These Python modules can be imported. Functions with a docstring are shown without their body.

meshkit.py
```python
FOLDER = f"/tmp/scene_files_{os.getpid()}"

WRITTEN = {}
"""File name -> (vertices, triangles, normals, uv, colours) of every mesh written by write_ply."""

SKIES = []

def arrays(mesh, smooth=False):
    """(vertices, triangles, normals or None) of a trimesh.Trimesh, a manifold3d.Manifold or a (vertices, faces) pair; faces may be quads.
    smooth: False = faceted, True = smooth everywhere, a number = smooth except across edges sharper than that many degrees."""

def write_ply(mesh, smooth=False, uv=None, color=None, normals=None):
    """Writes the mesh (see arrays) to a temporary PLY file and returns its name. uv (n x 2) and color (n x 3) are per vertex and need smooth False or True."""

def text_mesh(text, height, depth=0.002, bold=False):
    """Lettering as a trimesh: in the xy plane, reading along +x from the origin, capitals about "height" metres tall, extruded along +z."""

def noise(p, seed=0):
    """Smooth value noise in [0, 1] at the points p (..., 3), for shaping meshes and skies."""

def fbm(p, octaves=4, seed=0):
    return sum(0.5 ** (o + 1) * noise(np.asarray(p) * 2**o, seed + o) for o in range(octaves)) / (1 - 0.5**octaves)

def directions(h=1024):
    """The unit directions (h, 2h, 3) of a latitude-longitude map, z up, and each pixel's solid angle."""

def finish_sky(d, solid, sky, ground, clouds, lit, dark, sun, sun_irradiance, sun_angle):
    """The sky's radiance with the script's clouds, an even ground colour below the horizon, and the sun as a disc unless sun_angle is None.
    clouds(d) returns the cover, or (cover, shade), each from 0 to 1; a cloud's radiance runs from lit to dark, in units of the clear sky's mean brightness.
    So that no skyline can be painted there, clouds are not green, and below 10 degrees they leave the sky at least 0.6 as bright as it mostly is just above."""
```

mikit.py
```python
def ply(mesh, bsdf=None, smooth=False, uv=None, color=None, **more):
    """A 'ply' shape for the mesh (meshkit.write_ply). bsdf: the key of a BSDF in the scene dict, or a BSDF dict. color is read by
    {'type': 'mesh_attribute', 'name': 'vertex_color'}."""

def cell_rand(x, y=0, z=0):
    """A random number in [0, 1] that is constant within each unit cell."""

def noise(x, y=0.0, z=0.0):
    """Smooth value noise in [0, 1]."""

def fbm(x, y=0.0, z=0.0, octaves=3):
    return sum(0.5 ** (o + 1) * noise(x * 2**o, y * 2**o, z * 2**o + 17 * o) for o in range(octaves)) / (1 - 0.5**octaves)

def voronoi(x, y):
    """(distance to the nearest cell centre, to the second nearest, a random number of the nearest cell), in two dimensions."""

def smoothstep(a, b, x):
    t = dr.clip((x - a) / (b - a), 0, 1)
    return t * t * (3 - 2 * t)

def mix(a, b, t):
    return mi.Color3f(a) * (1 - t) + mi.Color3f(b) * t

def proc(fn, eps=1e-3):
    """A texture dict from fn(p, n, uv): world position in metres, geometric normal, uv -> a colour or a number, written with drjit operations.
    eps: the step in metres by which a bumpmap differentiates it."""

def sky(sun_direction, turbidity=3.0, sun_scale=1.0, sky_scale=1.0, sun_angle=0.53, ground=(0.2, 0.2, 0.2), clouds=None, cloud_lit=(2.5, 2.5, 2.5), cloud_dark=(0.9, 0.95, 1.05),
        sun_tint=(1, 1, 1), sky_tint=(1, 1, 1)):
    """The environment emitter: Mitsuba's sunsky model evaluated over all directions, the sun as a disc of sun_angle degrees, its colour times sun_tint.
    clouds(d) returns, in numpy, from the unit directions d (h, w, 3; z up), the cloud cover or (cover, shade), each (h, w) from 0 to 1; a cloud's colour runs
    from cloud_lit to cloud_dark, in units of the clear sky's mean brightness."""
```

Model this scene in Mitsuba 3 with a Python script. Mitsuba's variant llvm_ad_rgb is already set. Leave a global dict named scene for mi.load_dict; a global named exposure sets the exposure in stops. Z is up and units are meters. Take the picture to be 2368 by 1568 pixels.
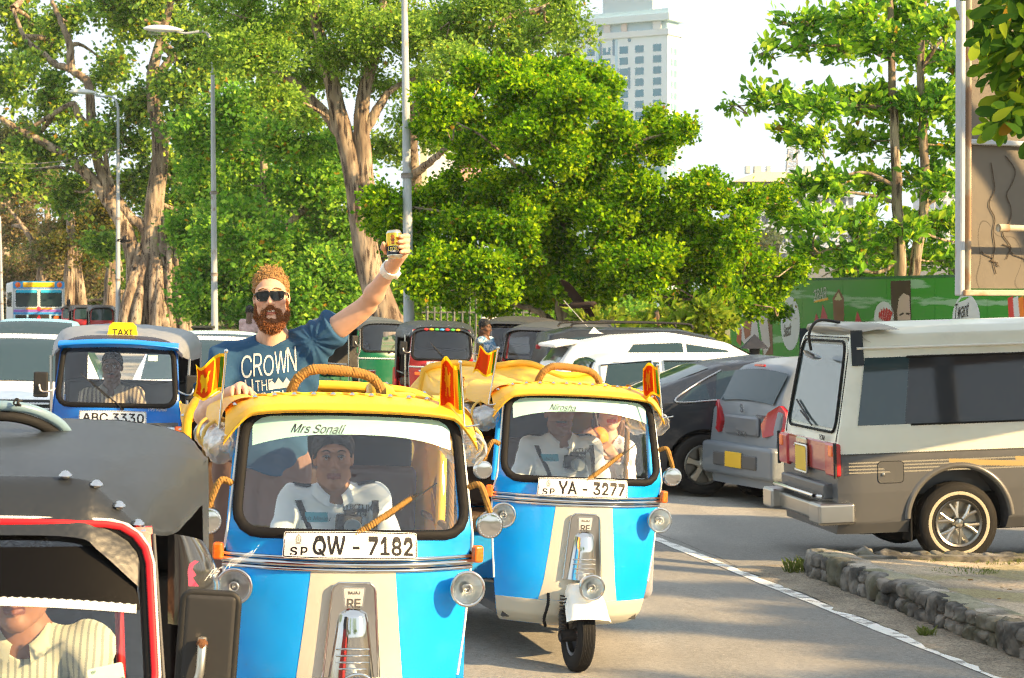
import math, random
import numpy as np, trimesh
import drjit as dr
import mitsuba as mi
import mikit, meshkit
from mikit import proc, noise, fbm, voronoi, smoothstep, mix
from shapely.geometry import Polygon, Point, LineString
from shapely import affinity, union_all

TF = mi.ScalarTransform4f
scene, labels = {}, {}
RNG = np.random.default_rng(7)

# ------------------------------------------------------------------ camera, sky, exposure
CAM_H, PITCH, FPX = 2.0, math.atan(84 / 5000.0), 5000.0      # eye height, downward pitch, focal length in 2368-wide pixels
FWD = np.array([0, math.cos(PITCH), -math.sin(PITCH)])
UPV = np.array([0, math.sin(PITCH), math.cos(PITCH)])
scene['camera'] = {'type': 'thinlens', 'fov': 2 * math.degrees(math.atan(1184 / FPX)), 'fov_axis': 'x',
                   'aperture_radius': 0.0026, 'focus_distance': 9.0, 'near_clip': 0.1, 'far_clip': 6000.0,
                   'to_world': TF().look_at(origin=[0, 0, CAM_H], target=[0, float(FWD[1]), CAM_H + float(FWD[2])], up=[0, 0, 1])}
SUN_AZ, SUN_EL = math.radians(61), math.radians(24)
SUN = (math.sin(SUN_AZ) * math.cos(SUN_EL), -math.cos(SUN_AZ) * math.cos(SUN_EL), math.sin(SUN_EL))


def cloud_veil(d):
    c = 0.62 + 0.25 * meshkit.fbm(d * np.array([2.5, 2.5, 7.0]), 4, 3)
    return np.clip(c, 0, 0.95), np.clip(0.3 * meshkit.fbm(d * np.array([3, 3, 9.0]), 3, 9), 0, 1)


scene['sky'] = mikit.sky(SUN, turbidity=3.5, sun_scale=1.0, sky_scale=1.0, sun_angle=0.7, sun_tint=(1.0, 0.9, 0.7), sky_tint=(0.92, 1.0, 1.1),
                         clouds=cloud_veil, cloud_lit=(1.55, 1.7, 1.8), cloud_dark=(1.3, 1.45, 1.56), ground=(0.16, 0.16, 0.14))
exposure = 3.15


def P(U, V, Y):
    """The point at distance Y along the photograph's ray through pixel (U, V) of a 2368 x 1568 grid."""
    d = np.array([(U - 1184) / FPX, 0, 0]) - UPV * (V - 784) / FPX + FWD
    return np.array([0, 0, CAM_H]) + d * (Y / d[1])


def slope(x):
    """The ground falls gently to the right."""
    return -0.036 * np.clip(x, -4.5, 4.5)


def G(U, V):
    """Ground point under a pixel."""
    lo, hi = 3.0, 400.0
    for _ in range(50):
        m = (lo + hi) / 2
        p = P(U, V, m)
        if p[2] > slope(p[0]):
            lo = m
        else:
            hi = m
    return P(U, V, lo)


# ------------------------------------------------------------------ materials: finishes that take each mesh's own colour
VC = {'type': 'mesh_attribute', 'name': 'vertex_color'}
PALETTE, _pal = [], {}


def swatch(c):
    """Number of a plain colour in the palette; a mesh carries it as its u coordinate, so that meshes of one finish stay one in the renderer."""
    k = tuple(round(float(x), 4) for x in c)
    if k not in _pal:
        _pal[k] = len(PALETTE)
        PALETTE.append(k)
    return _pal[k]


def plain(p, n, uv):
    if not hasattr(plain, 'arr'):
        a = np.asarray(PALETTE, np.float32)
        plain.arr = [mi.Float(np.ascontiguousarray(a[:, k])) for k in range(3)]
        dr.eval(*plain.arr)
    i = mi.UInt32(dr.clip(uv.x, 0, len(PALETTE) - 0.5))
    return mi.Color3f(*[dr.gather(mi.Float, a, i) for a in plain.arr])


def dusty(p, n, uv):
    d = fbm(p.x * 4, p.y * 4, p.z * 4, 3)
    s = noise(p.x * 55, p.y * 55, p.z * 55)
    return mix(plain(p, n, uv), (0.3, 0.27, 0.22), smoothstep(0.5, 0.85, d) * 0.12 * (0.4 + s) + smoothstep(0.93, 0.99, s) * 0.1)


def worn_gloss(p, n, uv):
    return 0.24 + 0.3 * smoothstep(0.35, 0.8, fbm(p.x * 5, p.y * 5, p.z * 5, 3))


COL = proc(plain)


def two(b):
    return {'type': 'twosided', 'b': b}


def finish(name, rough=0.5, spec=0.5, metallic=0.0, cc=0.0, ccg=0.9, sheen=0.0, color=None, bump=None, bscale=1.0):
    b = {'type': 'principled', 'base_color': color if color is not None else COL, 'roughness': rough, 'metallic': metallic, 'clearcoat': cc, 'clearcoat_gloss': ccg, 'sheen': sheen}
    if not metallic:
        b['specular'] = spec
    if bump is not None:
        b = {'type': 'bumpmap', 'arbitrary': proc(bump, 0.0015), 'scale': bscale, 'nested': b}
    scene[name] = two(b)


def rgb(*c):
    return {'type': 'rgb', 'value': list(c)}


def b_leather(p, n, uv):
    return 0.001 * noise(p.x * 90, p.y * 90, p.z * 90) + 0.009 * fbm(p.x * 8, p.y * 8, p.z * 8, 3)


def b_fabric(p, n, uv):
    return 0.006 * fbm(p.x * 14, p.y * 14, p.z * 9, 3) + 0.0004 * noise(p.x * 300, p.y * 300, p.z * 300)


def b_rope(p, n, uv):
    return 0.0022 * noise(p.x * 150, p.y * 150, p.z * 150) + 0.003 * (0.5 + 0.5 * dr.sin((p.x + 0.4 * p.z + 0.2 * p.y) * 520))


def b_bark(p, n, uv):
    return 0.06 * fbm(p.x * 6, p.y * 6, p.z * 1.2, 4) + 0.03 * fbm(p.x * 17, p.y * 17, p.z * 1.8, 3)


def b_crinkle(p, n, uv):
    return 0.02 * fbm(p.x * 22, p.y * 22, p.z * 22, 3)


finish('paint', proc(worn_gloss), 0.5, cc=1.0, ccg=0.96, color=proc(dusty))
finish('plastic', 0.35, 0.5)
finish('matte', 0.8, 0.3)
finish('satin', 0.55, 0.4, color=proc(dusty))
finish('cloth', 0.95, 0.2, sheen=0.3, bump=b_fabric)
finish('vinyl', 0.42, 0.45, bump=b_leather)
finish('skin', 0.5, 0.35, sheen=0.1)
finish('rubber', 0.65, 0.15)
finish('rope', 0.95, 0.15, bump=b_rope)
finish('metal', 0.3, metallic=1.0)
finish('chrome', 0.09, metallic=1.0)
finish('hair', 0.6, 0.4)
def stripes_brown(p, n, uv):
    return mix((0.4, 0.34, 0.25), (0.13, 0.11, 0.1), smoothstep(-0.2, 0.2, dr.sin(p.x * 190 + 2 * noise(p.z * 9, p.x * 4))))


def stripes_green(p, n, uv):
    return mix((0.56, 0.57, 0.45), (0.3, 0.33, 0.27), smoothstep(0.2, 0.7, dr.sin(p.x * 330 + 40 * p.z * p.y * 0.02 + 3 * noise(p.z * 7, p.x * 4))))


for _n, _f in (('stripe_brown', stripes_brown), ('stripe_green', stripes_green)):
    finish(_n, 0.95, 0.2, color=proc(_f))
scene['glass'] = {'type': 'thindielectric', 'int_ior': 1.5, 'specular_transmittance': rgb(0.95, 0.98, 0.98)}
scene['tint_glass'] = {'type': 'thindielectric', 'int_ior': 1.62, 'specular_transmittance': rgb(0.3, 0.36, 0.38)}
scene['clear_film'] = {'type': 'blendbsdf', 'weight': 0.22, 'a': {'type': 'thindielectric', 'int_ior': 1.5},
                       'b': two({'type': 'bumpmap', 'arbitrary': proc(b_crinkle, 0.002), 'scale': 1.0,
                                 'nested': {'type': 'principled', 'base_color': rgb(0.6, 0.64, 0.66), 'roughness': 0.18, 'specular': 0.7}})}
finish('skin_tone', 0.5, 0.35, sheen=0.1, color=VC)
finish('print_cloth', 0.95, 0.2, sheen=0.3, bump=b_fabric, color=VC)
scene['leaf'] = {'type': 'principledthin', 'base_color': COL, 'roughness': 0.42, 'diff_trans': 0.9, 'eta': 1.35}


def bark_color(p, n, uv):
    t = fbm(p.x * 5, p.y * 5, p.z * 1.1, 4)
    g = fbm(p.x * 17, p.y * 17, p.z * 1.8, 3)
    c = mix((0.2, 0.15, 0.11), (0.46, 0.37, 0.27), smoothstep(0.3, 0.72, t))
    return mix((0.07, 0.05, 0.04), c, smoothstep(0.3, 0.5, g))


scene['bark'] = two({'type': 'bumpmap', 'arbitrary': proc(b_bark, 0.01), 'scale': 1.0, 'nested': {'type': 'principled', 'base_color': proc(bark_color), 'roughness': 0.9, 'specular': 0.2}})


# ------------------------------------------------------------------ mesh helpers
def tm(v, f):
    f = np.asarray(f, int)
    if f.shape[1] == 4:
        f = np.vstack([f[:, [0, 1, 2]], f[:, [0, 2, 3]]])
    return trimesh.Trimesh(np.asarray(v, float), f, process=False)


def cat(ms):
    ms = [m for m in ms if m is not None and len(m.faces)]
    vs, fs, n = [], [], 0
    for m in ms:
        vs.append(np.asarray(m.vertices)); fs.append(np.asarray(m.faces) + n); n += len(m.vertices)
    return tm(np.vstack(vs), np.vstack(fs))


def grid(Pts, cu=False, cv=False):
    """A surface over an (n, m, 3) array of points; cu, cv close it along its first or second index."""
    Pts = np.asarray(Pts, float)
    n, m = Pts.shape[:2]
    i, j = np.meshgrid(np.arange(n if cu else n - 1), np.arange(m if cv else m - 1), indexing='ij')
    i2, j2 = (i + 1) % n, (j + 1) % m
    q = np.stack([i * m + j, i2 * m + j, i2 * m + j2, i * m + j2], -1).reshape(-1, 4)
    return tm(Pts.reshape(-1, 3), q)


def tube(path, r, sides=8, cap=True, flat=1.0, up=None):
    """A pipe along a path; r one radius or one per point; flat squashes it along its second axis."""
    p = np.asarray(path, float)
    t = np.gradient(p, axis=0)
    t /= np.linalg.norm(t, axis=1, keepdims=True) + 1e-12
    a = np.cross(t[0], up if up is not None else ([0, 0, 1] if abs(t[0][2]) < 0.9 else [1, 0, 0]))
    a /= np.linalg.norm(a) + 1e-12
    A = []
    for k in range(len(p)):
        a = a - t[k] * (a @ t[k]); a = a / (np.linalg.norm(a) + 1e-12); A.append(a)
    A = np.array(A); B = np.cross(t, A)
    ang = np.arange(sides) * 2 * np.pi / sides
    r = np.broadcast_to(np.asarray(r, float), (len(p),))
    v = p[:, None] + r[:, None, None] * (np.cos(ang)[None, :, None] * A[:, None] + flat * np.sin(ang)[None, :, None] * B[:, None])
    m = grid(v, cv=True)
    if cap:
        n = len(p)
        vv = np.vstack([m.vertices, p[:1], p[-1:]])
        k = np.arange(sides); k2 = (k + 1) % sides
        f1 = np.stack([k * 0 + n * sides, k2, k], 1)
        f2 = np.stack([k * 0 + n * sides + 1, (n - 1) * sides + k, (n - 1) * sides + k2], 1)
        m = tm(vv, np.vstack([m.faces, f1, f2]))
    return m


def tubes(Pth, R, sides=5):
    """Many open pipes at once: paths (m, n, 3) and radii (m, n)."""
    Pth = np.asarray(Pth, float)
    t = np.gradient(Pth, axis=1)
    t /= np.linalg.norm(t, axis=2, keepdims=True) + 1e-12
    ref = np.where(np.abs(t[:, :1, 2:]) < 0.85, [0.0, 0, 1], [1.0, 0, 0])
    a = np.cross(t, np.broadcast_to(ref, t.shape)); a /= np.linalg.norm(a, axis=2, keepdims=True) + 1e-12
    b = np.cross(t, a)
    g = np.arange(sides) * 2 * np.pi / sides
    v = Pth[:, :, None] + np.asarray(R)[:, :, None, None] * (np.cos(g)[:, None] * a[:, :, None] + np.sin(g)[:, None] * b[:, :, None])
    m, n = Pth.shape[:2]
    q, i, j = np.meshgrid(np.arange(m), np.arange(n - 1), np.arange(sides), indexing='ij')
    o = q * n * sides
    f = np.stack([o + i * sides + j, o + (i + 1) * sides + j, o + (i + 1) * sides + (j + 1) % sides, o + i * sides + (j + 1) % sides], -1).reshape(-1, 4)
    return tm(v.reshape(-1, 3), f)


def bend(a, m, b, n):
    """Curves from a over m to b, all (k, 3)."""
    t = np.linspace(0, 1, n)[None, :, None]
    c = 2 * m - (a + b) / 2
    return (1 - t) ** 2 * a[:, None] + 2 * t * (1 - t) * c[:, None] + t * t * b[:, None]


def spline(pts, n=24):
    """Catmull-Rom through the points."""
    p = np.asarray(pts, float)
    q = np.vstack([2 * p[0] - p[1], p, 2 * p[-1] - p[-2]])
    out = []
    s = np.linspace(0, len(p) - 1, n)
    for x in s:
        i = min(int(x), len(p) - 2); t = x - i
        a, b, c, d = q[i:i + 4]
        out.append(0.5 * (2 * b + (c - a) * t + (2 * a - 5 * b + 4 * c - d) * t * t + (3 * b - a - 3 * c + d) * t ** 3))
    return np.array(out)


def box(sx, sy, sz, c=(0, 0, 0)):
    m = trimesh.creation.box((sx, sy, sz)); m.apply_translation(c)
    return m


def cbox(sx, sy, sz, c=(0, 0, 0), b=0.01, seg=1):
    """A box with chamfered or rounded edges."""
    pts = []
    hs = np.array([sx, sy, sz]) / 2 - b
    dirs = trimesh.creation.icosphere(subdivisions=max(seg, 1)).vertices if seg > 1 else None
    for s in np.ndindex(2, 2, 2):
        s = np.array(s) * 2 - 1
        if dirs is not None:
            d = dirs[(dirs * s >= -1e-9).all(1)]
            pts.append(s * hs + d * b)
        else:
            for k in range(3):
                e = np.zeros(3); e[k] = b * s[k]
                pts.append([s * hs + e])
    m = trimesh.convex.convex_hull(np.vstack(pts))
    m.apply_translation(c)
    return tm(m.vertices, m.faces)


def lathe(prof, n=24, axis='z'):
    """Turns (radius, height) pairs about z (or y with axis='y', height running along -y)."""
    pr = np.asarray(prof, float)
    a = np.arange(n) * 2 * np.pi / n
    v = np.stack([pr[:, 0:1] * np.cos(a), pr[:, 0:1] * np.sin(a), np.repeat(pr[:, 1:2], n, 1)], -1)
    m = grid(v, cv=True)
    m.invert()
    if axis == 'y':
        m.apply_transform(rot('x', 90))
    if axis == 'x':
        m.apply_transform(rot('y', 90))
    return m


def rot(ax, deg):
    v = {'x': [1, 0, 0], 'y': [0, 1, 0], 'z': [0, 0, 1]}[ax] if isinstance(ax, str) else ax
    return trimesh.transformations.rotation_matrix(math.radians(deg), v)


def mv(m, t=(0, 0, 0), rz=0, rx=0, ry=0, s=1.0):
    m = m.copy()
    M = np.eye(4)
    M[:3, :3] = np.diag(np.broadcast_to(s, 3))
    M = rot('z', rz) @ rot('y', ry) @ rot('x', rx) @ M
    M[:3, 3] = t
    m.apply_transform(M)
    return m


def extrude(pts, h, holes=None):
    poly = Polygon(pts, holes) if not isinstance(pts, Polygon) else pts
    m = trimesh.creation.extrude_polygon(poly, h, engine='earcut')
    return tm(m.vertices, m.faces)


def xz(m):
    """Turns an xy-plane extrusion upright: x stays, y becomes z, its thickness runs towards -y."""
    m = m.copy(); m.apply_transform(rot('x', 90))
    return m


def rrect(w, h, r, n=6, cx=0, cy=0):
    """Corner points of a rounded rectangle."""
    out = []
    for k, (sx, sy) in enumerate(((1, 1), (-1, 1), (-1, -1), (1, -1))):
        for a in np.linspace(0, 90, n):
            t = math.radians(a + 90 * k)
            out.append((cx + sx * (w / 2 - r) + r * math.cos(t), cy + sy * (h / 2 - r) + r * math.sin(t)))
    return np.array(out)


def ball(r, c=(0, 0, 0), s=(1, 1, 1), sub=2):
    m = trimesh.creation.icosphere(subdivisions=sub, radius=r)
    v = m.vertices * np.asarray(s) + c
    return tm(v, m.faces)


def torus(R, r, n=28, k=8, axis='y'):
    a = np.linspace(0, 2 * np.pi, n, endpoint=False)
    path = np.stack([R * np.cos(a), 0 * a, R * np.sin(a)], 1)
    b = np.linspace(0, 2 * np.pi, k, endpoint=False)
    v = path[:, None] + r * (np.cos(b)[None, :, None] * (path / R)[:, None] + np.sin(b)[None, :, None] * np.array([0, 1, 0]))
    m = grid(v, True, True)
    if axis == 'z':
        m.apply_transform(rot('x', 90))
    if axis == 'x':
        m.apply_transform(rot('z', 90))
    return m


def subdiv(m, edge):
    v, f = trimesh.remesh.subdivide_to_size(m.vertices, m.faces, edge)
    return tm(v, f)


def place(x, y, z, yaw=0.0, roll=0.0, pitch=0.0, s=1.0):
    """Matrix of a thing standing at a point: yaw about z, roll about its own y, pitch about its own x (degrees)."""
    M = rot('z', yaw) @ rot('y', roll) @ rot('x', pitch)
    M[:3, :3] *= s
    M[:3, 3] = (x, y, z)
    return M


# ------------------------------------------------------------------ the scene's entries
_used = {}
_cache = {}


def numbered(key):
    if key not in _used:
        _used[key] = 0
        return key
    _used[key] += 1
    return numbered(f'{key}_{_used[key]:03d}') if f'{key}_{_used[key]:03d}' in _used else f'{key}_{_used[key]:03d}'


def shape(mesh, mat, col=None, smooth=35, M=None):
    ck = (id(mesh), mat, str(col) if not isinstance(col, np.ndarray) else id(col), smooth)
    if ck not in _cache:
        v, f, n = meshkit.arrays(mesh, smooth)
        uv, vc = None, None
        if isinstance(col, np.ndarray) and col.ndim == 1:      # palette numbers per vertex
            uv = np.stack([col + 0.5, 0 * col], 1)
        elif isinstance(col, np.ndarray):
            vc = col
            mat = {'skin': 'skin_tone', 'cloth': 'print_cloth'}.get(mat, 'skin_tone')
        elif col is not None:
            uv = np.tile([swatch(col) + 0.5, 0.0], (len(v), 1))
        path = meshkit.write_ply((v, f), False, uv, vc, normals=n)
        d = {'type': 'ply', 'filename': path, 'face_normals': n is None, 'bsdf': {'type': 'ref', 'id': mat}}
        _cache[ck] = (d, mesh, col)
    d = dict(_cache[ck][0])
    if M is not None:
        d['to_world'] = TF(np.asarray(M, float).tolist())
    return d


class Thing:
    def __init__(self, name, label, category, group=None, M=None, kind=None):
        self.key = numbered(name)
        self.M = np.eye(4) if M is None else M
        e = {'label': label, 'category': category}
        if group:
            e['group'] = group
        if kind:
            e['kind'] = kind
        labels[self.key] = e

    def part(self, name, mesh, mat, col=None, smooth=35, parent=None, label=None, M=None, kind=None):
        key = numbered((parent or self.key) + '__' + name)
        base = self.M if getattr(self, 'off', None) is None else self.M @ self.off
        m = base if M is None else base @ M
        scene[key] = shape(mesh, mat, col, smooth, m)
        if label or kind:
            labels[key] = {k: v for k, v in (('label', label), ('kind', kind)) if v}
        return key


def solo(name, label, category, mesh, mat, col=None, smooth=35, M=None, group=None, kind=None):
    """A thing that is one mesh."""
    t = Thing(name, label, category, group, M, kind)
    scene[t.key] = shape(mesh, mat, col, smooth, t.M)
    return t


def struct(name, mesh, mat, col=None, smooth=False, label=None):
    key = numbered(name)
    scene[key] = shape(mesh, mat, col, smooth)
    labels[key] = {'kind': 'structure'}
    if label:
        labels[key]['label'] = label
    return key


def text(s, h, depth=0.002, bold=False, slant=0.0, squeeze=1.0):
    m = meshkit.text_mesh(s, h, depth, bold)
    v = np.array(m.vertices)
    v[:, 0] = v[:, 0] * squeeze + slant * v[:, 1]
    return tm(v, m.faces)


def centred(m):
    m = m.copy(); b = m.bounds
    m.apply_translation([-(b[0][0] + b[1][0]) / 2, -(b[0][1] + b[1][1]) / 2, 0])
    return m


# ------------------------------------------------------------------ modelling by distance fields: smooth unions of tapered capsules and ellipsoids
def surface_nets(D, org, h):
    inside = D < 0
    c = [inside[i:D.shape[0] - 1 + i, j:D.shape[1] - 1 + j, k:D.shape[2] - 1 + k] for i in (0, 1) for j in (0, 1) for k in (0, 1)]
    s = sum(x.astype(np.int8) for x in c)
    act = np.argwhere((s > 0) & (s < 8))
    idx = -np.ones(s.shape, int)
    idx[tuple(act.T)] = np.arange(len(act))
    off = np.array([(i, j, k) for i in (0, 1) for j in (0, 1) for k in (0, 1)])
    vals = np.stack([D[tuple((act + o).T)] for o in off], 1)
    acc = np.zeros((len(act), 3)); cnt = np.zeros(len(act))
    for a in range(8):
        for b in range(a + 1, 8):
            if np.abs(off[a] - off[b]).sum() == 1:
                va, vb = vals[:, a], vals[:, b]
                x = (va < 0) != (vb < 0)
                t = np.where(x, va / np.where(x, va - vb, 1), 0)
                acc += np.where(x[:, None], off[a] + t[:, None] * (off[b] - off[a]), 0)
                cnt += x
    v = (act + acc / np.maximum(cnt, 1)[:, None]) * h + org
    faces = []
    for ax in range(3):
        sl = [slice(1, -1)] * 3
        s0, s1 = list(sl), list(sl)
        s0[ax] = slice(0, -1); s1[ax] = slice(1, None)
        A, B = inside[tuple(s0)], inside[tuple(s1)]
        for flip, mask in ((False, A & ~B), (True, ~A & B)):
            e = np.argwhere(mask)
            if not len(e):
                continue
            o = np.ones(3, int); o[ax] = 0
            e = e + o
            u, w = [(1, 2), (2, 0), (0, 1)][ax]
            du, dw = np.eye(3, dtype=int)[u], np.eye(3, dtype=int)[w]
            q = np.stack([idx[tuple((e - du - dw).T)], idx[tuple((e - dw).T)], idx[tuple(e.T)], idx[tuple((e - du).T)]], 1)
            q = q[(q >= 0).all(1)]
            faces.append(q[:, ::-1] if flip else q)
    return tm(v, np.vstack(faces))


class Field:
    """Round cones and ellipsoids joined smoothly on a grid. cut() keeps what a function says; build() gives the mesh."""

    def __init__(self, lo, hi, h):
        self.h, self.org = h, np.asarray(lo, float)
        n = np.ceil((np.asarray(hi) - lo) / h).astype(int) + 1
        self.ax = [self.org[k] + np.arange(n[k]) * h for k in range(3)]
        self.D = np.full(n, 0.2)

    def _block(self, lo, hi):
        sl = []
        for k in range(3):
            a = np.searchsorted(self.ax[k], lo[k]); b = np.searchsorted(self.ax[k], hi[k])
            sl.append(slice(a, max(b, a)))
        X = np.meshgrid(*[self.ax[k][sl[k]] for k in range(3)], indexing='ij')
        return tuple(sl), X

    def _join(self, sl, d, k, sub=False):
        D = self.D[sl]
        if sub:
            hh = np.clip(0.5 - 0.5 * (D + d) / k, 0, 1)
            self.D[sl] = D * (1 - hh) - d * hh + k * hh * (1 - hh)
        else:
            hh = np.clip(0.5 + 0.5 * (d - D) / k, 0, 1)
            self.D[sl] = d * (1 - hh) + D * hh - k * hh * (1 - hh)

    def cone(self, a, b, ra, rb, k=0.02, flat=None, sub=False):
        """flat = (axis vector, factor): squashes the cone along that axis."""
        a, b = np.asarray(a, float), np.asarray(b, float)
        m = max(ra, rb) * (max(1, 1 / flat[1]) if flat else 1) + 2 * k + 2 * self.h + 0.01
        sl, X = self._block(np.minimum(a, b) - m, np.maximum(a, b) + m)
        if X[0].size == 0:
            return self
        ab = b - a
        px = [X[i] - a[i] for i in range(3)]
        L = ab @ ab + 1e-12
        t = np.clip((px[0] * ab[0] + px[1] * ab[1] + px[2] * ab[2]) / L, 0, 1)
        q = [px[i] - t * ab[i] for i in range(3)]
        if flat:
            n, f = np.asarray(flat[0], float), flat[1]
            n = n / np.linalg.norm(n)
            dn = q[0] * n[0] + q[1] * n[1] + q[2] * n[2]
            q = [q[i] + dn * n[i] * (1 / f - 1) for i in range(3)]
        d = np.sqrt(q[0] ** 2 + q[1] ** 2 + q[2] ** 2) - (ra + t * (rb - ra))
        self._join(sl, d, k, sub)
        return self

    def ell(self, c, r, k=0.02, R=None, sub=False):
        c, r = np.asarray(c, float), np.broadcast_to(np.asarray(r, float), 3)
        m = r.max() + 2 * k + 2 * self.h + 0.01
        sl, X = self._block(c - m, c + m)
        if X[0].size == 0:
            return self
        x = [X[i] - c[i] for i in range(3)]
        if R is not None:
            x = [R[0][i] * x[0] + R[1][i] * x[1] + R[2][i] * x[2] for i in range(3)]
        k0 = np.sqrt(sum((x[i] / r[i]) ** 2 for i in range(3)))
        k1 = np.sqrt(sum((x[i] / r[i] ** 2) ** 2 for i in range(3))) + 1e-9
        d = np.where(k0 < 1e-6, -r.min(), k0 * (k0 - 1) / k1)
        self._join(sl, d, k, sub)
        return self

    def cut(self, fn):
        X = np.meshgrid(*self.ax, indexing='ij')
        self.D = np.maximum(self.D, fn(*X))
        return self

    def bump(self, fn):
        X = np.meshgrid(*self.ax, indexing='ij')
        near = np.abs(self.D) < 0.04
        pts = np.stack([x[near] for x in X], -1)
        self.D[near] += fn(pts)
        return self

    def grow(self, a):
        self.D = self.D - a
        return self

    def build(self, smooth=0):
        self.D[0], self.D[-1], self.D[:, 0], self.D[:, -1], self.D[:, :, 0], self.D[:, :, -1] = [0.1] * 6
        m = surface_nets(self.D, self.org, self.h)
        v, f = np.array(m.vertices), np.asarray(m.faces)
        e = np.vstack([f[:, [0, 1]], f[:, [1, 2]], f[:, [2, 0]]])
        deg = np.zeros(len(v)); np.add.at(deg, e[:, 0], 1); np.add.at(deg, e[:, 1], 1)
        for w in (0.5, -0.52) * smooth:
            s = np.zeros_like(v)
            for k in range(3):
                s[:, k] = np.bincount(e[:, 0], v[e[:, 1], k], len(v)) + np.bincount(e[:, 1], v[e[:, 0], k], len(v))
            v = v + w * (s / np.maximum(deg, 1)[:, None] - v)
        return tm(v, f)


def drape(m, target, org, xd, yd, nd, lift=0.002):
    """Lays flat lettering (in xy) onto the target surface: seen along -nd from org."""
    xd, yd, nd = (np.asarray(a, float) / np.linalg.norm(a) for a in (xd, yd, nd))
    v = np.asarray(m.vertices)
    o = np.asarray(org) + v[:, :1] * xd + v[:, 1:2] * yd + nd * 0.4
    loc, ir, it = target.ray.intersects_location(o, np.tile(-nd, (len(v), 1)), multiple_hits=False)
    out = np.asarray(org) + v[:, :1] * xd + v[:, 1:2] * yd
    hit = np.zeros(len(v), bool)
    out[ir] = loc
    hit[ir] = True
    out = out + nd * (lift + v[:, 2:3])
    keep = hit[m.faces].all(1)
    return tm(out, m.faces[keep])
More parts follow.
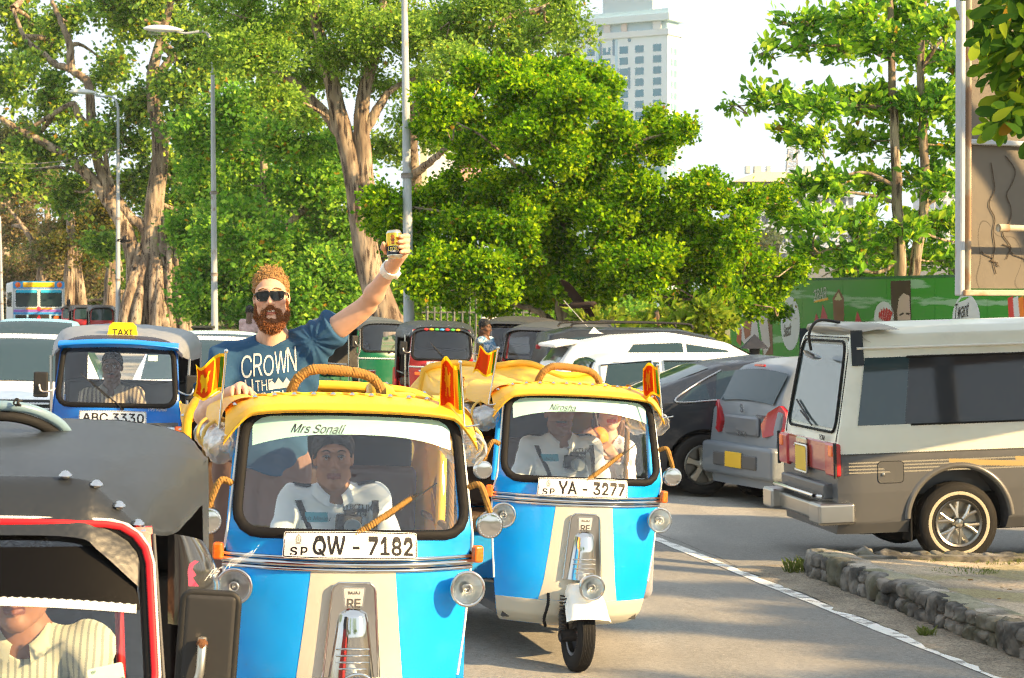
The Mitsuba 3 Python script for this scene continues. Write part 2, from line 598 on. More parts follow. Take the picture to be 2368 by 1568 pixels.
# ------------------------------------------------------------------ ground, road, markings, island
def asphalt(p, n, uv):
    g = fbm(p.x * 0.9, p.y * 0.35, 0, 4)
    s = noise(p.x * 160, p.y * 160, p.z)
    s2 = noise(p.x * 45, p.y * 45, 3.0)
    c = mix((0.2, 0.195, 0.18), (0.32, 0.305, 0.275), smoothstep(0.3, 0.75, g))
    c = c * (0.72 + 0.34 * s + 0.24 * s2)
    tar = smoothstep(0.010, 0.004, dr.abs(p.x + 0.21 * p.y - 5.35 + 0.05 * noise(p.y * 2.0, 1.0)))
    chip = smoothstep(0.93, 0.97, noise(p.x * 70, p.y * 70, 6.0))
    return mix(c * (1 - 0.55 * tar), (0.45, 0.42, 0.36), chip * 0.5)


def b_asphalt(p, n, uv):
    return 0.004 * noise(p.x * 160, p.y * 160, 0) + 0.004 * noise(p.x * 60, p.y * 60, 0)


def dirt(p, n, uv):
    g = fbm(p.x * 1.3, p.y * 1.3, 0, 4)
    s = noise(p.x * 70, p.y * 70, 1.0)
    dry = smoothstep(0.5, 0.62, fbm(p.x * 2.2 + 9, p.y * 2.2, 2.0, 3))
    c = mix((0.2, 0.17, 0.13), (0.36, 0.3, 0.22), smoothstep(0.3, 0.7, g))
    return mix(c, (0.25, 0.22, 0.1), dry * 0.6) * (0.75 + 0.5 * s)


def b_dirt(p, n, uv):
    return 0.03 * fbm(p.x * 9, p.y * 9, 0, 4)


def park(p, n, uv):
    g = fbm(p.x * 0.5, p.y * 0.5, 0, 4)
    return mix((0.16, 0.13, 0.08), (0.08, 0.12, 0.04), smoothstep(0.4, 0.6, g))


def worn_white(p, n, uv):
    s = fbm(p.x * 14, p.y * 14, 0, 4)
    return mix((0.28, 0.27, 0.25), (0.62, 0.62, 0.58), smoothstep(0.3, 0.5, s))


def stone_col(p, n, uv):
    g = fbm(p.x * 9, p.y * 9, p.z * 9, 4)
    m = smoothstep(0.5, 0.65, fbm(p.x * 3, p.y * 3, p.z * 3, 3))
    return mix(mix((0.05, 0.05, 0.047), (0.21, 0.2, 0.18), smoothstep(0.3, 0.7, g)), (0.12, 0.12, 0.07), m * 0.5)


def b_stone(p, n, uv):
    return 0.03 * fbm(p.x * 22, p.y * 22, p.z * 22, 4)


def bumped(name, col, bump, rough=0.9, eps=0.003):
    scene[name] = two({'type': 'bumpmap', 'arbitrary': proc(bump, eps), 'scale': 1.0, 'nested': {'type': 'principled', 'base_color': proc(col), 'roughness': rough, 'specular': 0.3}})


bumped('asphalt', asphalt, b_asphalt, 0.85)
bumped('dirt', dirt, b_dirt, 0.95)
def grit(p, n, uv):
    s = noise(p.x * 90, p.y * 90, 1.0)
    return mix((0.12, 0.105, 0.085), (0.3, 0.26, 0.2), fbm(p.x * 5, p.y * 5, 4.0, 4)) * (0.6 + 0.7 * s)


def cap_col(p, n, uv):
    g = fbm(p.x * 6, p.y * 6, p.z * 6, 4)
    return mix(mix((0.13, 0.12, 0.1), (0.34, 0.31, 0.26), smoothstep(0.3, 0.65, g)), (0.16, 0.17, 0.09), smoothstep(0.55, 0.65, fbm(p.x * 2.5, p.y * 2.5, 8.0, 3)) * 0.5) * (0.75 + 0.5 * noise(p.x * 80, p.y * 80, p.z * 80))


bumped('cap_stone', cap_col, b_stone, 0.95)
bumped('grit', grit, b_dirt, 0.95)
bumped('stone', stone_col, b_stone, 0.9)
scene['park_soil'] = two({'type': 'principled', 'base_color': proc(park), 'roughness': 1.0, 'specular': 0.1})
scene['road_paint'] = two({'type': 'principled', 'base_color': proc(worn_white), 'roughness': 0.8, 'specular': 0.3})

xs = np.array([-850, -120, -40, -12, -4.5, 4.5, 12, 40, 120, 850.0])
ys = np.array([-200, -60, -10, 0, 5, 10, 20, 40, 80, 160, 400, 800.0])
gx, gy = np.meshgrid(xs, ys, indexing='ij')
struct('ground', grid(np.stack([gx, gy, slope(gx) - 0.06], -1)), 'park_soil')
ry = np.linspace(-30, 260, 60)
left = -14 - 0.3 * np.clip(ry - 15, 0, None) - 0.0
right = 26 - 0.9 * np.clip(ry - 24, 0, None)
right = np.maximum(right, -0.9 - 0.32 * np.clip(ry - 42, 0, None) + 0.4)
rows = []
for yy, a, b in zip(ry, left, right):
    rows.append([(x, yy, float(slope(x))) for x in np.unique(np.concatenate([np.linspace(a, b, 14)]))])
struct('road', grid(np.array(rows)), 'asphalt')

# the worn white edge line
la, lb = G(1556, 1262), G(2311, 1566)
ld = (lb - la)[:2]; ld /= np.linalg.norm(ld)
nn = np.array([-ld[1], ld[0]])
st = []
for t in np.linspace(-9.0, 16, 80):
    c = la[:2] + ld * t
    w = 0.058 + 0.006 * math.sin(t * 3.1) + 0.004 * math.sin(t * 11)
    if t < 0:
        c = c + nn * (-0.004 * t * t)
    st.append([(c[0] + s * w * nn[0], c[1] + s * w * nn[1], float(slope(c[0] + s * w * nn[0])) + 0.005) for s in (-1, 1)])
struct('edge_line', grid(np.array(st)), 'road_paint')

# grit washed against the kerb
# raised island: rubble kerb of separate stones round a dirt top
ia, ib = G(1868, 1334), G(2367, 1530)
idir = (ib - ia)[:2]; idir /= np.linalg.norm(idir)
inorm = np.array([idir[1], -idir[0]])
if inorm[0] > 0:
    inorm = -inorm
corner = ia[:2]
near_end = corner + idir * 9.5
far_dir = np.array([0.985, 0.17])
isl = [corner, near_end, near_end + np.array([7, -1.0]), corner + far_dir * 8.5]
zt = 0.195
gxn = 40
top = []
for a in np.linspace(0, 1, gxn):
    e0 = corner * (1 - a) + near_end * a
    e1 = (corner + far_dir * 8.5) * (1 - a) + (near_end + np.array([7, -1.0])) * a
    row = []
    for b in np.linspace(0.012, 1, 50):
        q = e0 * (1 - b) + e1 * b
        edge = min(b * 7, a * 9, 1)
        h = zt + float(slope(q[0])) - 0.03 + 0.05 * (meshkit.fbm(np.array([q[0] * 1.5, q[1] * 1.5, 0.0]), 3) - 0.5)
        row.append((q[0], q[1], h))
    top.append(row)
struct('island_soil', grid(np.array(top)), 'dirt', smooth=True)
kerb = Thing('kerb_wall', 'rough low rubble stone kerb round the raised dirt island on the right', 'kerb')
rs_c = np.random.default_rng(2)


def stone(r, c, seed, s):
    m = trimesh.creation.icosphere(subdivisions=2, radius=1.0)
    v = m.vertices.copy()
    v = np.sign(v) * np.abs(v) ** 0.6
    v *= 1 + 0.6 * (meshkit.fbm(v * 1.9 + seed * 7.3, 3, seed) - 0.5)[:, None]
    return tm(v * r * np.asarray(s) + c, m.faces)


def wall_run(p0, d, nrm, length, zb, seed):
    rs = np.random.default_rng(seed)
    t = 0.0
    while t < length:
        w = rs.uniform(0.11, 0.24)
        two_rows = rs.random() < 0.55
        hs = [(0.05, 0.11), (0.155, 0.09)] if two_rows else [(0.1, 0.2)]
        for (zc, hh) in hs:
            q = p0 + d * (t + w / 2) - nrm * (0.03 + rs.uniform(-0.012, 0.012))
            z = float(slope(q[0])) + zc + rs.uniform(-0.01, 0.015)
            m = stone(1.0, (0, 0, 0), int(rs.integers(1e6)), (w * 0.53, rs.uniform(0.07, 0.1), hh * 0.56))
            M = rot('z', math.degrees(math.atan2(d[1], d[0])))
            M[:3, 3] = (q[0], q[1], z)
            kerb.part('stone', m, 'stone', smooth=60, M=M)
        t += w * 0.94
    q0, q1 = p0 - nrm * 0.07, p0 + d * length - nrm * 0.07
    pts = [q0 + nrm * 0.085, q1 + nrm * 0.085, q1 - nrm * 0.12, q0 - nrm * 0.12]
    zz = [float(slope(a[0])) for a in pts]
    v = [(a[0], a[1], z - 0.02) for a, z in zip(pts, zz)] + [(a[0], a[1], z + zt - 0.015) for a, z in zip(pts, zz)]
    return tm(v, [[0, 1, 5, 4], [1, 2, 6, 5], [2, 3, 7, 6], [3, 0, 4, 7], [4, 5, 6, 7]])


c1 = wall_run(corner, idir, inorm, 9.3, 0, 5)
c2 = wall_run(corner, far_dir, np.array([-far_dir[1], far_dir[0]]), 3.6, 0, 9)
cap = []
for i, f in enumerate(np.linspace(-0.004, 1, 130)):
    q = corner + idir * 9.3 * f
    w0, w1 = -0.005 + 0.03 * rs_c.random(), 0.2 + 0.12 * meshkit.fbm(np.array([f * 50, 3.0, 0]), 3)
    z = float(slope(q[0])) + zt
    pts_ = [np.r_[q + inorm * w0, z - 0.035], np.r_[q + inorm * (w0 - 0.01), z + 0.004 + 0.012 * rs_c.random()], np.r_[q - inorm * w1 * 0.5, z + 0.01 + 0.01 * rs_c.random()], np.r_[q - inorm * w1, z - 0.004], np.r_[q - inorm * (w1 + 0.02), z - 0.03]]
    cap.append(pts_)
kerb.part('capping', grid(np.array(cap)), 'cap_stone', smooth=25)
kerb.part('mortar', c1, 'stone', smooth=False)
kerb.part('mortar', c2, 'stone', smooth=False)

rs = np.random.default_rng(12)
gut = []
for i, f in enumerate(np.linspace(-0.06, 1.0, 90)):
    q = corner + idir * 9.3 * f
    w = 0.3 + 0.16 * meshkit.fbm(np.array([f * 40, 1.0, 0]), 3) + 0.02 * rs.random()
    gut.append([(q[0] + inorm[0] * w * g, q[1] + inorm[1] * w * g, float(slope(q[0] + inorm[0] * w * g)) + 0.006 + 0.02 * (1 - g)) for g in (0, 0.35, 0.7, 1.0)])
struct('gutter_dirt', grid(np.array(gut)), 'grit')
# grass on the island and at the kerb's foot
def tuft(c, n, h, spread, rs):
    V, F = [], []
    for i in range(n):
        a = rs.uniform(0, 2 * math.pi); r = spread * math.sqrt(rs.random())
        b = np.array([c[0] + r * math.cos(a), c[1] + r * math.sin(a), c[2]])
        hh = h * rs.uniform(0.5, 1.2); a2 = rs.uniform(0, 2 * math.pi)
        lean = np.array([math.cos(a2), math.sin(a2), 0]) * hh * rs.uniform(0.2, 0.8)
        w = np.array([-math.sin(a2), math.cos(a2), 0]) * 0.004
        k = len(V)
        V += [b - w, b + w, b + lean * 0.4 + [0, 0, hh * 0.7], b + lean + [0, 0, hh]]
        F += [[k, k + 1, k + 2], [k, k + 2, k + 3]]
    return tm(V, F)


rs = np.random.default_rng(3)
gt = []
for (U, V, n, h, sp) in ((1850, 1330, 90, 0.13, 0.12), (2170, 1290, 160, 0.03, 0.22), (2120, 1296, 130, 0.03, 0.2), (2300, 1300, 200, 0.04, 0.3), (2230, 1325, 200, 0.03, 0.25),
                         (2150, 1330, 120, 0.02, 0.2), (2350, 1297, 160, 0.05, 0.25), (2145, 1475, 60, 0.07, 0.05)):
    g0 = G(U, V)
    z = float(slope(g0[0])) + (0.16 if V < 1330 and U > 1860 else 0.0)
    p = P(U, V, (CAM_H - z) * FPX / (V - 700))
    gt.append(tuft((p[0], p[1], z), n, h, sp, rs))
g = cat(gt)
solo('grass_tufts', 'sparse green and dry grass tufts on the dirt island and at its kerb', 'grass', g, 'leaf', (0.16, 0.2, 0.05), False, kind='stuff')
# fallen leaves
V, F = [], []
for i in range(260):
    b = rs.uniform(0.02, 0.6); a = rs.uniform(0, 1)
    q = (corner * (1 - a) + near_end * a) * (1 - b) + ((corner + far_dir * 8.5) * (1 - a) + (near_end + np.array([7, -1.0])) * a) * b
    z = float(slope(q[0])) + zt + 0.015
    t = rs.uniform(0, 6.28); L = rs.uniform(0.015, 0.04)
    dx, dy = np.array([math.cos(t), math.sin(t), 0]) * L, np.array([-math.sin(t), math.cos(t), 0.3]) * L * 0.45
    c = np.array([q[0], q[1], z]); k = len(V)
    V += [c - dx, c + dy, c + dx, c - dy]; F += [[k, k + 1, k + 2], [k, k + 2, k + 3]]
solo('fallen_leaves', 'dry brown leaves scattered over the dirt island', 'leaves', tm(V, F), 'leaf', (0.3, 0.17, 0.07), False, kind='stuff')
# ------------------------------------------------------------------ auto rickshaws
BLUE, BEIGE, YELLOW, ROPE = (0.0, 0.35, 0.92), (0.52, 0.51, 0.43), (0.82, 0.44, 0.03), (0.36, 0.2, 0.06)
CHROME, BLACK, RUBBER, TAN = (0.66, 0.65, 0.63), (0.012, 0.012, 0.013), (0.018, 0.018, 0.019), (0.62, 0.38, 0.13)
STEEL = (0.6, 0.6, 0.58)
YZ = np.array([(0.24, 0.13), (0.27, 0.07), (0.31, 0.03), (0.38, 0.01), (0.5, 0.0), (0.97, 0.0), (1.06, 0.012), (1.1, 0.03), (1.6, 0.19), (1.7, 0.23)])
WZ = np.array([(0.24, 0.375), (0.27, 0.41), (0.32, 0.432), (0.45, 0.455), (0.7, 0.482), (0.97, 0.5), (1.06, 0.495), (1.12, 0.487), (1.6, 0.44), (1.7, 0.43)])


def front_y(x, z):
    w = np.interp(z, WZ[:, 0], WZ[:, 1])
    b = np.interp(z, [0.3, 1.0, 1.1, 1.6], [0.2, 0.19, 0.1, 0.08])
    return np.interp(z, YZ[:, 0], YZ[:, 1]) + b * np.abs(x / w) ** 2.3


def on_front(x, z, off=0.0):
    """A point of the front skin, moved off it by off metres."""
    x, z = np.broadcast_arrays(np.asarray(x, float), np.asarray(z, float))
    y = front_y(x, z)
    e = 1e-3
    n = np.stack([-(front_y(x + e, z) - front_y(x - e, z)) / (2 * e), np.ones_like(x), -(front_y(x, z + e) - front_y(x, z - e)) / (2 * e)], -1)
    n = -n / np.linalg.norm(n, axis=-1, keepdims=True)
    return np.stack([x, y, z], -1) + off * n


def skin_patch(xl, xr, zs, nx, off, thick=0.004):
    """A sheet on the front skin between the edges xl(z) and xr(z), with a little thickness."""
    zs = np.asarray(zs)
    L, R = np.array([xl(z) for z in zs]), np.array([xr(z) for z in zs])
    X = L[:, None] + (R - L)[:, None] * np.linspace(0, 1, nx)[None]
    Z = np.repeat(zs[:, None], nx, 1)
    outer, inner = on_front(X, Z, off), on_front(X, Z, off - thick)
    a = grid(outer); a.invert()
    ring = lambda q: np.concatenate([q[0], q[1:, -1], q[-1, -2::-1], q[-2:0:-1, 0]])
    e = grid(np.stack([ring(outer), ring(inner)]), cv=True)
    return cat([a, e])


def flat_on_front(m, x0, z0, off):
    """Bends a flat xy mesh (its z is its height off the sheet) onto the front skin round (x0, z0)."""
    v = np.asarray(m.vertices)
    q = on_front(x0 + v[:, 0], z0 + v[:, 1], 0)
    nrm = on_front(x0 + v[:, 0], z0 + v[:, 1], 1.0) - q
    return tm(q + nrm * (off + v[:, 2:3]), m.faces)


def windscreen_loops(n=72, grow=0.0, zc=1.312, h=0.452, wb=0.91, wt=0.835, r=0.085):
    """Points of the rounded windscreen opening, in (x, z)."""
    p = rrect(1.0, h + 2 * grow, r + grow, 10)
    L = np.cumsum(np.r_[0, np.linalg.norm(np.diff(np.vstack([p, p[:1]]), axis=0), axis=1)])
    s = np.linspace(0, L[-1], n, endpoint=False)
    q = np.vstack([p, p[:1]])
    x = np.interp(s, L, q[:, 0]); z = np.interp(s, L, q[:, 1])
    # straight taper from bottom to top
    f = (z + h / 2) / h
    half = (wb + (wt - wb) * f) / 2 + grow
    x = np.sign(x) * (half - (0.5 - np.abs(x)))
    # arched upper edge
    z = z + np.where(z > 0, 0.018 * (1 - (x / 0.45) ** 2), 0)
    return x, z + zc


def front_shell(paint, style):
    zs = np.r_[np.linspace(0.245, 0.4, 9), np.linspace(0.45, 1.09, 14)]
    rows = []
    for z in zs:
        w = np.interp(z, WZ[:, 0], WZ[:, 1])
        xs = w * np.sin(np.linspace(-np.pi / 2, np.pi / 2, 41))
        row = list(on_front(xs, np.full(41, z)))
        e = row[-1]
        row.append((e[0] - 0.004, e[1] + 0.03, z)); row.insert(0, (row[0][0] + 0.004, row[0][1] + 0.03, z))
        row.append((e[0] - 0.04, e[1] + 0.035, z)); row.insert(0, (row[0][0] + 0.036, row[0][1] + 0.005, z))
        rows.append(row)
    m = grid(np.array(rows)); m.invert()
    return m


def screen_surround():
    n = 72
    xi, zi = windscreen_loops(n, 0.012)
    cx, cz = 0.0, 1.312
    lo, hi = 1.05, 1.548
    xo, zo = [], []
    for a, b in zip(xi, zi):
        dx, dz = a - cx, b - cz
        t = 50.0
        for k in np.linspace(0, 6, 1200):
            x, z = cx + dx * (1 + k), cz + dz * (1 + k)
            if z > hi or z < lo or abs(x) > np.interp(z, WZ[:, 0], WZ[:, 1]) - 0.002:
                t = k; break
        xo.append(cx + dx * (1 + t)); zo.append(cz + dz * (1 + t))
    xo, zo = np.array(xo), np.array(zo)
    R = [on_front(xi + (xo - xi) * f, zi + (zo - zi) * f) for f in (0, 0.3, 0.6, 1.0)]
    back = on_front(xo * 0.995, zo) + [0, 0.03, 0]
    m = grid(np.array([on_front(xi, zi) + [0, 0.03, 0]] + R + [back]), cv=True)
    return m


def headlamp(t, parent, c, r, yaw=0.0, pitch=0.0, shell='chrome', shellcol=CHROME, depth=0.1):
    """Round lamp: bowl, rim, reflector, bulb, ribbed glass; c is its front centre."""
    M = place(*c, yaw=yaw, pitch=pitch)
    lamp = t.part('headlamp', lathe([(0.001, -depth), (r * 0.45, -depth * 0.94), (r * 0.8, -depth * 0.6), (r * 0.98, -0.012), (r, 0.0)], 28, 'y'), shell, shellcol, True, parent, M=M)
    t.part('rim', torus(r * 0.97, r * 0.1, 36, 8), 'chrome', CHROME, True, lamp, M=M)
    t.part('reflector', lathe([(r * 0.9, 0.002), (r * 0.7, -0.03), (r * 0.35, -0.05), (0.001, -0.056)], 28, 'y'), 'metal', (0.8, 0.82, 0.82), True, lamp, M=M)
    t.part('bulb', cat([lathe([(0.001, 0.0), (0.006, -0.002), (0.008, -0.012), (0.014, -0.014), (0.014, -0.045)], 12, 'y'), torus(0.017, 0.004, 16, 6)]), 'metal', (0.5, 0.5, 0.5), True, lamp, M=M)
    nx = 61
    xs = np.linspace(-1, 1, nx)
    g = []
    for rr in np.linspace(0, 1, 8):
        a = np.linspace(0, 2 * np.pi, 60, endpoint=False)
        x, z = rr * np.cos(a) * r * 0.9, rr * np.sin(a) * r * 0.9
        y = -0.012 * (1 - rr ** 2) - 0.0012 * np.sin(x * 420)
        g.append(np.stack([x, y, z], 1))
    t.part('lens', grid(np.array(g), cv=True), 'glass', None, True, lamp, M=M)
    return lamp


def indicator(t, c, yaw=0.0):
    M = place(*c, yaw=yaw)
    i = t.part('indicator', cbox(0.042, 0.04, 0.07, (0, 0, 0), 0.012, 2), 'amber', None, 40, M=M)
    t.part('bracket', cat([box(0.03, 0.03, 0.02, (0, 0.03, 0)), box(0.05, 0.012, 0.05, (0, 0.022, 0))]), 'matte', BLACK, False, i, M=M)


def wheel_mesh(R, w, n=40):
    h = w / 2
    prof = [(R * 0.56, -h * 0.72), (R * 0.62, -h * 0.9), (R * 0.78, -h), (R * 0.92, -h * 0.92), (R * 0.975, -h * 0.7)]
    for k in range(-3, 4):
        z = k * h * 0.19
        prof += [(R * (1 - 0.012 * abs(k) / 3), z - h * 0.07), (R * (1 - 0.012 * abs(k) / 3), z + h * 0.07), (R * 0.972, z + h * 0.08), (R * 0.972, z + h * 0.11)]
    prof += [(R * 0.975, h * 0.7), (R * 0.92, h * 0.92), (R * 0.78, h), (R * 0.62, h * 0.9), (R * 0.56, h * 0.72)]
    return lathe(prof, n, 'x')


def disc_rim(R, w, n=28):
    h = w / 2
    return cat([lathe([(R * 0.58, -h * 0.78), (R * 0.5, -h * 0.7), (R * 0.46, -h * 0.2), (R * 0.2, -h * 0.3), (R * 0.17, -h * 0.6), (0.001, -h * 0.62)], n, 'x'),
                lathe([(0.001, h * 0.62), (R * 0.17, h * 0.6), (R * 0.2, h * 0.3), (R * 0.46, h * 0.2), (R * 0.5, h * 0.7), (R * 0.58, h * 0.78)], n, 'x')])


def plate(t, s, cx, cz, w, h, off, parent=None, prov=None, skin=True, M=None, ch=0.6):
    """A number plate with raised characters; bent to the front skin or flat."""
    bend = (lambda m, o: flat_on_front(m, cx, cz, o)) if skin else (lambda m, o: mv(xz(m), (cx, -o, cz)))
    pl = t.part('number_plate', bend(subdiv(extrude(rrect(w, h, 0.008, 4), 0.003), 0.04), off), 'plastic', (0.84, 0.85, 0.83), False, parent, M=M)
    rim = Polygon(rrect(w - 0.004, h - 0.004, 0.007, 4)).difference(Polygon(rrect(w - 0.012, h - 0.012, 0.005, 4)))
    t.part('border', bend(subdiv(extrude(rim, 0.001), 0.04), off + 0.003), 'satin', (0.05, 0.05, 0.05), False, pl, M=M)
    ms = []
    x0 = -w / 2 + 0.025
    if prov:
        a = text(prov[0], h * 0.34, 0.0015, True); b = text(prov[1], h * 0.34, 0.0015, True)
        ms += [mv(a, (x0, -h * 0.36, 0)), mv(b, (x0 + h * 0.38, -h * 0.36, 0))]
        # small round crest above the province letters
        ring = Point(0, 0).buffer(h * 0.11).difference(Point(0, 0).buffer(h * 0.06))
        crest = union_all([ring, Point(0, 0).buffer(h * 0.035), Point(0, h * 0.13).buffer(h * 0.035), Polygon([(-h * 0.11, -h * 0.14), (h * 0.11, -h * 0.14), (h * 0.08, -h * 0.1), (-h * 0.08, -h * 0.1)])])
        cm = cat([extrude(g, 0.001) for g in getattr(crest, 'geoms', [crest])])
        t.part('crest', bend(mv(cm, (x0 + h * 0.3, h * 0.24, 0)), off + 0.003), 'satin', (0.32, 0.32, 0.3), False, pl, M=M)
        x0 += h * 0.86
    m = text(s, h * ch, 0.002, True)
    b = m.bounds
    avail = w / 2 - 0.018 - x0
    v = np.array(m.vertices)
    v[:, 0] = (v[:, 0] - b[0][0]) * avail / (b[1][0] - b[0][0]) + x0
    v[:, 1] -= h * ch / 2
    ms.append(tm(v, m.faces))
    t.part('lettering', bend(subdiv(cat(ms), 0.05), off + 0.003), 'satin', (0.012, 0.012, 0.014), False, pl, M=M)
    return pl


def rope_twist(path, r, turns=90, amp=0.12):
    """A pipe bound with cord: its radius ripples along the path."""
    p = spline(path, turns * 2)
    rs = np.random.default_rng(len(path))
    rr = r * (1 + amp * (np.arange(len(p)) % 2) + 0.05 * rs.standard_normal(len(p)))
    return tube(p, rr, 12)


def cord_fuzz(path, r, n=160, seed=1):
    rs = np.random.default_rng(seed)
    p = spline(path, 60)
    V, F = [], []
    for i in range(n):
        c = p[rs.integers(len(p))]
        d = rs.standard_normal(3); d /= np.linalg.norm(d)
        e = rs.standard_normal(3); e /= np.linalg.norm(e)
        a = c + d * r
        k = len(V)
        V += [a, a + e * 0.0012, a + d * rs.uniform(0.004, 0.014) + e * 0.008]
        F += [[k, k + 1, k + 2]]
    return tm(V, F)


def round_mirror(t, base, elbow, c, yaw, r=0.054):
    M = place(*c, yaw=yaw)
    mir = t.part('mirror', lathe([(0.001, 0.0065), (r * 0.7, 0.006), (r * 0.93, 0.003), (r, -0.004), (r * 1.02, -0.03), (r * 0.98, -0.034), (0.001, -0.034)], 32, 'y'), 'chrome', CHROME, 30, M=M)
    pts = [ball(0.0032, (0.85 * r * math.cos(a), -0.0085, 0.85 * r * math.sin(a)), sub=1) for a in np.linspace(0, 2 * np.pi, 26, endpoint=False)]
    t.part('studs', cat(pts), 'chrome', (0.85, 0.85, 0.8), True, mir, M=M)
    top = np.array(c) + [0, 0.015, r * 0.95]
    path = [base, elbow, np.array(elbow) * 0.35 + top * 0.65 + [0, 0, 0.01], top]
    t.part('mirror_arm', cat([rope_twist(path, 0.0125, 36), cord_fuzz(path, 0.0125, 150, 3)]), 'rope', ROPE, True, mir)
    return mir


def stud_row(t, pts, parent, r=0.0085):
    m = cat([ball(r, (0, 0, 0), (1, 1, 0.9), 2), lathe([(r * 1.35, -r * 0.2), (r * 1.2, r * 0.2), (r * 0.9, r * 0.3)], 12)])
    for p in pts:
        M = np.eye(4); M[:3, 3] = p
        t.part('stud', m, 'chrome', CHROME, True, parent, M=M)


def wiper(t, pivot, tip, bound=True, off=0.02):
    """pivot, tip: (x, z) on the windscreen."""
    a = np.array(pivot); b = np.array(tip)
    pts = [on_front(*(a + (b - a) * f), off + 0.012 * math.sin(f * 3.1)) for f in np.linspace(0, 1, 9)]
    w = t.part('wiper', cat([tube(pts[:7], 0.005, 6), tube([pts[0] + [0, -0.01, 0], pts[0] + [0, 0.03, 0]], 0.014, 10)]), 'satin', BLACK, True)
    q0 = a + (b - a) * 0.42
    blade = [on_front(*(q0 + (b - q0) * f + np.array([0.006, -0.008])), off * 0.35) for f in np.linspace(-0.1, 1, 8)]
    t.part('blade', tube(blade, np.linspace(0.008, 0.005, 8), 4, flat=0.6), 'satin', (0.05, 0.05, 0.05), False, w)
    if bound:
        path = [pts[0], pts[2], pts[4], pts[5] * 0.6 + pts[6] * 0.4]
        t.part('cord_binding', cat([rope_twist(path, np.linspace(0.0135, 0.009, 80), 40, 0.16), cord_fuzz(path, 0.012, 260, 5)]), 'rope', ROPE, True, w)
    return w


def chassis(t, o):
    """Floor, sides, seats, rear wheels: what shows through the open sides and the windscreen."""
    col = o['body']
    t.part('floor', cat([box(0.8, 0.9, 0.05, (0, 0.65, 0.3)), box(1.14, 1.45, 0.05, (0, 1.78, 0.3))]), 'satin', (0.05, 0.05, 0.05), False)
    t.part('dashboard', cat([cbox(0.86, 0.16, 0.07, (0, 0.3, 0.97), 0.02, 2), cbox(0.86, 0.03, 0.6, (0, 0.3, 0.66), 0.01)]), 'satin', o.get('dash', (0.06, 0.07, 0.08)), 40)
    bar = spline([(-0.36, 0.5, 1.03), (-0.2, 0.46, 1.02), (0, 0.42, 0.99), (0.2, 0.46, 1.02), (0.36, 0.5, 1.03)], 20)
    hb = t.part('handlebar', cat([tube(bar, 0.014, 8), tube([(0, 0.42, 1.0), (0, 0.3, 0.7)], 0.03, 8)]), 'satin', (0.03, 0.03, 0.03), True)
    t.part('grip', tube(bar[:5], 0.02, 8), 'rubber', RUBBER, True, hb)
    t.part('grip', tube(bar[-5:], 0.02, 8), 'rubber', RUBBER, True, hb)
    t.part('speedometer', cbox(0.15, 0.09, 0.08, (0, 0.4, 1.02), 0.025, 2), 'satin', (0.04, 0.05, 0.05), 40)
    seat = o.get('seat', TAN)
    t.part('driver_seat', cat([cbox(0.5, 0.36, 0.1, (0, 0.84, 0.6), 0.03, 2), cbox(0.46, 0.05, 0.14, (0, 1.0, 0.74), 0.03, 2)]), 'vinyl', seat, 40)
    t.part('seat_box', box(0.5, 0.34, 0.26, (0, 0.84, 0.42)), 'paint', col, False)
    t.part('rear_seat', cat([cbox(1.1, 0.46, 0.13, (0, 1.82, 0.68), 0.04, 2), cbox(1.1, 0.1, 0.46, (0, 2.08, 0.98), 0.04, 2)]), 'vinyl', o.get('rear_seat', (0.07, 0.05, 0.04)), 40)
    t.part('rear_box', box(1.12, 0.6, 0.36, (0, 1.95, 0.5)), 'paint', col, False)
    for s in (-1, 1):
        # side panel: painted below, trimmed inside
        pts = [(1.0, 0.28), (2.5, 0.3), (2.5, 0.88), (1.98, 0.9), (1.7, 0.62), (1.0, 0.58)]
        m = extrude(pts, 0.03); v = m.vertices
        m = tm(np.stack([np.full(len(v), 0) + v[:, 2] + (0.6 if s > 0 else -0.63), v[:, 0], v[:, 1]], 1), m.faces)
        t.part('side_panel', m, 'paint', col, False)
        t.part('pillar', tube([(s * 0.475, 0.28, 1.05), (s * 0.445, 0.34, 1.5)], 0.015, 8), 'satin', col, True)
        t.part('rear_fender', lathe_half(s), 'satin', (0.04, 0.04, 0.045), 40)
        w = t.part('wheel', mv(wheel_mesh(0.205, 0.1, 32), (s * 0.56, 2.02, 0.205)), 'rubber', RUBBER, 40)
        t.part('hub', mv(disc_rim(0.205, 0.1), (s * 0.56, 2.02, 0.205)), 'metal', STEEL, 40, w)
    t.part('rear_wall', box(1.2, 0.04, 0.75, (0, 2.5, 0.68)), 'paint', col, False)


def lathe_half(s):
    a = np.linspace(0.1, np.pi - 0.1, 16)
    P_ = [[(s * 0.56 + dx, 2.02 + 0.25 * math.cos(x), 0.22 + 0.25 * math.sin(x)) for dx in (-0.09, -0.05, 0.05, 0.09)] for x in a]
    return grid(np.array(P_))


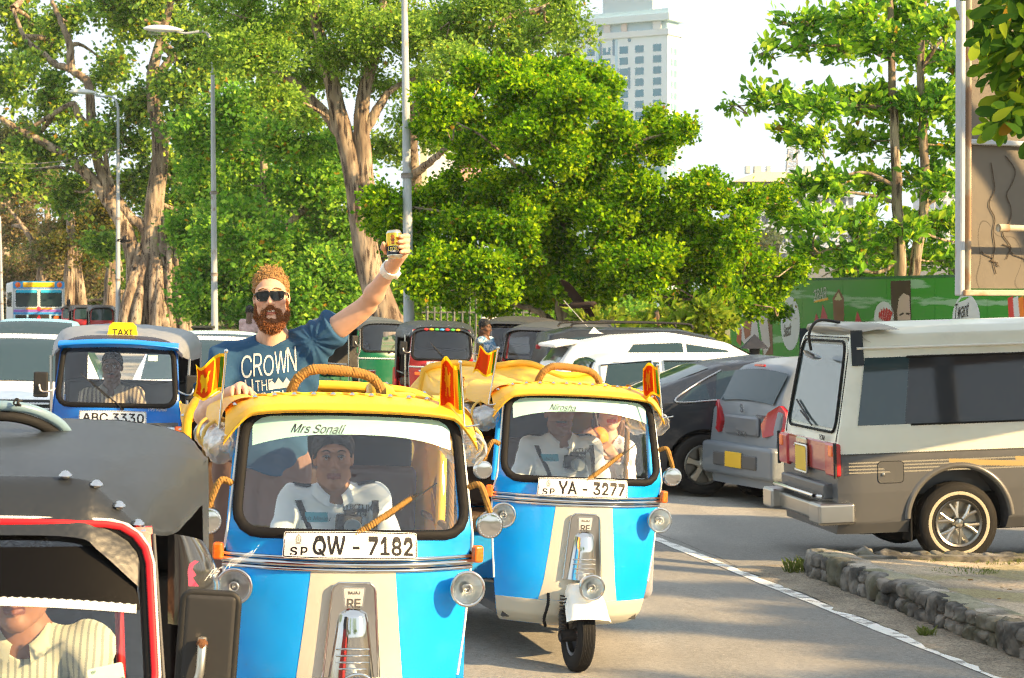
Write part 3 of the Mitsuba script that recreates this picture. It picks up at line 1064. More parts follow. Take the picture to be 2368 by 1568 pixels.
def front_end(t, o):
    """Painted nose, windscreen, lamps, mirrors, plate."""
    t.part('body', front_shell(o['body'], o), 'paint', o['body'], True, label=o.get('body_label'))
    t.part('screen_surround', screen_surround(), 'paint', o['body'], 50)
    edge = []
    for s in (-1, 1):
        zz = np.r_[np.linspace(0.5, 1.53, 24)]
        w = np.interp(zz, WZ[:, 0], WZ[:, 1])
        q = on_front(s * w, zz, 0.002)
        t.part('edge_trim', tube(q, 0.006, 6), 'satin', o.get('trim', (0.7, 0.75, 0.75)), True)
    xo, zo = windscreen_loops(72, 0.006)
    t.part('window_seal', grid_loop(on_front(xo, zo, 0.004), 0.021), 'rubber', (0.012, 0.012, 0.013), True)
    # windscreen
    xi, zi = windscreen_loops(72, 0.0)
    rings = [on_front(xi * f, 1.312 + (zi - 1.312) * f, -0.004) for f in np.linspace(1, 0.02, 14)]
    g = t.part('windscreen', grid(np.array(rings), cv=True), 'glass', None, True)
    if o.get('band'):
        def top(x):
            m = np.argsort(xi[zi > 1.36]); return np.interp(x, xi[zi > 1.36][m], zi[zi > 1.36][m])
        xs = np.linspace(-0.40, 0.40, 41)
        lo = lambda x: 1.47 - 0.055 * (abs(x) / 0.4) ** 2.6
        rows = []
        for f in np.linspace(0, 1, 5):
            rows.append(on_front(xs, np.array([lo(x) * (1 - f) + max(top(x) - 0.004, lo(x)) * f for x in xs]), 0.001))
        t.part('sun_strip', grid(np.array(rows)), 'film', None, True, g)
        nm = text(o['band'], 0.034, 0.0008, False, 0.5, 0.9)
        t.part('windscreen_lettering', flat_on_front(nm, o.get('band_x', -0.255), o.get('band_z', 1.472), 0.003), 'satin', (0.02, 0.03, 0.04), False, g)


def grid_loop(p, r, k=8):
    """A closed pipe through a loop of points."""
    p = np.asarray(p); n = len(p)
    tt = np.roll(p, -1, 0) - np.roll(p, 1, 0); tt /= np.linalg.norm(tt, axis=1, keepdims=True)
    c = p.mean(0)
    a = np.cross(tt, [0, 1, 0]); a /= np.linalg.norm(a, axis=1, keepdims=True)
    b = np.cross(tt, a)
    ang = np.arange(k) * 2 * np.pi / k
    v = p[:, None] + r * (np.cos(ang)[None, :, None] * a[:, None] + 0.6 * np.sin(ang)[None, :, None] * b[:, None])
    return grid(v, True, True)


def amber_col(p, n, uv):
    return mix((0.85, 0.1, 0.004), (0.95, 0.2, 0.01), noise(p.x * 120, p.y * 120, p.z * 120))


scene['amber'] = two({'type': 'principled', 'base_color': proc(amber_col), 'roughness': 0.15, 'specular': 0.6, 'clearcoat': 1.0})
scene['film'] = two({'type': 'principled', 'base_color': rgb(0.4, 0.68, 0.62), 'roughness': 0.12, 'specular': 0.6, 'clearcoat': 1.0})


def safari_tuktuk(name, label, M, o):
    """The blue and beige open tourist auto rickshaw with a yellow folding hood."""
    t = Thing(name, label, 'auto rickshaw', 'blue tourist auto rickshaws', M)
    chassis(t, o)
    front_end(t, o)
    # beige centre stripe and skirt
    half = lambda z: np.interp(z, [0.4, 0.5, 0.7, 0.93], [0.232, 0.212, 0.19, 0.168])
    t.part('stripe', skin_patch(lambda z: -half(z), lambda z: half(z), np.linspace(0.4, 0.945, 20), 14, 0.0025), 'paint', BEIGE, True, label='beige centre stripe')
    wz = lambda z: np.interp(z, WZ[:, 0], WZ[:, 1]) - 0.001
    t.part('skirt', skin_patch(lambda z: -wz(z), wz, np.linspace(0.25, 0.398, 14), 41, 0.0025), 'paint', BEIGE, True, label='beige lower skirt')
    # chrome waist strip of three ribs
    xs = np.linspace(-0.5, 0.5, 45)
    for dz, r in ((0.022, 0.008), (0.0, 0.0125), (-0.022, 0.008)):
        w = np.interp(0.965 + dz, WZ[:, 0], WZ[:, 1])
        t.part('waist_strip', tube(on_front(xs * w / 0.5, np.full(45, 0.965 + dz), 0.006), r, 8), 'chrome', CHROME, True)
    for s in (-1, 1):
        indicator(t, on_front(s * 0.488, 1.0, 0.02) + [s * 0.022, 0, 0.0], s * 20)
        c = on_front(s * 0.43, 0.87, 0.0) + np.array([s * 0.035, -0.1, 0])
        headlamp(t, None, c, 0.069, s * 6)
        b = on_front(s * 0.462, 1.265, 0.0)
        round_mirror(t, b + [s * 0.012, 0.01, 0], b + [s * 0.06, -0.01, 0.012], b + [s * 0.105, -0.02, -0.15], s * -3)
    # chrome horn cover
    hw = lambda z: np.interp(z, [0.525, 0.87, 0.885, 0.895], [0.108, 0.083, 0.076, 0.06])
    zs = np.r_[np.linspace(0.525, 0.86, 10), np.linspace(0.865, 0.897, 6)]
    cov = t.part('horn_cover', skin_patch(lambda z: -hw(z), hw, zs, 8, 0.022, 0.022), 'chrome', CHROME, 30)
    rimp = [on_front(-hw(z), z, 0.024) for z in zs] + [on_front(x, 0.897, 0.024) for x in np.linspace(-0.05, 0.05, 6)] + [on_front(hw(z), z, 0.024) for z in zs[::-1]]
    t.part('cover_rim', tube(np.array(rimp), 0.005, 6), 'chrome', CHROME, True, cov)
    rows = []
    for z in np.r_[np.linspace(0.525, 0.74, 12), np.linspace(0.75, 0.797, 8)]:
        w = np.interp(z, [0.525, 0.74, 0.78, 0.797], [0.088, 0.062, 0.052, 0.02])
        h = np.interp(z, [0.525, 0.7, 0.77, 0.797], [0.05, 0.042, 0.028, 0.002])
        u = np.linspace(-1, 1, 15)
        rows.append([on_front(w * a, z, 0.022 + h * (1 - abs(a) ** 3)) for a in u])
    t.part('cover_bulge', grid(np.array(rows)[:, ::-1]), 'chrome', CHROME, True, cov)
    for k in range(4):
        z = 0.56 + 0.026 * k
        w = 0.06
        t.part('louvre', tube([on_front(x, z + 0.006 * math.cos(x * 22), 0.07 * 1.02 - 0.03 * (abs(x) / w) ** 3) for x in np.linspace(-w, w, 9)], 0.0065, 6, flat=0.7), 'chrome', CHROME, True, cov)
    bad = [(-0.046, 0.04), (0.046, 0.04), (0.038, -0.04), (-0.038, -0.04)]
    bp = Polygon(bad).buffer(-0.008).buffer(0.008)
    bg = t.part('badge', flat_on_front(extrude(bp, 0.006), 0, 0.842, 0.022), 'chrome', (0.8, 0.8, 0.78), 30, cov)
    t.part('badge_face', flat_on_front(extrude(bp.buffer(-0.006), 0.001), 0, 0.842, 0.0285), 'satin', (0.5, 0.5, 0.49), False, bg)
    e1 = mv(centred(text('RE', 0.034, 0.002, True)), (0, -0.024, 0)); e2 = mv(centred(text('BAJAJ', 0.011, 0.0015, True)), (0, 0.017, 0))
    t.part('badge_lettering', flat_on_front(cat([e1, e2]), 0, 0.842, 0.0298), 'satin', (0.09, 0.09, 0.09), False, cov)
    plate(t, o['plate'], -0.015, 1.035, 0.51, 0.098, 0.032, prov='SP')
    wiper(t, (-0.005, 1.07), (o.get('wiper_tip', (0.33, 1.3))), True)
    # front fork, wheel, white fender and lamp
    st = o.get('steer', 8)
    W = place(0, 0.02, 0, yaw=st)
    w = t.part('front_wheel', mv(wheel_mesh(0.21, 0.098, 44), (0, -0.02, 0.21)), 'rubber', RUBBER, 40, M=W)
    t.part('hub', mv(disc_rim(0.21, 0.098), (0, -0.02, 0.21)), 'metal', (0.12, 0.12, 0.13), 40, w, M=W)
    t.part('fork', cat([tube([(-0.085, 0.02, 0.6), (-0.085, 0.03, 0.36), (-0.08, -0.02, 0.2)], 0.028, 10), tube([(-0.11, -0.04, 0.2), (0.02, -0.02, 0.21)], 0.035, 10),
                        tube([(0, 0.04, 0.46), (0, 0.05, 0.8)], 0.03, 10)]), 'satin', (0.03, 0.03, 0.035), True, M=W)
    hel = [(-0.1 + 0.022 * math.cos(a), -0.045 + 0.022 * math.sin(a), 0.24 + a * 0.0032) for a in np.linspace(0, 60, 220)]
    t.part('spring', tube(np.array(hel), 0.005, 5), 'satin', (0.03, 0.03, 0.03), True, M=W)
    rows = []
    for a in np.linspace(0.42, 2.5, 18):
        R = 0.262 + 0.02 * math.sin(a)
        wd = 0.095 + 0.035 * max(0, math.cos(a * 1.2))
        skirt = 0.1 * np.interp(a, [0.42, 0.8, 1.5, 2.5], [0.35, 0.75, 1.1, 0.4])
        row = []
        for u in np.linspace(-1, 1, 15):
            if abs(u) < 0.55:
                x = wd * 0.85 * u / 0.55; rr = R - 0.02 * (u / 0.55) ** 2
            else:
                f = (abs(u) - 0.55) / 0.45
                x = math.copysign(wd * (0.85 + 0.2 * f), u); rr = R - 0.02 - skirt * f
            row.append((x, -0.02 - rr * math.cos(a), 0.21 + rr * math.sin(a) * 1.08))
        rows.append(row)
    t.part('front_fender', grid(np.array(rows)), 'paint', (0.82, 0.83, 0.78), True, M=W, label='white front fender')
    headlamp(t, None, (0.0, -0.235, 0.505), 0.07, 0, 4, 'paint', (0.82, 0.83, 0.78), 0.13)
    t.part('brake_hose', tube(spline([(-0.19, -0.005, 0.44), (-0.195, -0.03, 0.38), (-0.21, -0.02, 0.3), (-0.19, 0.02, 0.25)], 16), 0.009, 8), 'rubber', RUBBER, True)
    # yellow hood lip over the windscreen
    xs = np.linspace(-1, 1, 49)
    def lip(u, f):
        """u across, f from the rear seam (0) to the hanging hem (1)."""
        x = 0.5 * u
        drop = 0.05 * abs(u) ** 7 + 0.022 * abs(u) ** 2
        z = np.interp(f, [0, 0.15, 0.6, 1], [1.672, 1.668, 1.642, 1.615]) - drop - f * 0.075 * max(0, abs(u) - 0.8) ** 1.2 / 0.145
        y = np.interp(f, [0, 0.15, 0.6, 1], [0.42, 0.25, 0.15, 0.115]) + 0.085 * abs(u) ** 2.5
        z += 0.0016 * math.sin(u * 40) * (1 - f)
        return (x * (1 + 0.03 * f), y, z)
    rows = [[lip(u, f) for u in xs] for f in np.r_[np.linspace(0, 1, 14)]]
    rows += [[np.array(lip(u, 1.0)) + [0, 0.012, -0.012] for u in xs], [np.array(lip(u, 1.0)) + [0, 0.03, 0.0] for u in xs]]
    t.off = place(0, 0, -0.045)
    hood = t.part('hood_lip', grid(np.array(rows)), 'vinyl', YELLOW, True, label='yellow vinyl hood lip over the windscreen')
    stud_row(t, [np.array(lip(u, 0.16)) + [0, 0, 0.006] for u in np.linspace(-0.93, 0.93, 13)], hood)
    t.part('seam', tube([np.array(lip(u, 0.1 + 0.012 * math.sin(i * 1.55))) + [0, 0, 0.003] for i, u in enumerate(np.linspace(-0.97, 0.97, 60))], 0.006, 6, flat=0.6), 'vinyl', YELLOW, True, hood)
    # corner flaps running back along the sides
    for s in (-1, 1):
        rows = []
        for f in np.linspace(0, 1, 12):
            e = np.array(lip(s * 1.0, 0.3))
            row = []
            for g in np.linspace(0, 1, 9):
                x = s * (0.40 + 0.125 * math.sin(g * 1.5) + 0.035 * f)
                z = 1.668 - 0.02 - 0.125 * g ** 2.2 + 0.02 * f * g + 0.006 * math.sin(f * 7)
                row.append((x, e[1] + 0.02 + (0.62 - 0.2 * g) * f, z))
            rows.append(row)
        t.part('side_flap', grid(np.array(rows)), 'vinyl', YELLOW, True, hood)
        # rolled clear side curtain under the flap
        rs = np.random.default_rng(11 + s)
        roll = []
        for f in np.linspace(0, 1, 26):
            c = np.array([s * (0.505 + 0.02 * f), 0.2 + 0.75 * f, 1.47 - 0.03 * math.sin(f * 3)])
            R = 0.055 * (1 + 0.25 * math.sin(f * 9 + s)) * (0.6 + 0.4 * min(1, f * 6))
            roll.append([c + R * (1 + 0.22 * (rs.random() - 0.5)) * np.array([math.cos(a), 0.15 * math.sin(3 * a), 1.1 * math.sin(a)]) for a in np.linspace(0, 2 * np.pi, 18, endpoint=False)])
        roll = np.array(roll)
        cur = t.part('rolled_curtain', grid(roll, cv=True), 'clear_film', None, 20, hood)
        inner = (roll - roll.mean(1, keepdims=True)) * 0.6 + roll.mean(1, keepdims=True)
        t.part('rolled_sheet', grid(inner, cv=True), 'clear_film', None, 20, hood)
        for f in (0.35, 0.75):
            c = np.array([s * (0.505 + 0.02 * f), 0.2 + 0.75 * f, 1.475])
            t.part('strap', mv(torus(0.07, 0.008, 20, 6), c), 'vinyl', (0.75, 0.5, 0.12), True, hood)
    # rope-bound grab rail on the roof
    gx = o.get('grab_x', 0.03)
    pth = [(gx - 0.185, 0.47, 1.65), (gx - 0.175, 0.47, 1.69), (gx - 0.145, 0.47, 1.735), (gx - 0.08, 0.47, 1.765), (gx + 0.07, 0.47, 1.757), (gx + 0.14, 0.47, 1.74), (gx + 0.185, 0.47, 1.70), (gx + 0.195, 0.47, 1.65)]
    t.part('grab_rail', cat([rope_twist(pth, 0.02, 70, 0.1), cord_fuzz(pth, 0.021, 500, 8)]), 'rope', ROPE, True)
    o['hood'](t)
    t.off = None
    # rope-bound posts and rails along the open sides
    for s in (-1, 1):
        for path in ([(s * 0.56, 1.02, 0.5), (s * 0.55, 1.02, 1.0), (s * 0.53, 1.0, 1.62)], [(s * 0.57, 1.05, 0.98), (s * 0.6, 1.5, 0.98), (s * 0.6, 2.1, 0.98)], [(s * 0.57, 1.05, 0.74), (s * 0.6, 1.5, 0.74), (s * 0.6, 2.1, 0.74)]):
            t.part('side_rail', rope_twist(path, 0.016, 60, 0.12), 'rope', (0.22, 0.13, 0.05), True)
        t.part('side_trim', cbox(0.035, 0.78, 0.36, (s * 0.6, 1.56, 0.8), 0.012), 'vinyl', TAN, 40)
    return t


def hood_open(t):
    """Hood folded away amidships; the rear hoop still carries its cover."""
    def hoop(y, z, w, r, low):
        return spline([(-w, y, low), (-w, y, z - 0.3), (-w + 0.015, y, z - 0.12), (-w + 0.11, y, z - 0.02), (-0.3, y, z + 0.012), (0, y, z + 0.02), (0.3, y, z + 0.012), (w - 0.11, y, z - 0.02), (w - 0.015, y, z - 0.12), (w, y, z - 0.3), (w, y, low)], 60)
    h1, h2 = hoop(1.62, 1.64, 0.6, 0.1, 0.75), hoop(2.45, 1.52, 0.58, 0.1, 0.8)
    t.part('hood_hoop', tube(h1, 0.024, 10), 'vinyl', YELLOW, True)
    rows = [h1 * (1 - f) + h2 * f + np.array([0, 0, -0.05]) * math.sin(math.pi * f) * (np.abs(np.linspace(-1, 1, 60)) < 0.55)[:, None] for f in np.linspace(0.02, 1, 9)]
    rows = np.array(rows)
    rows += 0.012 * np.sin(np.arange(60) * 0.9)[None, :, None] * np.array([1, 0, 0.6])
    cov = t.part('hood_cover', grid(rows), 'vinyl', YELLOW, True, label='yellow rear hood cover')
    t.part('rear_curtain', grid(np.array([h2, h2 * [0.98, 1, 0] + [0, 0.02, 0.85]])), 'vinyl', (0.025, 0.03, 0.035), True)
    stud_row(t, [h1[k] + [0.026 * np.sign(h1[k][0]), 0, 0.0] for k in (5, 8, 11, 48, 51, 54)] + [h1[k] + [0, 0, 0.026] for k in (36, 42)], cov)
    # slack side curtains by the hoop
    for s in (-1, 1):
        rows = []
        for f in np.linspace(0, 1, 12):
            rows.append([(s * (0.585 + 0.03 * math.sin(f * 8 + g * 3) + 0.02 * g), 1.64 + (0.34 - 0.28 * f) * g + 0.1 * g, 1.55 - 0.72 * f) for g in np.linspace(0, 1, 6)])
        t.part('side_curtain', grid(np.array(rows)), 'vinyl', YELLOW, True)
    # bundled front half of the cover, hanging inside
    rows = []
    for u in np.linspace(-1, 1, 40):
        c = np.array([0.5 * u, 1.0 + 0.05 * math.sin(u * 9), 1.57 - 0.05 * math.cos(u * 7) + 0.03 * u])
        rows.append([c + np.array([0.02 * math.sin(u * 30), 0.1 * math.cos(a), (0.06 + 0.02 * math.sin(u * 17 + a)) * math.sin(a)]) for a in np.linspace(0, 2 * np.pi, 14, endpoint=False)])
    rows = np.array(rows)
    t.part('folded_cover', grid(rows[24:], cv=True), 'vinyl', YELLOW, True)


def hood_slack(t):
    """Hood laid slack over the rear hoop and the passenger space."""
    def sec(f):
        y = 0.42 + 2.05 * f
        z = np.interp(f, [0, 0.25, 0.55, 0.72, 1.0], [1.655, 1.62, 1.64, 1.71, 1.56])
        w = np.interp(f, [0, 0.3, 0.7, 1], [0.5, 0.56, 0.6, 0.58])
        low = np.interp(f, [0, 0.3, 0.62, 0.75, 1], [1.56, 1.5, 1.3, 1.0, 0.9])
        pts = [(-w, y, low), (-w, y, z - 0.1), (-w + 0.03, y, z - 0.05), (-w + 0.1, y, z - 0.012), (-0.25, y, z + 0.004), (0, y, z), (0.25, y, z + 0.004), (w - 0.1, y, z - 0.012), (w - 0.03, y, z - 0.05), (w, y, z - 0.1), (w, y, low)]
        q = spline(pts, 61)
        fold = 0.018 * np.sin(np.linspace(0, 1, 61) * 31 + f * 14) * np.sin(f * 3.1) + 0.012 * np.sin(np.linspace(0, 1, 61) * 17 - f * 9)
        q[:, 2] += fold * (0.4 + (np.abs(q[:, 0]) < w * 0.8))
        q[:, 0] += 0.6 * fold
        return q
    rows = np.array([sec(f) for f in np.linspace(0, 1, 26)])
    cov = t.part('hood_cover', grid(rows), 'vinyl', YELLOW, True, label='slack yellow hood cover over the passenger space')
    h = sec(0.72)
    h[:, 2] += 0.012
    t.part('hood_hoop', tube(h, 0.024, 10), 'vinyl', YELLOW, True)
    h2 = sec(1.0)
    rows2 = np.stack([h2, h2 * [0.98, 1, 0] + [0, 0.02, 0.85]])
    t.part('rear_curtain', grid(rows2), 'vinyl', (0.03, 0.035, 0.04), True)
    stud_row(t, [h[k] + [0.026 * np.sign(h[k][0]), 0, 0] for k in (4, 7, 53, 56)] + [h[k] + [0, 0, 0.026] for k in (17, 24, 37, 44)], cov)


def stand(U, V, yaw, Y=None, roll=2.0):
    """Where a vehicle's nose stands: under pixel (U, V) of the ground, or at distance Y on the line U."""
    p = G(U, V) if Y is None else P(U, 784, Y)
    z = float(slope(p[0]))
    return place(p[0], p[1], z, yaw, roll)


M_QW = stand(799, 0, 11.0, 8.5, 2.0) @ place(0, 0, -0.022)
M_YA = stand(1332, 1552, 14.0, None, 3.2)
M_YA[:3, :3] *= 0.96
qw = safari_tuktuk('auto_rickshaw', 'blue and beige auto rickshaw with plate QW 7182, the bearded man standing in it', M_QW,
                   dict(body=BLUE, plate='QW - 7182', band='Mrs Sonali', hood=hood_open, wiper_tip=(0.33, 1.29), steer=2, grab_x=-0.045))
ya = safari_tuktuk('auto_rickshaw', 'blue and beige auto rickshaw with plate YA 3277 beside the white edge line', M_YA,
                   dict(body=BLUE, plate='YA - 3277', band='Nirosha', band_x=-0.2, hood=hood_slack, wiper_tip=(0.32, 1.31), steer=1, grab_x=-0.01))


def hood_sections(z0=0.0, n=49, wide=0.0):
    def sec(f):
        y = 0.27 + 2.2 * f
        z = np.interp(f, [0, 0.12, 0.5, 0.85, 1.0], [1.6, 1.635, 1.68, 1.65, 1.56]) + z0
        w = np.interp(f, [0, 0.25, 0.7, 1], [0.5, 0.57, 0.62, 0.6]) + wide
        low = np.interp(f, [0, 0.1, 0.2, 0.62, 0.68, 1], [1.46, 1.44, 1.42, 1.42, 0.75, 0.75]) + z0
        pts = [(-w, y, low), (-w, y, max(z - 0.2, low + 0.02)), (-w + 0.02, y, z - 0.1), (-w + 0.1, y, z - 0.025), (-0.25, y, z + 0.012), (0, y, z + 0.018), (0.25, y, z + 0.012), (w - 0.1, y, z - 0.025), (w - 0.02, y, z - 0.1), (w, y, max(z - 0.2, low + 0.02)), (w, y, low)]
        return spline(pts, n)
    return sec


def plain_tuktuk(name, label, M, o):
    """Everyday auto rickshaw with a closed dark hood."""
    t = Thing(name, label, 'auto rickshaw', o.get('group'), M)
    col, hood = o['body'], o.get('hood_col', (0.03, 0.032, 0.035))
    o = dict(dict(seat=(0.03, 0.03, 0.03), rear_seat=(0.03, 0.03, 0.03), dash=(0.03, 0.03, 0.03), trim=(0.5, 0.5, 0.5)), **o)
    if o.get('inside', True):
        t.off = np.diag([o.get('narrow', 1.0), 1, 1, 1])
        chassis(t, o)
        t.off = None
    if o.get('simple'):
        t.part('body', front_shell(col, o), 'paint', col, True)
        t.part('screen_surround', screen_surround(), 'paint', col, 50)
        xi, zi = windscreen_loops(48, 0.0)
        t.part('windscreen', grid(np.array([on_front(xi * f, 1.312 + (zi - 1.312) * f, -0.004) for f in (1, 0.5, 0.02)]), cv=True), 'car_glass', None, True)
    else:
        front_end(t, o)
    sec = hood_sections(o.get('hood_z', -0.05), 49, o.get('wide', 0.0))
    rows = np.array([sec(f) for f in np.r_[0, 0.03, np.linspace(0.08, 1, 22)]])
    rs = np.random.default_rng(len(label))
    rows[2:-1] += 0.0025 * rs.standard_normal(rows[2:-1].shape[:2])[:, :, None] * [0.3, 0.3, 1]
    hd = t.part('hood', grid(rows), 'vinyl', o.get('hood_top', hood), True, label=o.get('hood_label'))
    rear = np.stack([rows[-1], rows[-1] * [0.97, 1, 1] + [0, 0.03, -0.6 * 1]])
    rear[1, :, 2] = np.minimum(rear[1, :, 2], 0.8)
    if o.get('rear_window'):
        # back curtain with a wide clear window
        W, z1, z2, yb = 0.4, 1.06, 1.42, rows[-1][0][1] + 0.02
        outer = rows[-1][:, [0, 2]]
        for (x0, x1, za, zb) in ((-0.6, -W, 0.7, 1.5), (W, 0.6, 0.7, 1.5), (-W, W, 0.7, z1), (-W, W, z2, 1.56)):
            t.part('rear_curtain', box(x1 - x0, 0.012, zb - za, ((x0 + x1) / 2, yb, (za + zb) / 2 + o.get('hood_z', -0.05))), 'vinyl', hood, False)
    else:
        t.part('rear_curtain', grid(rear), 'vinyl', hood, True)
    # front fall of the hood with its stud row
    f0 = rows[0]
    keep = f0[:, 2] > f0[:, 2].max() - 0.17
    e = f0[keep]
    visor = []
    for f in np.linspace(0, 1, 7):
        q = e.copy()
        q[:, 1] += -f * (0.13 - 0.06 * (np.abs(e[:, 0]) / 0.5) ** 2) + 0.08 * (np.abs(e[:, 0]) / 0.5) ** 2.5 * 0
        q[:, 2] += -f ** 1.6 * o.get('fall', 0.05)
        visor.append(q)
    t.part('hood_front', grid(np.array(visor)), 'vinyl', hood, True, hd)
    if o.get('studs', True):
        k = np.linspace(3, len(e) - 4, o.get('nstud', 9)).astype(int)
        stud_row(t, [e[i] + [0, -0.012, 0.008] for i in k], hd, o.get('stud_r', 0.0085))
    for s in (-1, 1) if o.get('bars', True) else ():
        t.part('door_bar', tube([(s * 0.52, 0.5, 0.5), (s * 0.55, 0.5, 1.45)], 0.012, 8), 'metal', (0.6, 0.6, 0.6), True)
        t.part('rail', tube([(s * 0.56, 0.5, 0.85), (s * 0.6, 1.6, 0.85)], 0.01, 6), 'metal', (0.6, 0.6, 0.6), True)
    if o.get('mirrors', True):
        for s in (-1, 1):
            b = on_front(s * 0.475, 1.2, 0.0)
            c = b + [s * o.get('mir_out', 0.115), -0.03, o.get('mir_up', 0.05)]
            mw, mh = o.get('mirror_size', (0.115, 0.2))
            mr = t.part('mirror', mv(cbox(mw, 0.035, mh, (0, 0, 0), 0.016, 2), c, rz=s * 4), 'satin', (0.02, 0.02, 0.02), 40)
            t.part('mirror_arm', tube(spline([b, b + [s * 0.05, -0.03, -0.02], c + [s * -0.01, -0.045, -0.05], c + [s * 0.01, -0.03, 0.0]], 12), 0.008, 8), 'metal', (0.7, 0.68, 0.64), True, mr)
    if o.get('lamps') == 'square':
        for s in (-1, 1):
            c = on_front(s * 0.3, 0.72, 0.0)
            lp = t.part('headlamp', mv(cbox(0.15, 0.06, 0.11, (0, 0, 0), 0.02, 2), c, rz=s * 12), 'satin', (0.03, 0.03, 0.03), 40)
            t.part('lens', mv(cbox(0.12, 0.03, 0.085, (0, -0.028, 0), 0.012, 2), c, rz=s * 12), 'chrome', (0.7, 0.72, 0.72), 40, lp)
    if o.get('strip'):
        xs = np.linspace(-0.49, 0.49, 31)
        t.part('waist_strip', tube(on_front(xs, np.full(31, 0.965), 0.006), 0.014, 6), 'satin', o['strip'], True)
    if o.get('indicators'):
        for s in (-1, 1):
            c = on_front(s * 0.36, 0.86, 0.004)
            t.part('indicator', mv(cbox(0.1, 0.02, 0.05, (0, 0, 0), 0.006), c, rz=s * 15), 'amber', None, 40)
    if o.get('plate'):
        plate(t, o['plate'], *o.get('plate_at', (0.02, 1.0)), 0.5, 0.11, 0.03, prov=o.get('prov'))
    if o.get('wiper'):
        wiper(t, o['wiper'][0], o['wiper'][1], False)
    if not o.get('simple'):
        w = t.part('front_wheel', mv(wheel_mesh(0.21, 0.098, 32), (0, -0.02, 0.21)), 'rubber', RUBBER, 40)
        t.part('hub', mv(disc_rim(0.21, 0.098), (0, -0.02, 0.21)), 'metal', (0.2, 0.2, 0.2), 40, w)
        t.part('front_fender', grid(np.array([[(0.085 * u * (1.1 if abs(u) == 1 else 1), -0.02 - (0.25 - (0.06 if abs(u) == 1 else 0)) * math.cos(a), 0.21 + (0.25 - (0.06 if abs(u) == 1 else 0)) * math.sin(a)) for u in (-1, -0.8, 0, 0.8, 1)] for a in np.linspace(0.3, 2.6, 12)])), 'paint', col, True)
    return t


scene['car_glass'] = two({'type': 'principled', 'base_color': rgb(0.02, 0.045, 0.055), 'roughness': 0.05, 'specular': 0.7})
scene['black_film'] = two({'type': 'principled', 'base_color': rgb(0.004, 0.004, 0.005), 'roughness': 0.5, 'specular': 0.08})

# the dark one in the left foreground
M_BK = stand(-104, 0, 6.0, 5.02, 0.8) @ place(0, 0, -0.047)
M_BK[:3, :3] *= 0.94
bk = plain_tuktuk('auto_rickshaw', 'black hooded auto rickshaw with red pillar and piping in the lower left corner', M_BK,
                  dict(body=(0.42, 0.006, 0.006), hood_col=(0.02, 0.024, 0.03), hood_top=(0.02, 0.025, 0.031), narrow=0.78, wide=-0.085, hood_z=0.06, fall=0.14, nstud=11, stud_r=0.0135, trim=(0.1, 0.1, 0.1), mirrors=False, bars=False, wiper=((-0.02, 1.06), (0.14, 1.17))))
xo, zo = windscreen_loops(72, 0.008)
bk.part('piping', grid_loop(on_front(xo, zo, 0.02), 0.0095), 'satin', (0.6, 0.01, 0.02), True, label='red piping round the windscreen')
xo, zo = windscreen_loops(72, 0.019)
bk.part('piping', grid_loop(on_front(xo, zo, 0.016), 0.006), 'satin', (0.6, 0.6, 0.58), True, label='white piping round the windscreen')
xs = np.linspace(-0.42, 0.42, 41)
lo_ = lambda x: 1.372 - 0.03 * (abs(x) / 0.42) ** 2
bk.part('sun_strip', grid(np.array([on_front(xs * (0.93 + 0.07 * (1 - f)), np.array([lo_(x) * (1 - f) + 1.505 * f for x in xs]), 0.0015) for f in np.linspace(0, 1, 6)])), 'black_film', None, True)
lace = np.array([on_front(np.linspace(-0.41, 0.41, 161), np.array([lo_(x) + d + (0.0016 * math.cos(i * 1.57) if abs(d) > 0.01 else 0) for i, x in enumerate(np.linspace(-0.41, 0.41, 161))]), 0.003) for d in (-0.01, 0, 0.012)])
bk.part('lace_trim', grid(lace), 'cloth', (0.6, 0.64, 0.64), True)
# card on the windscreen, mirror, clear visor, roof rail
bk.part('windscreen_card', flat_on_front(mv(extrude(rrect(0.088, 0.1, 0.006, 3), 0.001), (0, 0, 0), rz=10), 0.345, 1.16, 0.002), 'matte', (0.42, 0.6, 0.5), False)
bk.part('card_lettering', flat_on_front(mv(cat([centred(text('AAZ 229', 0.0145, 0.0006, True)), mv(centred(text('BP', 0.007, 0.0006)), (-0.03, 0.035, 0)), mv(centred(text('Tyre', 0.008, 0.0006)), (-0.02, -0.03, 0))]), (0, 0, 0), rz=10), 0.345, 1.165, 0.0035), 'matte', (0.02, 0.06, 0.05), False)
LM = lambda U, V, Y: (np.linalg.inv(M_BK) @ np.r_[P(U, V, Y), 1])[:3]
mc = LM(481, 1482, 4.82)
mr = bk.part('mirror', mv(cbox(0.132, 0.04, 0.235, (0, 0, 0), 0.018, 2), mc, ry=3.5, rz=2), 'satin', (0.022, 0.022, 0.023), 40, label='black rectangular wing mirror seen from behind')
bk.part('mirror_rim', mv(grid_loop(np.array([(x, -0.012, z) for x, z in rrect(0.128, 0.23, 0.022, 6)]), 0.009), mc, ry=3.5, rz=2), 'satin', (0.012, 0.012, 0.012), True, mr)
bk.part('mirror_arm', tube(spline([mc + [-0.012, -0.035, 0.012], mc + [-0.013, -0.055, -0.03], mc + [-0.02, -0.06, -0.08], mc + [-0.05, -0.05, -0.12], mc + [-0.1, 0.0, -0.15], mc + [-0.16, 0.08, -0.16]], 24), np.linspace(0.012, 0.009, 24), 10), 'metal', (0.62, 0.58, 0.5), True, mr)
bk.part('rusty_bolt', mv(lathe([(0.001, 0.012), (0.009, 0.01), (0.009, 0.0), (0.014, -0.002), (0.014, -0.01)], 6, 'y'), mc + [-0.012, -0.05, 0.0]), 'matte', (0.16, 0.07, 0.03), False, mr)
rows = []
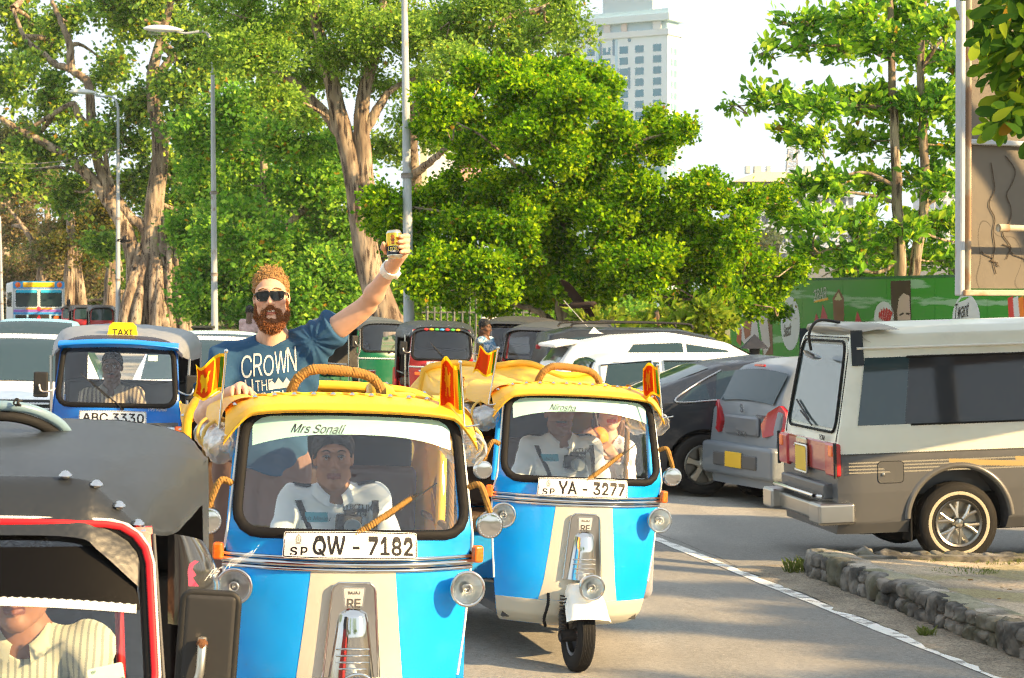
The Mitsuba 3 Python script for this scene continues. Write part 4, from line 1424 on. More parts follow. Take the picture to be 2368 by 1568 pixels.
for f in np.linspace(0, 1, 20):
    rows.append([LM(388 + 120 * math.sin(g * 1.45) * (0.55 + 0.45 * math.sin(f * 2.6 + 0.3)), 1232 + 210 * f + 20 * g, 5.55 + 0.5 * g * g + 0.25 * (1 - g)) for g in np.linspace(0, 1, 12)])
vz = bk.part('rain_visor', grid(np.array(rows)), 'gloss_dark', None, True, label='glossy black bulging side visor with pink flower print')
scene['gloss_dark'] = two({'type': 'principled', 'base_color': rgb(0.03, 0.032, 0.035), 'roughness': 0.07, 'specular': 0.9, 'clearcoat': 1.0, 'clearcoat_gloss': 0.99})
pp = [LM(446 + dx, 1316 + dy, 5.5) for dx, dy in ((-10, 40), (-12, 5), (-8, -12), (4, -20), (14, -18), (2, -8), (-2, 6), (8, 14), (0, 20), (14, 40))]
bk.part('print', grid(np.array([pp[:5], pp[5:][::-1]])), 'satin', (0.8, 0.12, 0.22), False, vz)
bk.part('visor_lettering', tm((lambda m: np.array([LM(470 + a[0] * 1700 + a[1] * 900, 1345 - a[1] * 1700 - a[0] * 900, 5.48 + a[2]) for a in np.asarray(m.vertices)]))(text('Rs Rami', 0.013, 0.002, False, 0.3)), text('Rs Rami', 0.013, 0.002, False, 0.3).faces), 'satin', (0.8, 0.82, 0.82), False, vz)
gr = [LM(-60, 940, 6.0), LM(0, 938, 6.0), LM(50, 942, 6.02), LM(95, 955, 6.05), LM(135, 978, 6.1), LM(158, 1005, 6.15), LM(166, 1030, 6.2)]
rail = bk.part('roof_rail', tube(spline(gr, 30), 0.016, 10), 'paint', (0.16, 0.26, 0.34), True, label='blue grey roof grab rail')
bk.part('rail_lining', tube(spline([np.array(q) - [0.012, 0.0, 0.03] for q in gr], 30), 0.016, 8), 'rubber', RUBBER, True, rail)
bk.part('rail_wire', tube(spline([LM(36, 940, 5.98), LM(44, 928, 5.98), LM(38, 922, 5.98), LM(32, 934, 5.98), LM(48, 938, 5.98), LM(40, 930, 5.97), LM(52, 926, 5.98)], 24), 0.003, 5), 'satin', (0.03, 0.03, 0.03), True, rail)

# blue taxi
M_AB = stand(258, 0, 7.0, 16.9, 1.6)
ab = plain_tuktuk('auto_rickshaw', 'plain royal blue taxi auto rickshaw with grey black hood and yellow roof sign', M_AB,
                  dict(body=(0.0, 0.16, 0.62), hood_col=(0.025, 0.02, 0.025), hood_top=(0.2, 0.21, 0.22), hood_z=0.01, fall=0.03, studs=False, trim=(0.01, 0.12, 0.5), rear_window=True, dash=(0.02, 0.06, 0.12),
                       plate='ABC 3330', plate_at=(-0.02, 0.985), wiper=((0.05, 1.055), (-0.29, 1.33)), mirror_size=(0.115, 0.2), mir_up=0.03))
xs = np.linspace(-0.47, 0.47, 31)
vis = [[(x, 0.11 + 0.1 * (abs(x) / 0.47) ** 2 + y, z - 0.03 * (abs(x) / 0.47) ** 2) for x in xs] for (y, z) in ((0.13, 1.605), (0.0, 1.6), (-0.05, 1.575), (-0.045, 1.56), (0.06, 1.535))]
ab.part('sun_peak', grid(np.array(vis)), 'paint', (0.0, 0.22, 0.75), True)
sg_ = extrude(Polygon([(-0.115, 0), (0.115, 0), (0.105, 0.035), (0.1, 0.075), (0.075, 0.1), (-0.075, 0.1), (-0.1, 0.075), (-0.105, 0.035)]).buffer(0.006), 0.09)
TS = Thing('taxi_sign', 'yellow roof sign reading TAXI on the blue auto rickshaw', 'taxi sign', M=M_AB @ place(0.02, 0.36, 1.625))
TS.part('box', mv(xz(sg_), (0, 0.04, 0)), 'plastic', (0.9, 0.62, 0.01), 30)
TS.part('lettering', mv(xz(centred(text('TAXI', 0.048, 0.002, True))), (0, -0.05, 0.026)), 'satin', (0.02, 0.015, 0.01), False)
for s in (-1, 1):
    TS.part('foot', mv(ball(0.014, (0, 0, 0), sub=2), (s * 0.085, -0.045, 0.004)), 'plastic', (0.9, 0.62, 0.01), True)
ab.part('badge_lettering', flat_on_front(text('TVS KING', 0.022, 0.001, True, 0.2), 0.24, 1.045, 0.006), 'metal', (0.7, 0.72, 0.75), False)
ab.part('windscreen_sticker', flat_on_front(extrude(rrect(0.075, 0.045, 0.003, 3), 0.0008), 0.27, 1.455, 0.003), 'matte', (0.6, 0.75, 0.65), False)
for s in (-1, 1):
    c = on_front(s * 0.36, 0.86, 0.01)
    lp = ab.part('headlamp', mv(cbox(0.2, 0.05, 0.12, (0, 0, 0), 0.02, 2), c, rz=s * 14), 'chrome', (0.7, 0.72, 0.72), 40)
    ab.part('indicator', mv(cbox(0.06, 0.055, 0.13, (s * 0.12, -0.004, 0), 0.02, 2), c, rz=s * 14), 'amber', None, 40, lp)
ab.part('bumper_band', skin_patch(lambda z: -0.47, lambda z: 0.47, np.linspace(0.9, 0.95, 4), 24, 0.02, 0.03), 'satin', (0.1, 0.11, 0.12), True)

# green and red ones parked across the road, dark ones beyond, and the far row
plain_tuktuk('auto_rickshaw', 'dark green auto rickshaw with grey hood parked left of the red one', stand(897, 0, 28.0, 37.0, 1.5), dict(body=(0.0, 0.13, 0.06), hood_col=(0.07, 0.08, 0.08), hood_top=(0.11, 0.12, 0.12), hood_z=0.0, lamps='square', strip=(0.6, 0.65, 0.65), studs=False, wiper=((0.0, 1.06), (0.2, 1.3))))
GN = plain_tuktuk('auto_rickshaw', 'bright red auto rickshaw with black hood and a GN number plate', stand(1018, 0, 6.0, 33.2, 1.5), dict(body=(0.55, 0.006, 0.01), hood_col=(0.03, 0.035, 0.035), hood_top=(0.035, 0.04, 0.04), hood_z=-0.02, indicators=True, strip=(0.55, 0.65, 0.65), plate='GN', prov='WP', nstud=10, wiper=((0.08, 1.06), (-0.2, 1.36))))
for i, c in enumerate([(0.8, 0.05, 0.05), (0.8, 0.5, 0.02), (0.1, 0.6, 0.1), (0.1, 0.4, 0.8), (0.8, 0.05, 0.05), (0.1, 0.6, 0.1), (0.8, 0.5, 0.02)]):
    x = -0.24 + 0.08 * i
    GN.part('garland', mv(ball(0.028, (0, 0, 0), (1.3, 0.6, 0.7), 1), on_front(x, 1.535, 0.03)), 'satin', c, True)
plain_tuktuk('auto_rickshaw', 'black auto rickshaw with red window frame half hidden behind the white cars', stand(1215, 0, -22.0, 34.5, 1.5), dict(body=(0.4, 0.01, 0.015), hood_col=(0.05, 0.055, 0.06), hood_top=(0.08, 0.085, 0.09), hood_z=0.0, studs=False, mirrors=False))
plain_tuktuk('auto_rickshaw', 'black hooded auto rickshaw behind the pedestrian in the blue shirt', stand(1165, 0, -12.0, 38.5, 1.5), dict(body=(0.05, 0.05, 0.06), hood_col=(0.05, 0.055, 0.06), hood_top=(0.07, 0.07, 0.075), hood_z=0.05, studs=False, mirrors=False))
plain_tuktuk('auto_rickshaw', 'large dark hooded auto rickshaw under the bright tree, only its roof showing', stand(1290, 0, -30.0, 37.5, 1.5), dict(body=(0.04, 0.04, 0.045), hood_col=(0.05, 0.055, 0.06), hood_top=(0.06, 0.06, 0.065), hood_z=0.03, studs=False, mirrors=False, simple=True))
for i, (u, Y, yw, lab) in enumerate([(236, 92, 12, 'red auto rickshaw with black hood beside the lamp post, rightmost of the far row'), (196, 97, 14, 'red auto rickshaw with black hood, middle of the far row by the bus'), (168, 101, 16, 'dark red auto rickshaw with black hood next to the bus, leftmost of the far row')]):
    plain_tuktuk('auto_rickshaw', lab, stand(u, 0, yw, Y, 0), dict(body=(0.4, 0.01, 0.015), hood_col=(0.03, 0.03, 0.032), hood_top=(0.04, 0.04, 0.042), hood_z=0.05, studs=False, mirrors=False, simple=True, group='auto rickshaws in the far row'))
# ------------------------------------------------------------------ trees: limbs as pipes, crowns as sprays of separate leaves
def leaves_mesh(base, dirs, size, rs, width=0.42, droop=0.2):
    """One folded leaf (two triangles) per base point, pointing along dirs."""
    n = len(base)
    d = dirs + rs.standard_normal((n, 3)) * 0.45
    d[:, 2] -= droop
    d /= np.linalg.norm(d, axis=1, keepdims=True)
    u = rs.standard_normal((n, 3)) * 0.7 + [0, 0, 1.0]
    s = np.cross(d, u); s /= np.linalg.norm(s, axis=1, keepdims=True) + 1e-9
    nn = np.cross(s, d)
    L = (size * rs.uniform(0.45, 1.45, n))[:, None]
    fold = 0.1
    a = base; b = base + d * L
    m = base + d * L * 0.55
    l, r = m - s * L * width + nn * L * fold, m + s * L * width + nn * L * fold
    V = np.stack([a, l, b, r], 1).reshape(-1, 3)
    k = np.arange(n) * 4
    F = np.vstack([np.stack([k, k + 2, k + 1], 1), np.stack([k, k + 3, k + 2], 1)])
    return V, F


def spray_points(blobs, depth, Y0, per_px, rs, flat=0.8, clump=0.26, behind=0.0):
    """Twig ends through clumps scattered over flattened blobs (U, V, R in pixels) at distance Y0, spread in depth."""
    C = []
    for b in blobs:
        U, V, R = b[:3]
        dy = b[3] if len(b) > 3 else rs.uniform(-1 + behind, 1 + behind) * depth
        Y = Y0 + dy
        c = P(U, V, Y); r = R * Y / FPX
        n = max(6, int(per_px * R * R))
        nc = max(3, int(2.2 + (R / 13) ** 1.25))
        q = rs.standard_normal((nc, 3)); q /= np.linalg.norm(q, axis=1, keepdims=True)
        cc = q * (0.25 + 0.75 * rs.random(nc) ** 0.45)[:, None] * [r, r, r * flat]
        w = rs.uniform(0.45, 1.35, nc); w /= w.sum()
        k = rs.choice(nc, n, p=w)
        g = rs.standard_normal((n, 3)) * clump * r * rs.uniform(0.5, 1.1, nc)[k][:, None] * [1, 1, 0.55]
        pts = c + cc[k] + g
        o = pts - c; o /= np.linalg.norm(o, axis=1, keepdims=True) + 1e-9
        C.append((pts, o, np.repeat(c[None], n, 0), c + cc[k]))
    return [np.concatenate(x) for x in zip(*C)]


def leaf_numbers(cols, n, n_leaf, rs):
    """Palette numbers: one green per spray, a little lighter or darker from leaf to leaf, a few yellowed leaves."""
    nos = np.array([[swatch(np.clip(np.array(c) * k, 0, 1)) for k in (0.78, 0.9, 1.0, 1.12, 1.28)] for c in list(cols) + [(0.42, 0.26, 0.03)]])
    row = np.repeat(rs.integers(len(cols), size=n), n_leaf)
    row[rs.random(n * n_leaf) < 0.012] = len(cols)
    return nos[row, rs.integers(5, size=n * n_leaf)]


def crown(blobs, Y0, depth, per_px, leaf, n_leaf, cols, seed, flat=0.8, width=0.42, droop=0.2, spread=2.2, up=0.35, behind=0.0):
    rs = np.random.default_rng(seed)
    tips, out, hub, cen = spray_points(blobs, depth, Y0, per_px, rs, flat, behind=behind)
    n = len(tips)
    d = out * 0.8 + rs.standard_normal((n, 3)) * 0.5 + [0, 0, up]
    d /= np.linalg.norm(d, axis=1, keepdims=True)
    base = np.repeat(tips, n_leaf, 0) + rs.standard_normal((n * n_leaf, 3)) * leaf * spread * 0.5
    base += np.repeat(d, n_leaf, 0) * (rs.uniform(-1, 1, (n * n_leaf, 1)) * leaf * spread)
    V, F = leaves_mesh(base, np.repeat(d, n_leaf, 0), leaf, rs, width, droop)
    return tm(V, F), np.repeat(leaf_numbers(cols, n, n_leaf, rs), 4), tips, cen, hub


def limb(pts, r0, r1, Y, n=26, seed=0, sides=10, dys=None):
    """A limb through photograph pixels at distance Y."""
    q = [P(p[0], p[1], Y + (p[2] if len(p) > 2 else 0)) for p in pts]
    s = spline(q, n)
    rs = np.random.default_rng(seed)
    s[1:-1] += rs.standard_normal((n - 2, 3)) * min(r0, 0.12) * 0.12
    return tube(s, np.linspace(r0, r1, n), sides), s


def twigs(joints, cen, rs, r=0.03, frac=1.0, sag=0.1):
    """Thin branches from the nearest limb joint to crown centres."""
    J = np.asarray(joints)
    cen = cen[rs.random(len(cen)) <= frac]
    dd = np.linalg.norm((J[None] - cen[:, None]) * [1, 1, 1.3], axis=2) + 0.6 * np.maximum(0, J[None, :, 2] - cen[:, None, 2])
    j = J[dd.argmin(1)]
    L = np.linalg.norm(cen - j, axis=1)[:, None]
    mid = (j + cen) / 2 + rs.standard_normal(cen.shape) * L * 0.09 - np.array([0, 0, 1.0]) * L * sag * rs.uniform(-0.5, 1, L.shape)
    f = np.linspace(0, 1, 8)[None]
    return [tubes(bend(j, mid, cen, 8), r * ((0.6 + 0.25 * L) * (1 - f) + 0.25 * f), 5)]


def tree(name, label, limbs, blobs, Y0, depth, per_px, leaf, n_leaf, cols, seed, group=None, twig=0.03, twig_frac=1.0, tip_twigs=0.12, **kw):
    rs = np.random.default_rng(seed + 1)
    t = Thing(name, label, 'tree', group)
    lm, joints = [], []
    for L in limbs:
        m, s = limb(L[0], L[1], L[2], Y0 + (L[3] if len(L) > 3 else 0), seed=seed + len(joints))
        lm.append(m); joints += list(s)
    leafm, lc, tips, cen, hub = crown(blobs, Y0, depth, per_px, leaf, n_leaf, cols, seed, **kw)
    cents = np.unique(np.round(cen, 4), axis=0)
    both, first = np.unique(np.round(cen, 4), axis=0, return_index=True)
    hubs = np.unique(np.round(hub, 4), axis=0)
    tw = twigs(joints, hubs, rs, twig, 1.0)
    keep = rs.random(len(both)) < twig_frac
    a_, b_ = hub[first][keep], both[keep]
    L_ = np.linalg.norm(b_ - a_, axis=1)[:, None]
    tw.append(tubes(bend(a_, (a_ + b_) / 2 + rs.standard_normal(a_.shape) * L_ * 0.12, b_, 6), twig * (0.45 - 0.33 * np.linspace(0, 1, 6)[None] + 0 * L_), 4))
    e = tips[rs.random(len(tips)) < tip_twigs]
    j = np.concatenate([cents[np.linalg.norm(cents[None] - q[:, None], axis=2).argmin(1)] for q in np.array_split(e, max(1, len(e) // 300))])
    tw.append(tubes(bend(j, (j + e) / 2 + rs.standard_normal(e.shape) * 0.03, e, 4), np.broadcast_to(twig * np.linspace(0.3, 0.1, 4), (len(e), 4)), 4))
    t.part('trunk', lm[0], 'bark', None, True)
    for m in lm[1:]:
        t.part('limb', m, 'bark', None, True)
    if tw:
        t.part('branches', cat(tw), 'bark', None, True, kind='stuff')
    t.part('crown', leafm, 'leaf', lc, False, kind='stuff')
    return t


# bright small-leaved tree in the middle
FT = [(1121, 170, 46), (1080, 205, 35), (1191, 172, 48), (1256, 165, 50), (1356, 190, 50), (1021, 245, 48), (1061, 285, 55), (990, 285, 32), (1231, 240, 75), (1306, 240, 70), (1390, 225, 45),
      (1481, 285, 52), (1431, 315, 58), (1555, 312, 42), (1598, 300, 22), (1156, 325, 75), (1271, 325, 80), (1381, 350, 78), (1505, 355, 55), (1085, 355, 45),
      (907, 462, 48), (872, 484, 24), (982, 467, 60), (1081, 452, 66), (1181, 430, 78), (1281, 425, 80), (1406, 425, 82), (1530, 445, 72), (1630, 455, 60), (1705, 462, 48), (1765, 462, 38), (1800, 472, 20),
      (890, 540, 34), (957, 542, 62), (1056, 545, 76), (1181, 535, 85), (1306, 530, 85), (1431, 535, 85), (1555, 545, 78), (1655, 552, 66), (1710, 540, 45),
      (982, 624, 64), (1106, 628, 76), (1231, 628, 78), (1356, 648, 72), (1481, 618, 78), (1605, 618, 74), (1705, 626, 62), (1780, 642, 46), (1830, 624, 26),
      (1580, 688, 46), (1680, 694, 42), (1755, 698, 38), (1800, 713, 22), (1031, 684, 50), (1156, 690, 46), (1256, 690, 42)]
GREENS_FRONT = [(0.34, 0.56, 0.012), (0.22, 0.46, 0.012), (0.1, 0.27, 0.012), (0.48, 0.66, 0.02), (0.08, 0.21, 0.015)]
tree('tree', 'bushy bright green small-leaved tree with tiered crown behind the parked cars in the middle',
     [([(1300, 775), (1298, 690), (1290, 600), (1300, 480), (1305, 380), (1298, 260), (1290, 190)], 0.16, 0.03),
      ([(1296, 760), (1240, 720), (1150, 690), (1060, 660)], 0.09, 0.02), ([(1300, 745), (1370, 700), (1480, 670), (1600, 650), (1700, 640), (1800, 640)], 0.08, 0.012), ([(1480, 672), (1560, 690), (1680, 696), (1790, 712)], 0.04, 0.012),
      ([(1298, 640), (1200, 560), (1080, 500), (960, 480)], 0.07, 0.02), ([(1298, 600), (1420, 520), (1560, 480), (1720, 470)], 0.07, 0.02),
      ([(1300, 470), (1200, 390), (1120, 320), (1050, 280)], 0.05, 0.015), ([(1302, 440), (1400, 370), (1500, 320), (1590, 300)], 0.05, 0.015)],
     FT, 43, 2.2, 0.15, 0.085, 10, GREENS_FRONT, 21, flat=0.72, twig=0.02, spread=1.7, tip_twigs=0.03)

# dark tree mass left of the middle
GREENS_DARK = [(0.154, 0.36, 0.056), (0.216, 0.466, 0.056), (0.308, 0.574, 0.056), (0.108, 0.269, 0.042), (0.462, 0.682, 0.085)]
tree('tree', 'dense dark green tree filling the space behind the man, left of the forked trunk',
     [([(640, 760), (635, 640), (620, 500), (610, 380), (600, 260)], 0.3, 0.06), ([(630, 600), (540, 500), (480, 420)], 0.14, 0.04), ([(625, 560), (720, 470), (790, 400)], 0.14, 0.04)],
     [(500, 330, 75), (590, 300, 80), (690, 320, 80), (770, 380, 70), (470, 430, 65), (590, 430, 90), (710, 450, 90), (790, 520, 60), (455, 530, 55), (550, 550, 90), (670, 570, 90), (770, 620, 70),
      (500, 650, 80), (620, 680, 80), (730, 700, 70), (820, 690, 45), (560, 240, 60), (660, 240, 60), (460, 690, 50), (580, 740, 50), (690, 750, 50), (800, 740, 40)],
     68, 4.0, 0.115, 0.15, 8, GREENS_DARK, 33, twig=0.04, twig_frac=0.25, tip_twigs=0.02)

# tall tree with the forked trunk
GREENS_RAIN = [(0.243, 0.426, 0.064), (0.35, 0.547, 0.077), (0.161, 0.304, 0.052), (0.484, 0.67, 0.09)]
tree('tree', 'tall spreading tree with a thick forked pale trunk right behind the raised arm',
     [([(905, 775), (880, 700), (850, 600), (835, 500), (822, 420), (800, 330), (775, 230), (760, 160), (735, 60), (720, -40)], 0.44, 0.12),
      ([(848, 600), (850, 480), (838, 360), (836, 260), (850, 180), (880, 80), (890, -40)], 0.32, 0.1),
      ([(885, 735), (915, 745), (945, 790)], 0.34, 0.2), ([(870, 740), (850, 755), (835, 790)], 0.3, 0.18),
      ([(955, 620, 3), (958, 480, 3), (955, 380, 2), (948, 290, 1), (975, 230), (1030, 150), (1090, 90), (1170, 40), (1260, 20)], 0.24, 0.08),
      ([(952, 410, 1), (1000, 370, -1), (1048, 330, -2)], 0.13, 0.05), ([(970, 240), (1040, 185), (1120, 170), (1200, 120)], 0.12, 0.04),
      ([(800, 330), (740, 250), (680, 190), (600, 150)], 0.16, 0.05), ([(845, 300), (880, 240), (900, 210), (960, 180)], 0.16, 0.05)],
     [(560, 40, 85), (650, 60, 90), (760, 40, 90), (520, 130, 60), (600, 150, 75), (700, 165, 75), (640, 240, 50), (860, 60, 95), (960, 80, 85), (1040, 50, 78), (1130, 25, 78), (1210, 18, 66), (1290, 35, 52),
      (1325, 62, 34), (1365, 92, 16), (870, 190, 45), (980, 200, 60), (975, 290, 60), (1060, 150, 55), (1160, 100, 52), (1240, 90, 48), (1290, 120, 28), (915, 330, 50), (1290, 165, 26), (1240, 200, 28),
      (700, -60, 100), (900, -60, 100), (1100, -50, 90), (1290, -40, 60), (540, -50, 90), (790, 120, 60), (720, 260, 45)],
     58, 4.5, 0.075, 0.12, 9, GREENS_RAIN, 44, twig=0.04, twig_frac=0.6, tip_twigs=0.04, width=0.34, droop=0.45)

# banyan at the left
GREENS_BAN = [(0.143, 0.289, 0.062), (0.233, 0.425, 0.075), (0.337, 0.517, 0.075), (0.091, 0.182, 0.05), (0.517, 0.668, 0.075)]
ban = tree('tree', 'huge old banyan with bare orange-lit limbs and hanging roots at the left',
     [([(345, 790), (340, 680), (350, 560), (362, 440), (370, 340), (358, 260), (352, 180), (372, 90), (395, 0)], 0.5, 0.14),
      ([(320, 790), (312, 690), (310, 600), (285, 520), (240, 450), (190, 390), (130, 345), (60, 310), (-20, 260)], 0.42, 0.1),
      ([(295, 560), (262, 470), (228, 380), (212, 310), (180, 268), (165, 240), (80, 290)], 0.28, 0.08),
      ([(212, 330), (205, 200), (160, 160), (130, 150), (105, 128), (60, 90), (30, 20)], 0.2, 0.07), ([(165, 165), (160, 100), (140, 50), (120, 0)], 0.18, 0.08),
      ([(366, 350), (390, 300), (430, 270), (475, 230), (520, 190)], 0.3, 0.08), ([(355, 190), (400, 130), (440, 90), (470, 40)], 0.2, 0.06),
      ([(350, 560), (330, 520), (300, 500), (255, 420), (240, 330)], 0.3, 0.08), ([(405, 790), (400, 700), (380, 600), (366, 470)], 0.4, 0.2), ([(375, 100), (420, 150), (436, 180)], 0.2, 0.12)],
     [(60, 50, 62), (170, 50, 50), (300, 50, 62), (400, 40, 55), (468, 80, 55), (30, 180, 62), (130, 230, 55), (260, 160, 48), (320, 230, 50), (430, 190, 55), (80, 330, 55), (200, 330, 45), (300, 320, 50),
      (430, 300, 55), (30, 420, 55), (150, 430, 48), (300, 420, 50), (420, 390, 48), (500, 150, 48), (240, 10, 45), (400, 470, 50), (440, 560, 50), (110, 120, 38), (20, -20, 60), (330, -30, 60), (450, -20, 60),
      (260, 560, 40), (370, 640, 52), (330, 655, 38), (410, 660, 42), (450, 620, 40), (480, 400, 50), (490, 500, 50), (500, 600, 50)],
     86, 5.0, 0.085, 0.21, 8, GREENS_BAN, 55, twig=0.07, twig_frac=0.5, tip_twigs=0.05, behind=0.35, width=0.4, droop=0.3)
roots = []
rs = np.random.default_rng(8)
for i in range(46):
    u = rs.uniform(285, 440); d = rs.uniform(-2.2, -0.2)
    top = P(u + (365 - u) * 0.35 + rs.uniform(-10, 10), rs.uniform(560, 700), 86 + d * 0.4)
    foot = P(u + (u - 360) * rs.uniform(0, 0.25), 792, 86 + d); foot[2] = 0.0
    mid = (top + foot) / 2 + [rs.uniform(-0.15, 0.15), -0.2, 0.3]
    roots.append(tube(spline([top, mid, foot], 10), np.linspace(rs.uniform(0.06, 0.2), rs.uniform(0.12, 0.34), 10), 7))
for r_ in roots:
    ban.part('hanging_root', r_, 'bark', None, True)

# dry olive trees far left, and grey trunks by the road
OLIVE = [(0.332, 0.254, 0.117), (0.234, 0.234, 0.088), (0.176, 0.234, 0.069), (0.429, 0.332, 0.176)]
tree('tree', 'dry olive brown tree far down the road at the left edge',
     [([(90, 760), (95, 640), (110, 520), (100, 420)], 0.4, 0.1), ([(100, 600), (50, 520), (10, 470)], 0.2, 0.06), ([(105, 560), (160, 490), (210, 450)], 0.2, 0.06)],
     [(20, 440, 55), (90, 450, 55), (160, 470, 50), (220, 490, 45), (30, 530, 60), (120, 560, 60), (200, 570, 55), (270, 590, 45), (40, 610, 60), (140, 640, 50), (230, 660, 40), (0, 650, 50), (290, 680, 35)],
     130, 7.0, 0.18, 0.2, 7, OLIVE, 66, twig=0.12, tip_twigs=0.3)
tree('tree', 'light green tree behind the banyan at the far left edge',
     [([(10, 700), (12, 500), (15, 380)], 0.4, 0.1)],
     [(10, 340, 50), (60, 380, 50), (-20, 400, 60), (110, 400, 40), (30, 300, 30)], 150, 6, 0.2, 0.25, 7, [(0.12, 0.16, 0.06), (0.16, 0.2, 0.07), (0.09, 0.13, 0.05)], 67, twig=0.1)
for i, (u, v0, r, Y, lab) in enumerate([(160, 480, 0.45, 105, 'grey trunked tree beyond the bus, nearer the left'), (255, 520, 0.38, 98, 'slim pale trunked tree right of the grey trunks by the road')]):
    tree('tree', lab, [([(u - 4, 765), (u, 680), (u + 6, 560), (u + 2, v0)], r, r * 0.4), ([(u + 34, 765), (u + 26, 680), (u + 20, 600), (u + 40, 520)], r * 0.7, r * 0.3)],
         [(u - 30, 560, 35), (u + 40, 540, 40), (u, 500, 40), (u + 30, 610, 30)], Y, 3, 0.14, 0.16, 7, [(0.1, 0.13, 0.03), (0.16, 0.17, 0.03), (0.2, 0.16, 0.03)], 70 + i, twig=0.06)

# broad-leaved tree with tiers at the right
TERM = [(0.39, 0.663, 0.039), (0.234, 0.488, 0.039), (0.127, 0.312, 0.039), (0.546, 0.741, 0.058), (0.098, 0.254, 0.039)]
tree('tree', 'open tiered broad-leaved tree against the sky left of the billboard',
     [([(2085, 690), (2078, 560), (2075, 440), (2068, 300), (2062, 160), (2058, 40), (2052, -60)], 0.14, 0.05), ([(2100, 690), (2125, 560), (2138, 430), (2132, 280), (2128, 160), (2135, 20), (2140, -60)], 0.13, 0.05),
      ([(2065, 250), (1990, 245), (1900, 240), (1800, 240), (1690, 245)], 0.05, 0.012), ([(2062, 140), (1990, 110), (1900, 105), (1800, 110), (1745, 130)], 0.045, 0.01),
      ([(2060, 60), (2000, 40), (1930, 50), (1850, 55)], 0.04, 0.01), ([(2074, 430), (2000, 400), (1930, 410), (1850, 420)], 0.05, 0.012), ([(2078, 470), (2000, 450), (1930, 450), (1850, 500)], 0.05, 0.012),
      ([(2080, 590), (2000, 560), (1920, 575), (1860, 600)], 0.05, 0.012), ([(2132, 300), (2180, 250), (2230, 240)], 0.05, 0.012), ([(2136, 480), (2190, 440), (2240, 430)], 0.05, 0.012), ([(2130, 160), (2180, 90), (2230, 60)], 0.05, 0.012),
      ([(2084, 600), (2030, 630), (1950, 620), (1900, 640)], 0.05, 0.012)],
     [(1850, 60, 42), (1930, 55, 48), (2000, 30, 50), (2100, 30, 55), (2180, 50, 50), (1765, 122, 22), (1850, 108, 30), (1940, 115, 42), (2050, 100, 55), (2150, 125, 55), (1690, 244, 16), (1755, 236, 28),
      (1830, 228, 42), (1900, 245, 52), (1990, 240, 56), (2080, 240, 62), (2170, 235, 58), (2225, 260, 40), (1830, 305, 30), (1900, 325, 44), (2000, 325, 46), (2100, 325, 48), (2190, 335, 42), (1850, 425, 36),
      (1930, 415, 44), (2010, 425, 46), (2100, 415, 48), (2190, 425, 42), (1825, 495, 42), (1900, 515, 44), (1990, 505, 46), (2080, 530, 56), (2170, 525, 56), (1880, 590, 44), (1990, 590, 46), (2100, 600, 50),
      (2190, 600, 44), (1950, 640, 36), (2050, 650, 40), (2230, 540, 40), (2140, -20, 60), (2020, -30, 60), (2215, 150, 40)],
     46, 2.0, 0.026, 0.2, 7, TERM, 81, flat=0.42, width=0.3, twig=0.03, spread=1.0, tip_twigs=0.9, droop=0.0)

# broad-leaved saplings beyond the cars
tree('sapling', 'yellow green broad-leaved saplings with thin trunks between the parked cars and the hoarding',
     [([(1520, 820), (1522, 760), (1518, 720)], 0.07, 0.04), ([(1560, 820), (1556, 760), (1566, 730)], 0.05, 0.02), ([(1640, 800), (1630, 760), (1620, 730)], 0.04, 0.02)],
     [(1470, 768, 26), (1500, 778, 30), (1560, 782, 30), (1590, 745, 30), (1625, 738, 36), (1662, 735, 30), (1676, 790, 20), (1640, 775, 24), (1440, 765, 20), (1400, 750, 22), (1360, 745, 22), (1540, 730, 24)],
     39, 1.0, 0.06, 0.16, 7, [(0.24, 0.36, 0.03), (0.32, 0.4, 0.04), (0.14, 0.26, 0.02)], 91, flat=0.8, width=0.32, spread=1.0, tip_twigs=0.5)

# undergrowth and far woods
def mass(name, label, blobs, Y, depth, per_px, leaf, cols, seed, **kw):
    m, c, *_ = crown(blobs, Y, depth, per_px, leaf, 7, cols, seed, **kw)
    solo(name, label, 'bushes', m, 'leaf', c, False, kind='stuff')


mass('park_bushes', 'dark and yellow green bushes in the park behind the parked auto rickshaws', [(u, 735 + 18 * math.sin(u), 42) for u in range(850, 1480, 48)] + [(u, 690 + 20 * math.sin(u * 2), 45) for u in range(840, 1300, 60)],
     74, 4, 0.11, 0.17, GREENS_DARK + [(0.2, 0.26, 0.04)], 101)
mass('far_woods', 'far line of trees beyond the park', [(u, 660 + 25 * math.sin(u * 0.7), 75) for u in range(-60, 1000, 60)] + [(u, 560 + 25 * math.sin(u * 0.3), 80) for u in range(380, 940, 70)] + [(u, 610, 60) for u in (-20, 60, 130, 260)],
     165, 10, 0.12, 0.4, [(0.06, 0.1, 0.03), (0.1, 0.14, 0.04), (0.13, 0.15, 0.05)], 102)
mass('citi_trees', 'hazy green trees in front of the white office building', [(1735, 590, 40), (1760, 570, 30), (1700, 600, 40), (1850, 625, 50), (1960, 640, 40), (2010, 580, 40), (1990, 620, 40), (2080, 640, 50), (2180, 640, 50)], 210, 8, 0.14, 0.5,
     [(0.1, 0.15, 0.06), (0.14, 0.18, 0.08)], 103)

